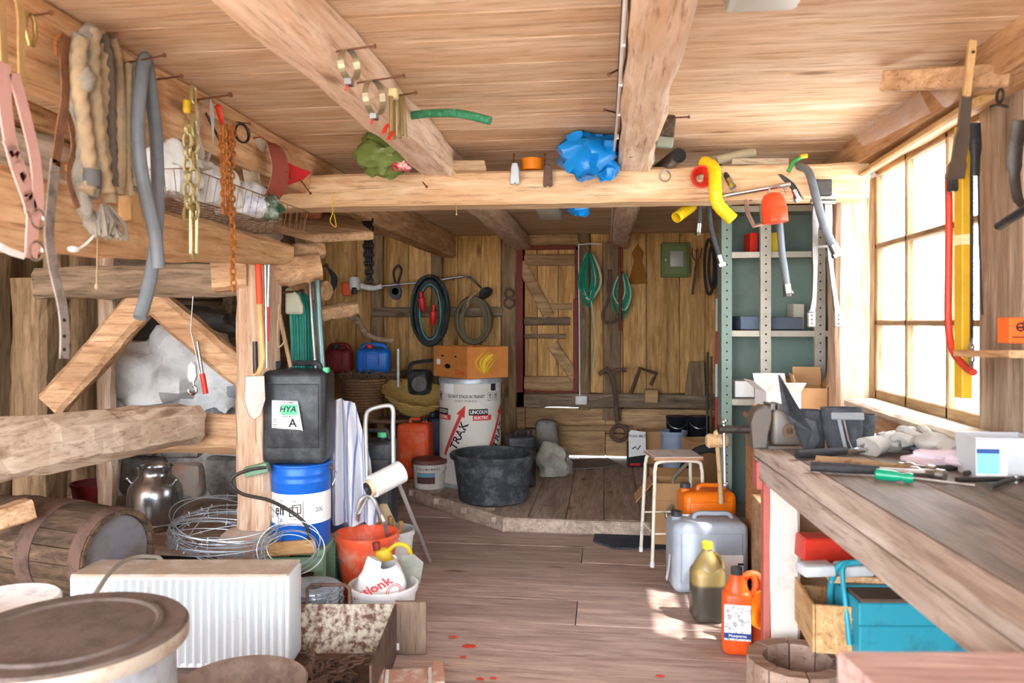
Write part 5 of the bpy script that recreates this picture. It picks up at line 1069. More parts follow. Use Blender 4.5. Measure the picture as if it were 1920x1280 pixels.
def web(cs, label, sag=.03):
    mb = MB(); a, b, c, d = [Vector(v) for v in cs]
    mb.grid(lambda u, v: (a*(1-u)+b*u)*(1-v)+(d*(1-u)+c*u)*v+Vector((0, 0, -sag*math.sin(math.pi*u)*math.sin(math.pi*v))), 10, 6); mb.build('cobweb', WEB, label=label, cat='cobweb')
web((P(1592, 245, 3.6), P(1725, 172, 2.86), P(1745, 212, 2.84), P(1620, 276, 3.5)), 'dusty cobweb sheet stretched along the wall plate')
web((P(1742, 170, 2.72), P(1797, 168, 2.6), P(1790, 190, 2.6), P(1770, 202, 2.65)), 'small cobweb bag under the jutting board')
web((P(1530, 375, 3.7), P(1640, 320, 3.9), P(1645, 330, 3.9), P(1535, 382, 3.7)), 'cobweb strands between puller and window')
web((P(1600, 385, 4.0), P(1650, 395, 4.0), P(1650, 440, 4.0), P(1610, 430, 4.0)), 'cobweb on the post beside the middle panes')
# ================================================================ workbench
BENCHT = wood('bench_top', '#776b62', '#9c8f84', 'y', '#615750', var=.08, rough=.6)
BENCHE = wood('bench_edge', '#a59488', '#c9bcb0', 'y', '#8c7868', var=.05)
LEGW = mat('whitewashed_leg', '#d8d0c6', .8, dirt='#a08a78', amt=.5, sc=9, pos=.6)
def xe(y): return .6+.0465*(3.05-y)
wbn = thing('workbench', 'long worn workbench under the window with tools spread on top', 'workbench', (1.0, 2.6, 0))
def slab(x0o, x1o, z0, z1, y0=1.32, y1=3.2, name='board', m=BENCHT, abs1=None):
    mb = MB(); a, b = xe(y0), xe(y1); X1a = abs1 if abs1 else a+x1o; X1b = abs1 if abs1 else b+x1o
    vs = [(a+x0o, y0, z0), (X1a, y0, z0), (X1b, y1, z0), (b+x0o, y1, z0)]; vs += [(x, y, z1) for x, y, _ in vs]
    mb.add(vs, [(3, 2, 1, 0), (4, 5, 6, 7), (0, 1, 5, 4), (1, 2, 6, 5), (2, 3, 7, 6), (3, 0, 4, 7)]); return mb.build(name, m, wbn, bevel=.004)
slab(.0, .095, .962, 1.0, m=BENCHE); slab(.098, .36, .962, .999); slab(.363, 0, .962, 1.0, abs1=1.365)
slab(-.004, .03, .885, .96, name='apron', m=BENCHE)
for y in (3.12, 1.4): mb = MB(); mb.beam((xe(y)+.085, y, 0), (xe(y)+.085, y, .96), .1, .12, up=(1, 0, 0), rough=.005); mb.build('leg', LEGW, wbn)
for y in (3.12, 1.4): mb = MB(); mb.beam((1.3, y, 0), (1.3, y, .96), .1, .1, up=(1, 0, 0), rough=.004); mb.build('leg', LEGW, wbn)
mb = MB(); mb.box((xe(3.12)+.022, 3.1, .45), (.028, .06, .88)); mb.build('red_post', mat('faded_red', '#b5655a', .7, dirt='#8a4a42', amt=.5), wbn, bevel=.005)
mb = MB(); mb.box((xe(3.15)+.04, 3.15, .9), (.1, .1, .11)); mb.build('red_block', mat('faded_red', '', .7), wbn, bevel=.005)
mb = MB(); mb.box((1.06, 2.33, .375), (.56, 1.44, .04)); mb.build('lower_shelf', OLDY, wbn, bevel=.004)
mb = MB(); mb.box((1.06, 2.93, .61), (.58, .3, .025)); mb.build('upper_shelf', OLDY, wbn, bevel=.003)
# vise
VISM = mat('vise_iron', '#6f6c66', .5, .5, dirt='#8a6a52', amt=.5, sc=14)
q = P(1462, 842, 3.06); vs_ = thing('bench_vise', 'heavy old cast iron vise clamped to the bench corner', 'vise', (q.x, q.y, 1.0), TH); vs_.scale = (.85, .85, .85)
mb = MB(); mb.cbox((.03, .02, .1), (.14, .1, .17), .02); mb.build('fixed_jaw', VISM, vs_, local=True)
mb = MB(); mb.plate([(-.1, .0), (-.035, .0), (-.03, .06), (-.012, .14), (-.012, .195), (-.05, .2), (-.09, .18), (-.11, .12)], .1, (-.03, .02, .0), VX, VZ); mb.build('sliding_jaw', VISM, vs_, local=True, bevel=.008)
for x in (-.032, .0): mb = MB(); mb.box((x-.01, .02, .195), (.02, .11, .03)); mb.build('jaw_plate', STEEL, vs_, local=True, bevel=.002)
mb = MB(); mb.box((.03, .02, .008), (.19, .13, .016)); mb.build('base', VISM, vs_, local=True, bevel=.003)
mb = MB(); mb.cyl((-.28, .02, .085), (.09, .02, .085), .02, n=14); mb.build('screw', DKMET, vs_, local=True)
mb = MB(); mb.cyl((-.255, .02, .12), (-.255, .0, -.17), .009, n=10); mb.sph((-.255, .0, -.17), .014, 8); mb.sph((-.255, .02, .12), .014, 8); mb.build('tommy_bar', STEEL, vs_, local=True)
mb = MB(); mb.lathe([(.034, -.004), (.034, .004), (.018, .004), (.018, -.004)], 18, (.035, -.031, .085), frame(VY)); mb.build('collar', RUST, vs_, local=True)
# tool belt pouches
BCAN = mat('black_canvas', '#3a3d42', .85, dirt='#5c5f64', amt=.5, sc=20, bump=.2); GCAN = mat('grey_canvas', '#8a8d90', .85)
q = P(1556, 842, 2.98); tb = thing('tool_belt', 'black canvas tool belt with open pouches on the bench', 'tool belt', (q.x, q.y, 1.0), TH-.1); tb.scale = (.92, .92, .92)
def pouch(x, y, w, d, h, lean, name='pouch', m=BCAN):
    mb = MB(); vs = []; n = 14
    for z, k in ((0, .75), (h*.5, 1.0), (h, 1.05)):
        for i in range(n): a = 2*math.pi*i/n; vs.append(Vector((x+w/2*k*math.copysign(abs(math.cos(a))**.7, math.cos(a))+lean*z, y+d/2*k*math.copysign(abs(math.sin(a))**.7, math.sin(a)), z)))
    mb.add(vs, [(j*n+i, j*n+(i+1) % n, j*n+n+(i+1) % n, j*n+n+i) for j in range(2) for i in range(n)]+[tuple(reversed(range(n)))], True); return mb.build(name, m, tb, local=True, thick=.006)
pouch(-.055, .04, .12, .08, .17, -.2); pouch(.055, 0, .16, .09, .185, -.05); pouch(.14, .06, .1, .07, .15, .1)
mb = MB(); mb.plate([(-.19, .17), (-.13, .15), (-.06, .13), (-.045, .05), (-.075, .0), (-.1, .02), (-.08, .08), (-.13, .1), (-.17, .13), (-.2, .25)], .02, (0, -.02, 0), VX, VZ); mb.build('hip_pad', BCAN, tb, local=True, bevel=.006)
mb = MB(); mb.box((.055, -.052, .155), (.13, .012, .03), rot(-12, 0, 0)); mb.build('cuff', GCAN, tb, local=True, bevel=.004)
mb = MB(); mb.tube([(.04, -.055, .14), (.055, -.06, .06), (.07, -.065, .02), (.11, -.07, .04), (.16, -.05, .07), (.17, -.03, .08)], .004, 6); mb.build('hammer_loop', CHROME, tb, local=True)
mb = MB(); mb.strap([(.02, -.05, .145), (.045, -.06, .02)], .014, .003, VX); mb.build('grey_tape', GCAN, tb, local=True)
# gloves and rag
GLV = mat('grey_glove', '#b3b0a9', .9, dirt='#94897e', amt=.5, sc=9); PRG = mat('pink_rag', '#cbb9bf', .9, dirt='#a9989e', amt=.5)
q = PZ(1690, 838, .9); q.x = min(q.x, 1.0)
def glove(c, s, rz, label):
    t = thing('work_glove', label, 'glove', c, rz, 'work gloves on the bench')
    mb = crump((0, 0, .045), (.06*s, .085*s, .04), .3, c.x*9, 12); mb.build('palm', GLV, t, local=True)
    for k_, (x, l) in enumerate(((-.045, .05), (-.017, .07), (.014, .072), (.043, .055))):
        mb = MB(); mb.tube(smoothpath([(x, .055, .045), (x*1.25, .09+l*.4, .055+.02*(k_ % 2)), (x*1.35, .09+l, .035+.03*(k_ % 2))], 4), [.017]*7+[.014, .009], 8); mb.build('finger', GLV, t, local=True)
    mb = MB(); mb.tube(smoothpath([(.05, -.01, .045), (.085, .03, .06), (.09, .06, .07)], 4), [.018]*7+[.014, .009], 8); mb.build('thumb', GLV, t, local=True)
    mb = MB(); mb.lathe([(.05, 0), (.056, .03), (.062, .07)], 18, (0, -.06, .04), rot(100, 0, 0), sy=.6); mb.build('cuff', GLV, t, local=True, thick=.003)
c = P(1672, 845, 2.95); glove(Vector((c.x, c.y, 1.0)), .9, R(-60), 'grey work glove lying nearest the tool belt')
c = P(1752, 845, 2.78); glove(Vector((c.x, c.y, 1.02)), 1.0, R(20), 'grey work glove heaped on the pale rag')
lump(Vector((P(1775, 850, 2.66).x, P(1775, 850, 2.66).y, 1.025)), (.12, .09, .033), .4, 'pale pinkish rag crumpled under the glove', 'cleaning_rag', PRG, 'rag', seed=41, n=22)
# plastic tub with label
q = P(1888, 868, 2.45); tubp = thing('plastic_tub', 'clear plastic tub with a turquoise label on the bench', 'tub', (q.x, q.y+.06, 1.0), TH-.1); CLR = mat('clear_plastic', '#dfe2e4', .3, alpha=.75)
hwx, hwy, hz = .1, .07, .13
mb = MB(); mb.add([(-hwx*.92, -hwy*.92, 0), (hwx*.92, -hwy*.92, 0), (hwx*.92, hwy*.92, 0), (-hwx*.92, hwy*.92, 0), (-hwx, -hwy, hz), (hwx, -hwy, hz), (hwx, hwy, hz), (-hwx, hwy, hz)], [(3, 2, 1, 0), (0, 1, 5, 4), (1, 2, 6, 5), (2, 3, 7, 6), (3, 0, 4, 7)]); mb.build('body', CLR, tubp, local=True, thick=.003)
mb = MB(); mb.tube([(-hwx, -hwy, hz), (hwx, -hwy, hz), (hwx, hwy, hz), (-hwx, hwy, hz)], .004, 6, closed=True); mb.build('rim', CLR, tubp, local=True)
mb = MB(); mb.plate([(-.1, .012), (-.005, .012), (-.005, .1), (-.1, .1)], .001, (0, -hwy-.001, 0), VX, VZ); lb_ = mb.build('label', PAPER, tubp, local=True)
mb = MB(); mb.plate([(-.098, .02), (-.03, .02), (-.03, .084), (-.098, .084)], .001, (0, -hwy-.0025, 0), VX, VZ); mb.build('turquoise_field', mat('turquoise', '#8fd6d2', .6), lb_, local=True)
mb = MB(); mb.plate([(-.098, .084), (-.03, .084), (-.03, .098), (-.098, .098)], .001, (0, -hwy-.0025, 0), VX, VZ); mb.build('blue_field', mat('label_blue', '#3a5a9a', .6), lb_, local=True)
# hand tools on the bench
def on_bench(px, py, z=.0): return PZ(px, py, 1.0+z)
def hammer(pts, head, grip_m, shaft_m, label, gl=.35):
    a, b = on_bench(*pts[0], .02), on_bench(*pts[1], .02); t = thing('hammer', label, 'hammer', a-VZ*.02, group='hammers on the bench'); L_ = (b-a)
    mb = MB(); mb.tube([a, a+L_*gl*.5, a+L_*gl], [.016, .017, .014], 10); mb.build('grip', grip_m, t)
    mb = MB(); mb.tube([a+L_*gl, b], [.011, .010], 8); mb.build('shaft', shaft_m, t)
    h = head.normalized(); mb = MB(); mb.tube([b-h*.05, b-h*.03, b-h*.02, b+h*.025, b+h*.03, b+h*.055], [.014, .016, .011, .013, .018, .018], 12); mb.build('head', STEEL, t)
hammer(((1494, 852), (1690, 838)), Vector((.9, -.2, 0)), BLKRUB, CHROME, 'steel shafted hammer with black grip, farthest on the bench', .45)
hammer(((1530, 862), (1725, 878)), Vector((.5, -.8, 0)), wood('hammer_ash', '#8a6a4c', '#ab8a66', 'x'), wood('hammer_ash', '', ''), 'hammer with a plain wooden shaft between the black grips', .6)
hammer(((1520, 874), (1738, 886)), Vector((.6, -.6, 0)), BLKRUB, STEEL, 'hammer with a long black grip beside the red pliers', .6)
def pliers(p, ang, s, hm, label, spread=9, m=DKMET):
    t = thing('pliers', label, 'pliers', p, ang, 'pliers on the bench')
    for sg in (-1, 1):
        mb = MB(); mb.tube(smoothpath([(0, 0, .012), (-.05*s, sg*.012*s, .013), (-.17*s, sg*(.01+.002*spread)*s, .012)], 4), [.007]*4+[.008]*4+[.0085], 8); mb.build('handle', hm, t, local=True)
        mb = MB(); mb.tube([(-.015*s, -sg*.006, .012), (.02*s, sg*.009, .012), (.06*s, sg*.002, .012)], [.009, .011, .004], 8, flat=.7); mb.build('jaw', m, t, local=True)
    mb = MB(); mb.cyl((0, 0, .0), (0, 0, .024), .01, n=12); mb.build('pivot', STEEL, t, local=True)
pliers(on_bench(1690, 880), R(2), .9, REDPL, 'pliers with bright red handles under the green screwdriver', 7)
pliers(on_bench(1860, 868), R(200), 1.1, DKMET, 'black iron pliers lying open before the plastic tub', 16)
pliers(on_bench(1872, 882), R(24), 1.2, DKMET, 'dark pliers with handles spread toward the bench front', 18)
pliers(on_bench(1905, 905), R(28), 1.1, DKMET, 'dark pincers at the photo edge of the bench', 20)
a, b = on_bench(1640, 888, .02), on_bench(1828, 910, .012); sd_ = thing('screwdriver', 'screwdriver with a clear green handle on the bench', 'screwdriver', a-VZ*.02); dv = (b-a)
mb = MB(); e = a+dv*.4; mb.tube([a, a+dv*.02, a+dv*.2, a+dv*.28, a+dv*.34, e], [.012, .018, .018, .012, .017, .014], 10); mb.build('handle', mat('green_acetate', '#129a74', .2, spec=.6), sd_)
mb = MB(); mb.cyl(e, b, .005, n=8); mb.build('shank', STEEL, sd_)
# ================================================================ under the bench
TURQ = mat('turquoise_enamel', '#2f97ac', .5, .2, dirt='#3c5a5e', amt=.6, sc=10, pos=.6); BRNT = mat('grimy_lid', '#5c4a3e', .8, dirt='#3f332b', amt=.5)
q = P(1612, 1240, 2.5); tx = thing('tool_box', 'turquoise metal tool box with a tube handle under the bench', 'tool box', (q.x, q.y, .396), R(6)); bw2, bd2, bh2 = .46, .26, .2
mb = MB(); mb.box((bw2/2, bd2/2, .06), (bw2, bd2, .12)); mb.build('body', TURQ, tx, local=True, bevel=.004)
mb = MB(); mb.box((bw2/2, bd2/2, .158), (bw2+.004, bd2+.004, .074)); mb.build('upper_tray', TURQ, tx, local=True, bevel=.004)
for y in (.06, .195): mb = MB(); mb.box((bw2/2, y, .2), (bw2-.01, .12, .014)); mb.build('lid', BRNT, tx, local=True, bevel=.004)
mb = MB(); mb.box((bw2/2, bd2/2, .2), (bw2, .02, .02)); mb.build('hinge_strip', TURQ, tx, local=True)
mb = MB(); mb.tube(smoothpath([(-.012, .2, .06), (-.02, .19, .17), (-.012, .15, .26), (.03, .13, .285), (.2, .13, .29), (.45, .13, .29)], 5), .011, 10); mb.tube(smoothpath([(-.012, .05, .04), (-.015, .07, .15), (-.01, .11, .24), (.0, .125, .275), (.03, .13, .285)], 5), .009, 8); mb.build('handle', TURQ, tx, local=True)
q = P(1520, 1120, 2.74); tray = thing('wooden_tray', 'open wooden tray jutting out beside the turquoise tool box', 'tray', (q.x-.02, q.y-.02, .396), R(-2)); tray.scale = (.62, 1, 1)
for a, sz in (((.1, -.14, .08), (.2, .014, .16)), ((.1, .14, .05), (.2, .014, .16)), ((-.01, 0, .08), (.014, .29, .16)), ((.19, 0, .08), (.014, .29, .16)), ((.1, 0, .006), (.22, .28, .012))): mb = MB(); mb.box(a, sz); mb.build('side' if sz[2] > .05 else 'bottom', RAWY, tray, local=True, bevel=.002)
q = P(1548, 1022, 2.86); mb = MB(); mb.box((q.x, q.y, .668), (.2, .1, .085), rot(0, 0, 6), .95); mb.build('red_box', mat('red_lacquer', '#c43222', .4, dirt='#8a2418', amt=.4), label='red lacquered wooden box on the shelf under the bench', cat='box', bevel=.006)
q = P(1600, 1022, 2.92); mb = MB(); mb.beam((q.x-.13, q.y+.03, .66), (1.3, q.y+.03, .66), .06, .06); mb.build('pine_batten', wood('yellow_batten', '#d8b070', '#efcf94', 'x'), label='yellow pine batten behind the red box', cat='batten')
for i, (px, py, lb) in enumerate(((1530, 1052, 'clear plastic packet under the red box'), (1600, 1052, 'glass tube packet behind the tool box handle'))):
    q = P(px, py, 2.68); mb = MB(); mb.cbox((q.x, q.y, .645), (.12, .08, .04), .012, rot(0, 0, 14)); mb.build('plastic_packet', CLR, label=lb, cat='packet')
mb = MB(); mb.box((1.06, 3.24, .48), (.6, .02, .94)); mb.build('back_plank', OLDX, label='brown plank panel closing the far end under the bench', cat='panel', bevel=.003)
# wooden hub ring on the floor, leg side
q = P(1500, 1236, 2.72); ring = thing('wooden_hub', 'thick round wooden ring standing on the floor by the bench leg', 'ring', (q.x-.01, q.y, 0)); ring.scale = (.93, .93, 1.6); HUBW = wood('hub_wood', '#94796a', '#b59c8c', 'x', '#7a5f50')
for i in range(8):
    a0, a1 = i*45+1, i*45+44; mb = MB(); vs = []
    for a in (a0, (a0+a1)/2, a1):
        for r_, z in ((.185, .02), (.185, .2), (.125, .2), (.115, .1), (.115, .02)): vs.append((r_*math.cos(R(a)), r_*math.sin(R(a)), z))
    mb.add(vs, [(j*5+k, j*5+(k+1) % 5, j*5+5+(k+1) % 5, j*5+5+k) for j in range(2) for k in range(5)]+[(0, 1, 2, 3, 4), (14, 13, 12, 11, 10)]); mb.build('segment', HUBW, ring, local=True, bevel=.002)
mb = MB(); mb.lathe([(0, .0), (.18, 0), (.18, .02), (0, .02)], 32); mb.build('base', HUBW, ring, local=True)
# pinkish plank on a sawhorse right in front of the camera
PNK = wood('pink_plank', '#b09088', '#cfb6ae', 'x', '#9c7a72')
sh = thing('sawhorse', 'pinkish worn sawhorse close to the camera', 'sawhorse', (.7, 1.25, 0))
mb = MB(); mb.beam(P(1606, 1288, 1.2), P(1985, 1288, 1.2), .14, .06, rough=.004); mb.build('top_beam', PNK, sh)
for px in (1690, 1930):
    for s in (-1, 1): a = P(px, 1316, 1.2); mb = MB(); mb.beam(a, (a.x, a.y+s*.16, 0), .05, .05, rough=.003, seg=6); mb.build('leg', PNK, sh)
# ================================================================ canisters and jugs by the bench
GREYC = mat('grey_canister', '#a4acb6', .45, dirt='#8d959e', amt=.4); ORC = mat('orange_canister', '#f07a18', .35, dirt='#d0620e', amt=.4)
q = PZ(1330, 1116, 0); gc = jerry('grey_canister', 'large grey plastic canister with a white label on the floor', (q.x, q.y+.14, 0), TH, .42, .26, .42, GREYC, BLACKP, capx=-.4, ch=.045)
mb = MB(); mb.plate([(.02, .06), (.17, .06), (.17, .22), (.02, .22)], .001, (0, -.1385, 0), VX, VZ); lb_ = mb.build('label', PAPER, gc, local=True); mb = MB(); mb.box((.155, -.1395, .17), (.03, .001, .012)); mb.build('lettering', INK, lb_, local=True)
mb = MB(); mb.strap([(-.215, -.05, .2), (-.225, -.06, .12), (-.235, -.05, .06)], .04, .001, VY); mb.build('hang_tag', PAPER, gc, local=True)
q = P(1324, 985, 4.66); mb = MB(); mb.box((q.x, q.y, .05), (.32, .2, .1), rot(0, 0, 7)); mb.build('low_crate', RAWX, label='low wooden crate under the orange canister', cat='crate', bevel=.004)
oc = jerry('orange_canister', 'bright orange canister lit by sunlight beside the mallet', (q.x, q.y, .1), TH+.06, .32, .2, .42, ORC, BLACKP, capx=-.4, ch=.04)
q = PZ(1330, 1174, 0); jg = thing('oil_jug', 'half-full brown oil jug with a yellow cap on the floor', 'jug', (q.x, q.y+.08, 0), TH)
JUG, _nt, _b = _new('dirty_jug'); _tc = _N(_nt, 'ShaderNodeTexCoord'); _sx = _N(_nt, 'ShaderNodeSeparateXYZ'); _r = _N(_nt, 'ShaderNodeValToRGB'); _nt.links.new(_tc.outputs['Object'], _sx.inputs[0]); _nt.links.new(_sx.outputs['Z'], _r.inputs[0]); _r.color_ramp.elements[0].position = .185; _r.color_ramp.elements[1].position = .2; _r.color_ramp.elements[0].color = lin('#4a463c'); _r.color_ramp.elements[1].color = lin('#a08a55'); _nt.links.new(_r.outputs[0], _b.inputs['Base Color']); _b.inputs['Roughness'].default_value = .35; _b.inputs['Transmission Weight'].default_value = .12
mb = MB(); mb.cbox((0, 0, .14), (.165, .15, .28), .045, n=4); mb.lathe([(.078, .24), (.072, .275), (.05, .315), (.028, .345), (.022, .36), (.022, .375)], 20, sy=.92); mb.build('body', JUG, jg, local=True)
mb = MB(); mb.lathe([(.027, 0), (.027, .03), (.022, .034), (0, .034)], 16, (0, 0, .362)); mb.build('cap', mat('lime_cap', '#d8d23a', .4), jg, local=True)
mb = MB(); mb.tube(smoothpath([(.04, .02, .33), (.075, .03, .3), (.085, .03, .25)], 4), .011, 8); mb.build('handle', JUG, jg, local=True)
OILJ = mat('oil_orange', '#ee5a22', .35, dirt='#c04010', amt=.3)
q = PZ(1386, 1236, 0); oj = thing('saw_oil_bottle', 'orange oil bottle with a grubby white label and black cap', 'bottle', (q.x, q.y+.07, 0), TH-.2)
mb = MB(); mb.cbox((0, 0, .145), (.13, .1, .29), .03, n=3); mb.lathe([(.055, .27), (.05, .3), (.03, .345), (.022, .36)], 18, sy=.8); mb.build('body', OILJ, oj, local=True)
mb = MB(); mb.lathe([(.026, 0), (.026, .03), (0, .032)], 16, (0, 0, .358)); mb.build('cap', BLACKP, oj, local=True)
mb = MB(); mb.tube(smoothpath([(.03, .02, .34), (.07, .03, .345), (.085, .03, .3), (.06, .03, .24)], 5), .012, 8); mb.build('handle', OILJ, oj, local=True)
mb = MB(); mb.plate([(-.058, .075), (.058, .075), (.058, .235), (-.058, .235)], .001, (0, -.0512, 0), VX, VZ); lb_ = mb.build('label', mat('grubby_label', '#e2e1de', .6, dirt='#6a6a70', amt=.8, sc=40, pos=.56), oj, local=True)
mb = MB(); mb.plate([(-.058, .085), (.058, .085), (.058, .108), (-.058, .108)], .001, (0, -.0525, 0), VX, VZ); bl = mb.build('blue_band', mat('label_navy', '#24408a', .6), lb_, local=True)
mb = MB(); lettering(mb, 'Husqvarna', .018, (0, -.0535, .097), VX, VZ, bold=True); mb.build('lettering', PAPER, lb_, local=True, recalc=False)
q = P(1418, 1150, 3.62); wc = thing('fuel_can', 'orange-red fuel can with a bent spout behind the oil bottle', 'fuel can', (q.x, q.y, 0), TH)
mb = MB(); mb.cbox((.0, 0, .1), (.19, .15, .2), .04, n=3); mb.build('body', ORANGEP, wc, local=True)
mb = MB(); mb.tube(smoothpath([(-.05, 0, .19), (-.06, 0, .29), (-.02, 0, .32), (.02, 0, .29), (.03, 0, .19)], 5), .018, 10); mb.build('handle', ORANGEP, wc, local=True)
q = P(1440, 1150, 3.5); fnl = thing('oil_funnel', 'orange funnel lying open against the bench leg', 'funnel', q); mb = MB(); mb.lathe([(.012, -.1), (.014, -.04), (.085, .05), (.09, .05), (.09, .056), (.08, .056), (.01, -.036), (.008, -.1)], 28, q, frame(Vector((-.35, -.75, .55)))); mb.build('cone', mat('oily_orange', '#e8741c', .3, dirt='#8a4412', amt=.5), fnl)
# stool
q = P(1262, 852, 4.9); stl = thing('steel_stool', 'stool with a chipped white seat and cream tubular legs', 'stool', (q.x, q.y, 0), TH+.05); TUBW = mat('cream_tube', '#e2dac8', .45, dirt='#a08a6c', amt=.6, sc=22, pos=.62); zs = .655
mb = MB(); mb.box((0, 0, zs), (.31, .29, .016)); mb.build('seat_ply', mat('ply_edge', '#b98a66', .7), stl, local=True, bevel=.004)
mb = MB(); mb.box((0, 0, zs+.0105), (.305, .285, .004)); mb.build('seat_top', mat('chipped_white', '#e6ded6', .6, dirt='#b0806c', amt=.6, sc=14, pos=.6), stl, local=True, bevel=.001)
for s in (-1, 1):
    mb = MB(); mb.tube(smoothpath([(-.17, s*.16, .02), (-.15, s*.135, .5), (-.145, s*.13, .59), (-.11, s*.128, .638), (.11, s*.128, .638), (.145, s*.13, .59), (.15, s*.135, .5), (.17, s*.16, .02)], 6), .0115, 10); fr_ = mb.build('leg_loop', TUBW, stl, local=True)
    for x in (-.17, .17): mb = MB(); mb.cyl((x, s*.16, 0), (x, s*.16, .03), .014, n=12); mb.build('rubber_foot', WHITEP, fr_, local=True)
for s in (-1, 1): mb = MB(); mb.cyl((s*.162, -.152, .2), (s*.162, .152, .2), .006); mb.build('rung', TUBW, stl, local=True)
for s, z in ((-1, .2), (1, .26)): mb = MB(); mb.cyl((-.162, s*.152, z), (.162, s*.152, z), .006); mb.build('rung', TUBW, stl, local=True)
# bent tube chair part behind the stool
mb = MB(); mb.tube(smoothpath([P(1290, 868, 5.3), P(1268, 890, 5.25), P(1262, 905, 5.2), P(1275, 925, 5.2), P(1300, 920, 5.3)], 6), .014, 10); mb.tube(smoothpath([P(1260, 948, 5.15), P(1250, 965, 5.1), P(1262, 985, 5.1)], 6), .014, 10); mb.build('bent_tube', mat('dull_tube', '#b0a898', .4, .5), label='bent steel tube pieces behind the stool', cat='tube')
# carton, rug
def carton(name, label, loc, rz, w, d, h, flaps=(), m=CARD, cat='box', open_=True):
    t = thing(name, label, cat, loc, rz); th = .006
    for c_, sz in (((0, -d/2, h/2), (w, th, h)), ((0, d/2, h/2), (w, th, h)), ((-w/2, 0, h/2), (th, d, h)), ((w/2, 0, h/2), (th, d, h))): mb = MB(); mb.box(c_, sz); mb.build('side', m, t, local=True)
    mb = MB(); mb.box((0, 0, .004), (w, d, .006)); mb.build('bottom', m, t, local=True)
    for side, ang in flaps:
        L_ = (d if side in 'lr' else w); fw = (w if side in 'lr' else d)*.48; a = R(ang); mb = MB()
        if side == 'l': e0, e1, dr = Vector((-w/2, -d/2, h)), Vector((-w/2, d/2, h)), Vector((-math.cos(a), 0, math.sin(a)))
        if side == 'r': e0, e1, dr = Vector((w/2, -d/2, h)), Vector((w/2, d/2, h)), Vector((math.cos(a), 0, math.sin(a)))
        if side == 'f': e0, e1, dr = Vector((-w/2, -d/2, h)), Vector((w/2, -d/2, h)), Vector((0, -math.cos(a), math.sin(a)))
        if side == 'b': e0, e1, dr = Vector((-w/2, d/2, h)), Vector((w/2, d/2, h)), Vector((0, math.cos(a), math.sin(a)))
        mb.add([e0, e1, e1+dr*fw, e0+dr*fw], [(0, 1, 2, 3)]); mb.build('flap', m, t, local=True, thick=.005)
    return t
q = P(1272, 1020, 5.28); carton('cardboard_box', 'open cardboard box on the floor behind the stool', (q.x, q.y, 0), TH-.1, .36, .24, .42, (('f', -60), ('b', 20), ('l', -50)))
mb = MB(); pts = [PZ(1120, 978, .012), PZ(1225, 976, .012), PZ(1258, 1028, .012), PZ(1150, 1026, .012), PZ(1112, 1012, .012)]; mb.add(pts+[p-VZ*.01 for p in pts], [(0, 1, 2, 3, 4), (9, 8, 7, 6, 5)]+[(i, 5+i, 5+(i+1) % 5, (i+1) % 5) for i in range(5)])
mb.build('floor_mat', mat('navy_carpet', '#333a44', .95, dirt='#55606c', amt=.6, sc=60, bump=.6), label='ragged dark blue carpet piece on the floor by the stool', cat='mat')
# mallet
ml = thing('wooden_mallet', 'wooden mallet propped up between canister and vise', 'mallet', P(1352, 922, 4.45)); MLW = wood('mallet_beech', '#cfa878', '#ecd2a8', 'z')
a = P(1344, 826, 4.42); mb = MB(); mb.tube([a-CR*.06, a-CR*.045, a, a+CR*.045, a+CR*.06], [.03, .042, .036, .042, .03], 16); mb.build('head', MLW, ml)
mb = MB(); mb.tube([P(1343, 812, 4.42), P(1348, 870, 4.43), P(1352, 930, 4.5), P(1352, 941, 4.52)], [.014, .013, .014, .018], 10); mb.sph(P(1343, 812, 4.42), .018, 8); mb.build('handle', MLW, ml)
# tool chest behind the vise
CHW = wood('chest_wood', '#9a6a44', '#c08e62', 'x', '#7c5032'); c = P(1430, 900, 4.35)
tch = thing('wooden_chest', 'reddish wooden cabinet behind the vise carrying cardboard boxes', 'cabinet', (.98, 4.42, 0)); 
mb = MB(); mb.box((1.0, 4.42, .48), (.38, .42, .94)); mb.build('body', CHW, tch, bevel=.004)
mb = MB(); mb.box((1.0, 4.42, .965), (.4, .46, .03)); mb.build('top', CHW, tch, bevel=.004)
for z in (.2, .45, .7): mb = MB(); mb.box((1.0, 4.2, z), (.35, .02, .22)); dr = mb.build('drawer', CHW, tch, bevel=.006); mb = MB(); mb.cyl((1.0, 4.19, z), (1.0, 4.165, z), .014, n=12); mb.build('knob', DKMET, dr)
q = P(1432, 960, 4.0); mb = MB(); mb.box((.86, 4.05, .3), (.2, .24, .6), None); mb.build('plank_crate', OLDX, label='brown plank crate between canister and bench', cat='crate', bevel=.004)
q = P(1438, 770, 4.35); carton('carton', 'white carton with bent flaps on the wooden cabinet', (.94, 4.4, .982), TH, .18, .2, .14, (('f', 35), ('l', 40), ('b', 60)), PAPER)
carton('carton', 'brown carton with raised flaps behind the tool belt', (1.12, 4.44, .982), TH-.25, .15, .22, .16, (('r', 60), ('b', 70), ('l', 75)))
q = P(1400, 752, 4.3); mb = MB(); mb.box((.82, 4.24, 1.019), (.07, .08, .075)); bx_ = mb.build('small_orange_box', mat('orange_carton', '#e8842a', .6), label='small orange box at the edge of the cabinet', cat='box', bevel=.002)
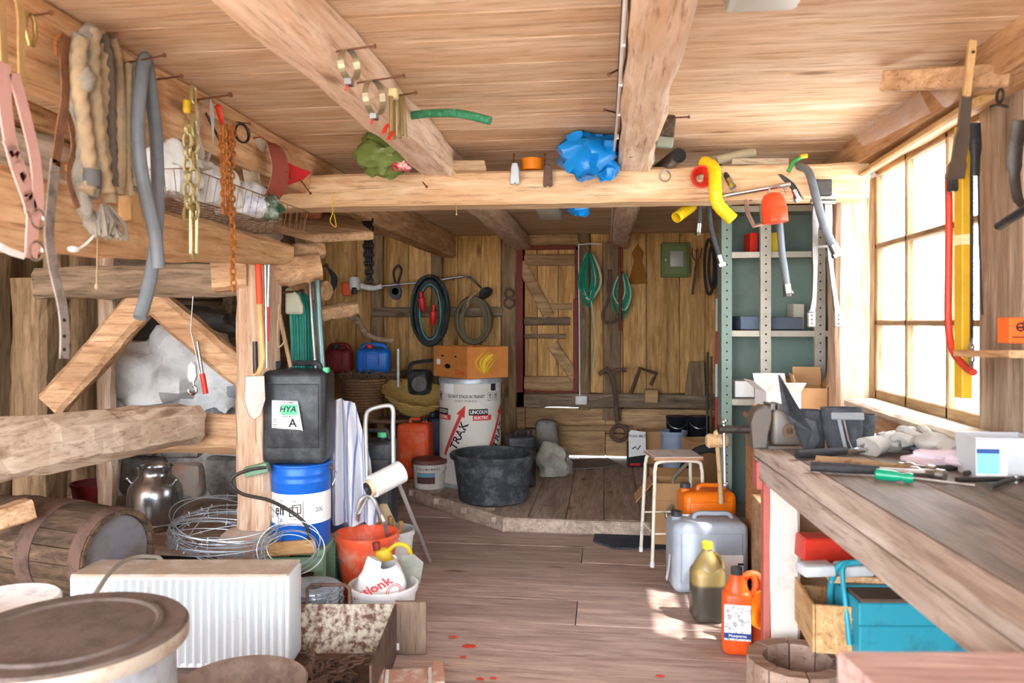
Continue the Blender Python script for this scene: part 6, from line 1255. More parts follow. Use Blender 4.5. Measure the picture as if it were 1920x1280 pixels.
# ================================================================ green steel shelving
SHG = mat('shelf_green', '#7d9086', .5, .1, dirt='#66786e', amt=.4, sc=5); SHP = mat('slotted_grey', '#b9b3a4', .5, .2, dirt='#8f8878', amt=.4)
sx0, sx1, sy0, sy1 = .74, 1.36, 4.86, 5.24; shv = thing('steel_shelving', 'green steel shelving unit with slotted uprights by the window post', 'shelving', (1.05, 5.05, 0))
mb = MB(); mb.box(((sx0+sx1)/2, sy1, 1.12), (sx1-sx0, .006, 2.2)); mb.build('back_panel', SHG, shv)
for x in (sx0, sx1): mb = MB(); mb.box((x, (sy0+sy1)/2, 1.12), (.006, sy1-sy0, 2.2)); mb.build('side_panel', SHG, shv)
for z in (.3, 1.02, 1.44, 1.92, 2.2): mb = MB(); mb.box(((sx0+sx1)/2, (sy0+sy1)/2, z), (sx1-sx0, sy1-sy0, .012)); mb.box(((sx0+sx1)/2, sy0, z-.012), (sx1-sx0, .006, .036)); mb.build('shelf', SHP, shv)
ux = [(sx0-.002, sy0-.006, SHG), (PY(1436, 0, sy0-.03).x, sy0-.03, SHP), (PY(1538, 0, sy0-.006).x, sy0-.006, SHP)]
for x, y, m in ux:
    mb = MB(); mb.box((x, y, 1.12), (.06, .004, 2.24)); mb.box((x-.03, y+.02, 1.12), (.004, .04, 2.24)); up_o = mb.build('upright', m, shv)
    mb = MB()
    for i in range(40): mb.lathe([(0, 0), (.0055, 0)], 8, (x, y-.0026, .1+i*.053), frame(-VY))
    mb.build('slots', INK, up_o, recalc=False)
def shelf_box(px, py, z, sz, m, label, rz=0.0, cat='box', name='storage_box', y=5.0):
    q = PY(px, py, y); mb = MB(); mb.box((q.x, y, z+sz[2]/2+.007), sz, rot(0, 0, rz)); return mb.build(name, m, label=label, cat=cat, bevel=.003)
shelf_box(1408, 460, 1.926, (.05, .12, .12), REDPL, 'red carton on the upper shelf of the shelving', 8)
shelf_box(1424, 462, 1.926, (.04, .12, .1), mat('carton_blue', '#2c5a9a', .6), 'blue carton on the upper shelf between red and yellow', 8)
shelf_box(1452, 460, 1.926, (.1, .1, .12), mat('carton_yellow', '#f0d818', .5), 'yellow carton on the upper shelf behind the slotted upright', -6)
shelf_box(1400, 600, 1.446, (.13, .2, .08), mat('slate_blue', '#5c6a7c', .5), 'slate blue box on the middle shelf, outer side', 6)
shelf_box(1470, 600, 1.446, (.18, .2, .075), mat('slate_dark', '#4a5664', .5), 'dark blue flat box on the middle shelf, inner side', -4)
shelf_box(1492, 585, 1.446, (.07, .1, .16), mat('cream_carton', '#cfc8b4', .7), 'upright cream carton on the middle shelf', 10, y=5.12)
b_ = shelf_box(1390, 722, 1.026, (.12, .16, .1), PAPER, 'white box with blue print on the lower shelf', 5)
shelf_box(1470, 700, 1.026, (.2, .2, .12), CARD, 'brown carton on the lower shelf behind the boxes', 0)
# ================================================================ long tools at the pale post
def B(px, py, y=7.84): return PY(px, py, y)
OTOOL = mat('orange_handle', '#d8481e', .45); HANDW = wood('ash_handle', '#c09058', '#deb680', 'z')
t = thing('bow_handle_saw', 'tool with an orange shaft and curved wooden grip on the post', 'saw', P(482, 716, 3.86))
mb = MB(); mb.tube([P(484, 482, 3.86), P(487, 570, 3.86)], [.017, .016], 10); mb.build('orange_sleeve', OTOOL, t)
mb = MB(); mb.tube(smoothpath([P(487, 565, 3.86), P(490, 630, 3.86), P(493, 670, 3.86), P(486, 695, 3.86), P(474, 706, 3.86), P(464, 712, 3.86)], 6), [.014]*12+[.013]*12+[.012]*7, 10); mb.build('wooden_grip', HANDW, t)
mb = MB(); mb.tube([P(497, 484, 3.88), P(500, 690, 3.88)], .007, 8); mb.build('steel_rod', STEEL, label='thin steel rod leaning on the post beside the orange shaft', cat='rod')
mb = MB(); mb.tube([P(504, 486, 3.9), P(502, 575, 3.9)], .008, 8); rr = thing('rake_shaft', 'steel shaft with a red lower sleeve at the post', 'shaft', P(502, 690, 3.9)); mb.build('shaft', STEEL, rr)
mb = MB(); mb.tube([P(502, 575, 3.9), P(501, 640, 3.9)], .0095, 8); mb.build('sleeve', REDPL, rr)
t = thing('spade', 'worn steel spade blade hanging on the side of the post', 'spade', P(478, 786, 3.85))
mb = MB(); mb.plate([(-.05, .1), (.04, .1), (.045, -.02), (.02, -.1), (-.01, -.118), (-.035, -.09), (-.055, -.02)], .006, P(480, 742, 3.85), (CR*.9+CF*.4).normalized(), VZ); mb.build('blade', mat('spade_steel', '#b0aaa4', .35, .8, dirt='#7a726a', amt=.4), t, bevel=.002)
mb = MB(); mb.cyl(P(480, 712, 3.86), P(478, 640, 3.87), .014, .012, 10); mb.build('socket', DKMET, t)
t = thing('wooden_trowel', 'worn stick and twine hanging on the face of the post', 'stick', P(535, 690, 3.85)); mb = MB(); mb.cyl(P(524, 590, 3.95), P(545, 688, 3.95), .012, .01, 8); mb.build('stick', GREYZ, t)
mb = MB(); mb.tube(smoothpath([P(524, 570, 3.86), P(520, 620, 3.85), P(522, 650, 3.85), P(534, 640, 3.85)], 5), .003, 5); mb.build('twine', ROPEM, t)
TEAL = mat('teal_hose', '#1a8a78', .4, dirt='#126454', amt=.4)
t = thing('hose_coil', 'coiled teal garden hose hanging behind the post', 'hose', P(566, 700, 4.5))
for k_ in range(9):
    x = 546+k_*5; mb = MB(); mb.tube(smoothpath([P(560+k_*.5, 545, 4.55+.02*k_), P(x, 575, 4.5+.02*k_), P(x+2, 640, 4.5+.02*k_), P(x+3, 705, 4.5+.02*k_), P(x+10, 735, 4.56+.02*k_)], 6), .0095, 8); mb.build('loop', TEAL, t)
mb = MB(); mb.plate([(-.05, -.07), (.045, -.07), (.045, -.02), (.02, .04), (-.02, .075), (-.05, .08)], .05, P(553, 566, 4.42), CR, VZ); mb.build('hose_hanger', mat('cream_plastic', '#cfcdb4', .5), label='cream plastic hose hanger over the teal coil', cat='hanger', bevel=.01)
for a, b, r_, m, lb in (((578, 500), (597, 700), .012, STEEL, 'thin steel pipe standing behind the black canister'), ((592, 492), (606, 700), .02, mat('blue_steel', '#7e9698', .4, .6), 'thicker blue-grey pipe standing behind the black canister')):
    mb = MB(); mb.cyl(P(*a, 4.6), P(b[0]+22, 1083, 4.5), r_, n=14); mb.build('steel_pipe', m, label=lb, cat='pipe')
mb = MB()
for k_ in range(4): mb.tube(smoothpath([P(612, 500, 5.4), P(622+k_*3, 520, 5.4), P(618+k_*2, 545, 5.4), P(600-k_*4, 565, 5.4), P(585, 560-k_*5, 5.4)], 6), .007, 6)
mb.build('black_cable', BLKRUB, label='black cable bunch hanging beside the pipes', cat='cable')
mb = MB()
for k_ in range(3): chain(mb, [P(682+k_*6, 388, 5.2), P(686+k_*5, 470, 5.2), P(690+k_*2, 528, 5.2)], .05, .008, .6)
mb.build('oily_chain', mat('oily_black', '#2c2622', .5, .5), label='dark oily chain hanging from the cross beam', cat='chain')
mb = MB(); mb.tube(smoothpath([P(622, 360, 4.05), P(624, 395, 4.05), P(619, 415, 4.05), P(630, 425, 4.05), P(626, 400, 4.05)], 5), .002, 5); mb.build('yellow_string', YEL, label='yellow string dangling from the cross beam', cat='string')
mb = MB(); mb.tube([P(855, 382, 3.95), P(856, 400, 3.95)], .002, 5); mb.sph(P(856, 402, 3.95), .006, 6); mb.build('hanging_string', ROPEM, label='short knotted string under the cross beam', cat='string')
# ================================================================ back wall, left half
t = thing('brush_cutter', 'red and white engine brush cutter hanging along the back wall', 'brush cutter', B(660, 560))
mb = MB(); mb.cbox(B(652, 542, 7.7), (.11, .12, .14), .03); mb.build('fuel_tank', ORANGEP, t)
mb = MB(); mb.cbox(B(666, 532, 7.66), (.1, .13, .15), .035); mb.build('engine_cover', WHITEP, t)
mb = MB(); mb.cbox(B(664, 545, 7.58), (.05, .04, .07), .012); mb.build('starter', DKMET, t)
mb = MB(); mb.tube(smoothpath([B(676, 536, 7.7), B(700, 540, 7.7), B(716, 536, 7.7)], 4), [.03]*4+[.026]*4+[.03], 12); mb.build('grip', WHITEP, t)
mb = MB(); mb.tube(smoothpath([B(716, 536, 7.7), B(800, 528, 7.75), B(862, 519, 7.78), B(880, 520, 7.76), B(895, 532, 7.74), B(903, 541, 7.7)], 6), .0125, 10); mb.build('shaft', STEEL, t)
mb = MB(); mb.lathe([(.0, 0), (.07, .02), (.075, .03), (.02, .06), (0, .06)], 20, B(908, 546, 7.66), frame(Vector((.5, -.6, -.6)))); mb.build('cutter_head', BLACKP, t)
t = thing('spring_balance', 'black loop with a round dial hanging on the back wall', 'scale', B(742, 562)); mb = MB(); mb.lathe([(0, 0), (.06, 0), (.06, .04), (0, .04)], 22, B(741, 548, 7.62), frame(VY), sy=1.25); mb.build('case', BLACKP, t)
mb = MB(); mb.lathe([(0, 0), (.036, 0)], 20, B(741, 546, 7.617), frame(VY)); mb.build('dial', PAPER, t, recalc=False)
mb = MB(); mb.tube(smoothpath([B(741, 530, 7.64), B(738, 510, 7.64), B(746, 498, 7.64), B(753, 508, 7.64), B(745, 532, 7.64)], 5), .013, 8); mb.build('loop', BLKRUB, t)
def hank(name, label, c, rx, rz, n, r, ms, cat, y=7.72, plugs=None):
    t = thing(name, label, cat, B(c[0], c[1]+rz, y)); 
    for i in range(n):
        k = 1-.5*(i/n)*random.uniform(.6, 1.1); pts = []
        for j in range(22):
            a = 2*math.pi*j/22; wob = 1+.05*noise.noise(Vector((j*.6, i*2.3, c[0]))); q = B(c[0]+rx*k*wob*math.cos(a)+random.uniform(-1, 1), c[1]-rz*(k**.5)*math.sin(a)+(6 if math.sin(a) < 0 else 0)*i/n, y-.01*(i % 4)); pts.append(q)
        mb = MB(); mb.tube(smoothpath(pts, 2, True), r, 6, closed=True); mb.build('loop', ms[i % len(ms)], t)
    return t
CBK = mat('cable_black', '#25292a', .55, dirt='#3c4040', amt=.4); CTL = mat('cable_teal', '#4d9a98', .6)
t = hank('extension_cable', 'long coiled black and teal cable with red plugs on the back wall', (806, 582), 36, 66, 22, .011, [CBK, CBK, CTL, CBK], 'cable')
for (px, py, a) in ((791, 565, -6), (812, 590, 4)): mb = MB(); q = B(px, py, 7.62); mb.lathe([(.018, -.1), (.032, -.06), (.036, .0), (.04, .0), (.04, .03), (.024, .04), (.02, .1)], 16, q, rot(0, a, 0)); mb.build('plug', mat('cee_red', '#cc2222', .35), t)
hank('hose_hank', 'brown-black hose hank hanging on the back wall', (888, 600), 34, 44, 13, .014, [mat('old_hose', '#5c5140', .7), mat('old_hose2', '#74694f', .7)], 'hose', 7.74)
mb = MB(); mb.tube(smoothpath([B(895, 545, 7.7), B(880, 560, 7.68), B(876, 575, 7.68)], 4), .014, 6); mb.build('twine_tie', ROPEM, label='twine tying the brown-black hose hank', cat='twine')
t = thing('yard_stick', 'yellow wooden stick upright on the back wall by the stud', 'stick', B(936, 640)); mb = MB(); mb.box((B(934, 550).x, 7.9, (Zb(450)+Zb(640))/2), (.035, .02, Zb(450)-Zb(640))); mb.build('stick', RAWZ, t)
mb = MB(); mb.tube(arc(B(955, 550, 7.84), .045, 0, 360, 16, VX, VZ)[:-1], .012, 8, closed=True); mb.tube(arc(B(955, 568, 7.84), .05, 0, 360, 16, VX, VZ)[:-1], .012, 8, closed=True); mb.build('iron_ring', RUST, label='rusty rings hanging on the stud beside the door', cat='ring')
# ---------------------------------------------------------------- shelf with cans, baskets
q0, q1 = P(560, 700, 7.45), P(748, 700, 7.45); shz = q0.z
t = thing('can_shelf', 'dark plank shelf on trestle legs carrying the fuel cans', 'shelf', ((q0.x+q1.x)/2, 7.5, .1))
mb = MB(); mb.beam((q0.x, 7.5, shz-.02), (q1.x, 7.5, shz-.02), .36, .04, rough=.003); mb.build('plank', GREYX, t)
for x in (q0.x+.12, q1.x-.1):
    for y in (7.42, 7.6): mb = MB(); mb.box((x, y, (shz+.06)/2), (.06, .05, shz-.14)); mb.build('leg', GREYZ, t)
def fuelcan(px, w, label, m, capm, d=7.5):
    q = P(px, 690, d); t = thing('fuel_can', label, 'canister', (q.x, q.y, shz), TH, 'fuel cans on the plank shelf'); h = .285
    mb = MB(); mb.cbox((0, 0, h*.42), (w, .17, h*.84), .05, n=4); mb.build('body', m, t, local=True)
    mb = MB(); mb.tube(smoothpath([(-w*.36, 0, h*.75), (-w*.28, 0, h*.93), (0, 0, h*.97), (w*.3, 0, h*.93), (w*.4, 0, h*.72)], 5), .024, 10); mb.build('handle', m, t, local=True)
    mb = MB(); mb.tube(smoothpath([(-w*.2, -.085, h*.2), (-w*.2, -.09, h*.65), (0, -.09, h*.72), (w*.15, -.09, h*.65), (w*.15, -.09, h*.3)], 4), .014, 6); mb.build('emboss', m, t, local=True)
    mb = MB(); mb.lathe([(.034, 0), (.034, .03), (.028, .036), (0, .036)], 14, (-w*.1, -.05, h*.86)); mb.build('cap', capm, t, local=True)
fuelcan(701, .33, 'blue fuel can with a red cap on the plank shelf', BLUEP, REDPL); fuelcan(636, .26, 'dark red fuel can beside the blue one on the plank shelf', DKRED, BLACKP)
mb = MB()
for k_ in range(26):
    a = random.random()*6; c = P(random.randint(655, 715), 716, 7.36); mb.tube(smoothpath([c, c+Vector((.12*math.cos(a), .05, .07+.05*random.random())), c+Vector((.24*math.cos(a), .02, .03*random.random()))], 4), .004, 4)
mb.build('wire_tangle', GREYX, label='dry tangle of twigs and wire on top of the tall basket', cat='tangle', kind='stuff')
def wicker(name, label, loc, r0, r1, h, m, rt_=None, sx=1, rows=15, n=30):
    t = thing(name, label, 'basket', loc); rt2 = rt_ or Matrix.Identity(3); o = Vector(loc)
    for i in range(rows):
        z = h*i/(rows-1); r_ = r0+(r1-r0)*i/(rows-1); pts = []
        for j in range(n*2): a = math.pi*j/n; k = 1+.03*(1 if (j//2+i) % 2 else -1); pts.append(o+rt2 @ Vector((r_*k*sx*math.cos(a), r_*k*math.sin(a), z)))
        mb = MB(); mb.tube(pts, h/rows*.55, 5, closed=True); mb.build('weaver', m, t)
    mb = MB(); mb.lathe([(0, 0), (r0, 0), (r1*.97, h), (r1*.93, h), (r0*.95, .01), (0, .01)], n, o, rt2, sx=sx); mb.build('lining', m, t)
    return t
WIC = mat('dark_wicker', '#8a6848', .8, dirt='#5f4630', amt=.5, sc=30); WICL = mat('light_wicker', '#b99a58', .8, dirt='#8a6e3a', amt=.5, sc=30)
q = P(682, 790, 7.36); tb_ = thing('low_bench', 'dark low plank bench under the wicker baskets', 'bench', (q.x+.2, q.y, .1))
mb = MB(); mb.beam((q.x-.3, q.y+.0, .57), (-1.5, q.y+.0, .57), .3, .04, rough=.003); mb.build('plank', GREYX, tb_)
for x in (-.25, .2): mb = MB(); mb.box((q.x+x, q.y, .325), (.06, .24, .45)); mb.build('leg', GREYZ, tb_)
wicker('wicker_basket', 'tall brown wicker basket behind the striped shirt', (q.x, q.y, .592), .15, .215, .36, WIC)
q2 = P(776, 785, 7.25); wicker('wicker_basket', 'shallow straw-coloured basket tilted beside the drum', (q2.x, q2.y, .68), .13, .28, .17, WICL, rot(18, 12, 0), sx=1.1, rows=9)
# ---------------------------------------------------------------- drum, banana box, tub, cans
q = P(882, 800, 6.75); FIB = mat('fibre_drum', '#d5cfc4', .7, dirt='#c2bab0', amt=.4, sc=4)
dr = thing('welding_wire_drum', 'tall cream fibre drum with black print and slanting red arrows', 'drum', (q.x, q.y, .1), TH); rD = .268
mb = MB(); mb.lathe([(0, 0), (rD, 0), (rD, .88), (0, .88)], 56); mb.build('body', FIB, dr, local=True)
mb = MB(); mb.lathe([(rD-.01, .875), (rD+.008, .878), (rD+.01, .9), (rD+.004, .918), (rD-.02, .922), (0, .915)], 56); mb.build('lid_ring', GALV, dr, local=True)
mb = MB(); mb.lathe([(rD, 0), (rD+.006, 0), (rD+.006, .03), (rD, .03)], 56); mb.build('bottom_ring', GALV, dr, local=True)
wr_ = lambda z, a0: (lambda a, b: Vector(((rD+.0012)*math.sin(a/rD+a0), -(rD+.0012)*math.cos(a/rD+a0), z+b)))
def sub(mb, poly, w, n=6):
    """polygon subdivided across a so that it follows the wall"""
    a0, a1, b0, b1 = poly; vs = []
    for i in range(n+1): a = a0+(a1-a0)*i/n; vs += [w(a, b0), w(a, b1)]
    mb.add(vs, [(2*i, 2*i+2, 2*i+3, 2*i+1) for i in range(n)])
mb = MB(); lettering(mb, 'DO NOT STACK IN TRANSIT', .036, (0, 0, 0), VX, VZ, bold=True, sx=.72, wrap=wr_(.77, -.1)); mb.build('lettering', INK, dr, local=True, recalc=False); mb = MB(); lettering(mb, 'DO NOT TIP OR ROLL', .026, (0, 0, 0), VX, VZ, sx=.75, wrap=wr_(.733, -.1)); mb.build('lettering', INK, dr, local=True, recalc=False)
for a0 in (-1.15, .72, .98):
    mb = MB(); w = wr_(.768, a0); ring = [w(x, y) for x, y in ((-.022, -.035), (.022, -.035), (.022, .035), (-.022, .035), (-.022, -.035))]; mb.tube(ring, .002, 4); mb.tube([w(0, -.02), w(0, .02)], .003, 4); mb.tube([w(-.01, .01), w(0, .022), w(.01, .01)], .0025, 4); mb.build('handling_symbol', INK, dr, local=True, recalc=False)
for a0 in (.38, -.98): mb = MB(); sub(mb, (-.085, .085, -.026, .026), wr_(.64, a0-.06)); mb.build('black_field', INK, dr, local=True, recalc=False)
for a0, s in ((-.54, 1), (.92, 1)):
    mb = MB(); w = wr_(.45, a0); lettering(mb, 'TRAK', .1, (0, 0, 0), VX, VZ, bold=True, wrap=lambda a, b, w=w: w(a*.445-b*.895+.06, a*.895+b*.445-.01)); mb.build('lettering', INK, dr, local=True, recalc=False)
mb = MB(); sub(mb, (-.03, .03, -.03, .03), wr_(.845, .86)); mb.build('recycling_mark', INK, dr, local=True, recalc=False)
for a0 in (.46, -.92): mb = MB(); sub(mb, (-.075, .095, -.022, .022), wr_(.592, a0-.05)); mb.build('red_field', REDINK, dr, local=True, recalc=False)
for a0 in (-.54, .92):
    mb = MB(); w = wr_(.27, a0); vs = []
    for t_ in [i/8 for i in range(9)]: vs += [w(-.09+.165*t_-.012, .34*t_+.008), w(-.09+.165*t_+.014, .34*t_-.008)]
    mb.add(vs, [(2*i, 2*i+1, 2*i+3, 2*i+2) for i in range(8)]); mb.add([Vector((v.x*1.014, v.y*1.014, v.z)) for v in (w(.04, .358), w(.11, .322), w(.118, .43))], [(0, 1, 2)]); mb.build('red_arrow', REDINK, dr, local=True, recalc=False)
mb = MB()
for a0 in (.38, -.98): lettering(mb, 'LINCOLN', .042, (0, 0, 0), VX, VZ, bold=True, sx=.85, wrap=(lambda w: (lambda a, b: w(a, b)*1.003 if False else w(a, b)+(w(a, b)-Vector((0, 0, w(a, b).z))).normalized()*.001))(wr_(.64, a0-.06)))
for a0 in (.46, -.92): lettering(mb, 'ELECTRIC', .034, (0, 0, 0), VX, VZ, bold=True, sx=.85, wrap=(lambda w: (lambda a, b: w(a, b)+(w(a, b)-Vector((0, 0, w(a, b).z))).normalized()*.001))(wr_(.592, a0-.05)))
mb.build('lettering', PAPER, dr, local=True, recalc=False); mb = MB(); sub(mb, (-.055, .05, -.05, .05), wr_(.845, -.7)); mb.build('shipping_label', PAPER, dr, local=True, recalc=False)
BANC = mat('banana_carton', '#c9803e', .75, dirt='#b56c30', amt=.5, sc=6)
bx = thing('banana_box', 'orange printed banana carton with hand holes on top of the drum', 'box', (q.x, q.y, 1.024), TH+R(36)); bx.scale = (1.14, 1.18, 1.06); bw3, bd3, bh3 = .36, .46, .25
for c_, sz in (((0, -bd3/2, bh3/2), (bw3, .008, bh3)), ((0, bd3/2, bh3/2), (bw3, .008, bh3)), ((-bw3/2, 0, bh3/2), (.008, bd3, bh3)), ((bw3/2, 0, bh3/2), (.008, bd3, bh3))): mb = MB(); mb.box(c_, sz); mb.build('side', BANC, bx, local=True)
mb = MB(); mb.box((0, 0, .006), (bw3, bd3, .008)); mb.build('bottom', BANC, bx, local=True)
mb = MB()
for y, z, w_ in ((.1, .17, .035), (-.08, .17, .03), (.03, .09, .08)): mb.lathe([(0, 0), (w_*.5, 0)], 14, (-bw3/2-.0055, y, z), frame(-VX), sy=.5)
mb.build('hand_holes', INK, bx, local=True, recalc=False)
mb = MB()
for k_ in range(5):
    a = -.5+k_*.25; mb.tube(smoothpath([(-.05+k_*.005, -bd3/2-.006, .04), (-.115+k_*.04, -bd3/2-.007, .13), (-.02+k_*.03, -bd3/2-.007, .225-k_*.018)], 5), [.004]+[.016]*8+[.012, .006], 6, flat=.2)
mb.build('banana_print', mat('banana_yellow', '#e2c23a', .7), bx, local=True)
mb = MB(); lettering(mb, 'Dole', .06, (-bw3/2-.0055, -.14, .045), -VY, VZ, bold=True); mb.build('red_lettering', mat('orange_red_ink', '#d0481e', .7), bx, local=True, recalc=False)
mb = MB(); mb.box((-bw3/2-.005, .16, .12), (.001, .05, .045)); mb.build('barcode_label', PAPER, bx, local=True)
q = P(925, 905, 6.1); BTUB = mat('mortar_tub', '#34383c', .6, dirt='#74787c', amt=.55, sc=12); tub = thing('mortar_tub', 'big round black mortar tub scuffed grey on the platform', 'tub', (q.x, q.y, .1))
mb = MB(); mb.lathe([(0, 0), (.25, 0), (.27, .012), (.318, .36), (.308, .36), (.262, .02), (0, .02)], 52); mb.build('body', BTUB, tub, local=True)
mb = MB(); mb.lathe([(.312, .33), (.34, .335), (.346, .362), (.338, .372), (.31, .37), (.306, .35), (.312, .33)], 52); mb.build('rim', BTUB, tub, local=True)
q = PZ(774, 898, .1); jerry('red_jerrycan', 'tall orange-red jerrycan on the platform behind the film roll', (q.x, q.y+.1, .1), TH-.15, .3, .22, .53, ORANGEP, BLACKP, capx=.25, ch=.04)
q = P(815, 860, 6.95); jerry('navy_jerrycan', 'dark navy jerrycan squeezed beside the cream drum', (q.x, q.y+.2, .1), TH, .2, .16, .56, mat('navy_plastic', '#1c2848', .5), BLACKP, ch=.03)
q = P(975, 885, 6.6); jerry('black_jerrycan', 'black ribbed jerrycan behind the mortar tub', (q.x, q.y, .1), TH+.2, .25, .18, .47, BLACKP, BLACKP, capx=.3, ch=.03)
q = PZ(811, 911, .1); pb = thing('paint_tub', 'cream paint tub with a brown lid and picture label', 'paint tub', (q.x-.02, q.y-.03, .1), TH)
mb = MB(); mb.lathe([(0, 0), (.125, 0), (.14, .21), (0, .21)], 36); mb.build('body', mat('cream_tub', '#dcd8cc', .5, dirt='#c4bfb0', amt=.4), pb, local=True)
mb = MB(); mb.lathe([(.14, .205), (.15, .207), (.15, .235), (.142, .242), (.13, .236), (0, .236)], 36); mb.build('lid', mat('brown_lid', '#6a3a30', .6, dirt='#8a6a5c', amt=.5), pb, local=True)
rr2 = .134; wq_ = lambda z: (lambda a, b: Vector(((rr2+.003+.07*b)*math.sin(a/rr2), -(rr2+.003+.07*b)*math.cos(a/rr2), z+b)))
mb = MB(); sub(mb, (-.1, .06, -.045, .045), wq_(.095), 8); pic = mb.build('picture', mat('label_dark_red', '#5c3c34', .6, dirt='#2c3038', amt=.6, sc=14), pb, local=True, recalc=False)
mb = MB(); sub(mb, (-.1, .06, .01, .042), lambda a, b: wq_(.095)(a, b)*1.004, 8); mb.build('sky_picture', mat('label_sky', '#6fa6c0', .6), pic, local=True, recalc=False)
mb = MB(); lettering(mb, 'B TEKNOMO MÅRLÄG', .028, (0, 0, 0), VX, VZ, bold=True, sx=.75, wrap=wq_(.17)); mb.build('lettering', mat('brown_ink', '#5a3226', .7), pb, local=True, recalc=False)
mb = MB(); mb.tube([(.145*math.cos(R(a)), -.145*math.sin(R(a))*.8, .17-.07*math.sin(R(a))) for a in range(0, 181, 15)], .003, 5); mb.build('bail', STEEL, pb, local=True)
# black machine behind the drum
t = thing('garden_machine', 'black machine with a bent handle between basket and drum', 'machine', P(785, 740, 7.4)); mb = MB(); mb.cbox(P(788, 716, 7.4), (.22, .2, .24), .05); mb.build('body', BLACKP, t); mb = MB(); mb.tube(smoothpath([P(768, 730, 7.35), P(768, 690, 7.35), P(776, 680, 7.35), P(812, 675, 7.35)], 5), .018, 8); mb.build('handle', BLACKP, t); mb = MB(); mb.cyl(P(786, 720, 7.28), P(786, 720, 7.24), .07, n=18); mb.build('wheel', DKMET, t)
mb = MB(); mb.box(P(747, 690, 7.3), (.022, .02, .36)); mb.build('slotted_strip', STEEL, label='slotted grey metal strip standing beside the black machine', cat='strip')
# striped shirt on the folding stand, film roll
SHIRT, _nt, _b = _new('striped_cotton'); _tc = _N(_nt, 'ShaderNodeTexCoord'); _w = _N(_nt, 'ShaderNodeTexWave'); _w.inputs['Scale'].default_value = 9; _w.inputs['Distortion'].default_value = .6; _w.bands_direction = 'X'; _r = _N(_nt, 'ShaderNodeValToRGB'); _nt.links.new(_tc.outputs['Object'], _w.inputs[0]); _nt.links.new(_w.outputs['Fac'], _r.inputs[0]); _r.color_ramp.elements[0].position = .02; _r.color_ramp.elements[1].position = .14; _r.color_ramp.elements[0].color = lin('#7a86b8'); _r.color_ramp.elements[1].color = lin('#dfe0e6'); _nt.links.new(_r.outputs[0], _b.inputs['Base Color']); _b.inputs['Roughness'].default_value = .9
mb = MB(); s0 = P(655, 745, 4.35)
def shf(u, v):
    x = -.115+.23*u; w_ = .55+.45*min(1, v*2.2); z = -.70*v; dp = .05*math.sin(u*17+v*2)*(.3+v*.7)-.05*math.sin(math.pi*u)
    return s0+CR*(x*w_+.03*v*(u-.3)-.03+.05*v)+VZ*(z-.05*abs(u-.4)*(1-v))+CF*dp
mb.grid(shf, 40, 20); mb.build('striped_shirt', SHIRT, label='blue and white striped shirt draped over the black jerrycan', cat='shirt', thick=.006)
q = P(706, 880, 4.75); jerry('black_canister', 'black canister with a green cap behind the folding stand', (q.x-.02, q.y, 0), TH, .28, .2, .84, BLACKP, GRNL, capx=.2, ch=.03)
mb = MB(); q = P(650, 955, 4.45); mb = crump(Vector((q.x, q.y, .22)), (.13, .1, .22), .3, 61, 14); mb.build('blue_jeans', mat('denim', '#56617c', .9, dirt='#7a859c', amt=.5), label='crumpled denim heap below the striped shirt', cat='jeans')
fs = thing('film_stand', 'folding tubular stand holding a roll of white film', 'stand', PZ(740, 1055, 0)); FST = mat('stand_grey', '#b4b0aa', .4, .5, dirt='#8a8680', amt=.4)
mb = MB(); mb.tube(smoothpath([P(690, 935, 4.25), P(686, 830, 4.28), P(686, 785, 4.3), P(694, 768, 4.3), P(728, 760, 4.3), P(737, 770, 4.3), P(737, 800, 4.3), P(738, 890, 4.28)], 5), .0125, 10); mb.build('back_frame', FST, fs)
e = PZ(806, 1055, .0); mb = MB(); mb.tube([P(738, 880, 4.28), P(745, 900, 4.25), e+VZ*.012], .012, 10); mb.build('leg', FST, fs)
mb = MB(); mb.tube([P(690, 930, 4.25), P(672, 960, 4.2), PZ(652, 1060, .0)+VZ*.012+VY*.1], .012, 10); mb.build('leg', FST, fs)
mb = MB(); mb.tube(smoothpath([P(668, 960, 4.2), P(678, 935, 4.2), P(695, 930, 4.22), P(708, 950, 4.2), P(722, 985, 4.15), PZ(735, 1048, .012)], 5), .011, 10); mb.build('front_bow', FST, fs)
a, b = P(690, 916, 4.12), P(752, 884, 4.25); ro = thing('film_roll', 'roll of white stretch film with a cardboard core', 'roll', (a+b)/2-VZ*.06); mb = MB(); mb.tube([a+(b-a)*.12, b], .062, 28); mb.build('film', mat('white_film', '#e4e2de', .35), ro)
mb = MB(); mb.tube([a, a+(b-a)*.2], .045, 24); mb.build('core', mat('core_card', '#d6c4a4', .8), ro); mb = MB(); mb.tube([a-(b-a)*.03, a+(b-a)*.02], .036, 20); mb.build('hub', DKMET, ro); mb = MB(); mb.tube([a-(b-a)*.06, a], .012, 10); mb.build('axle', STEEL, ro)
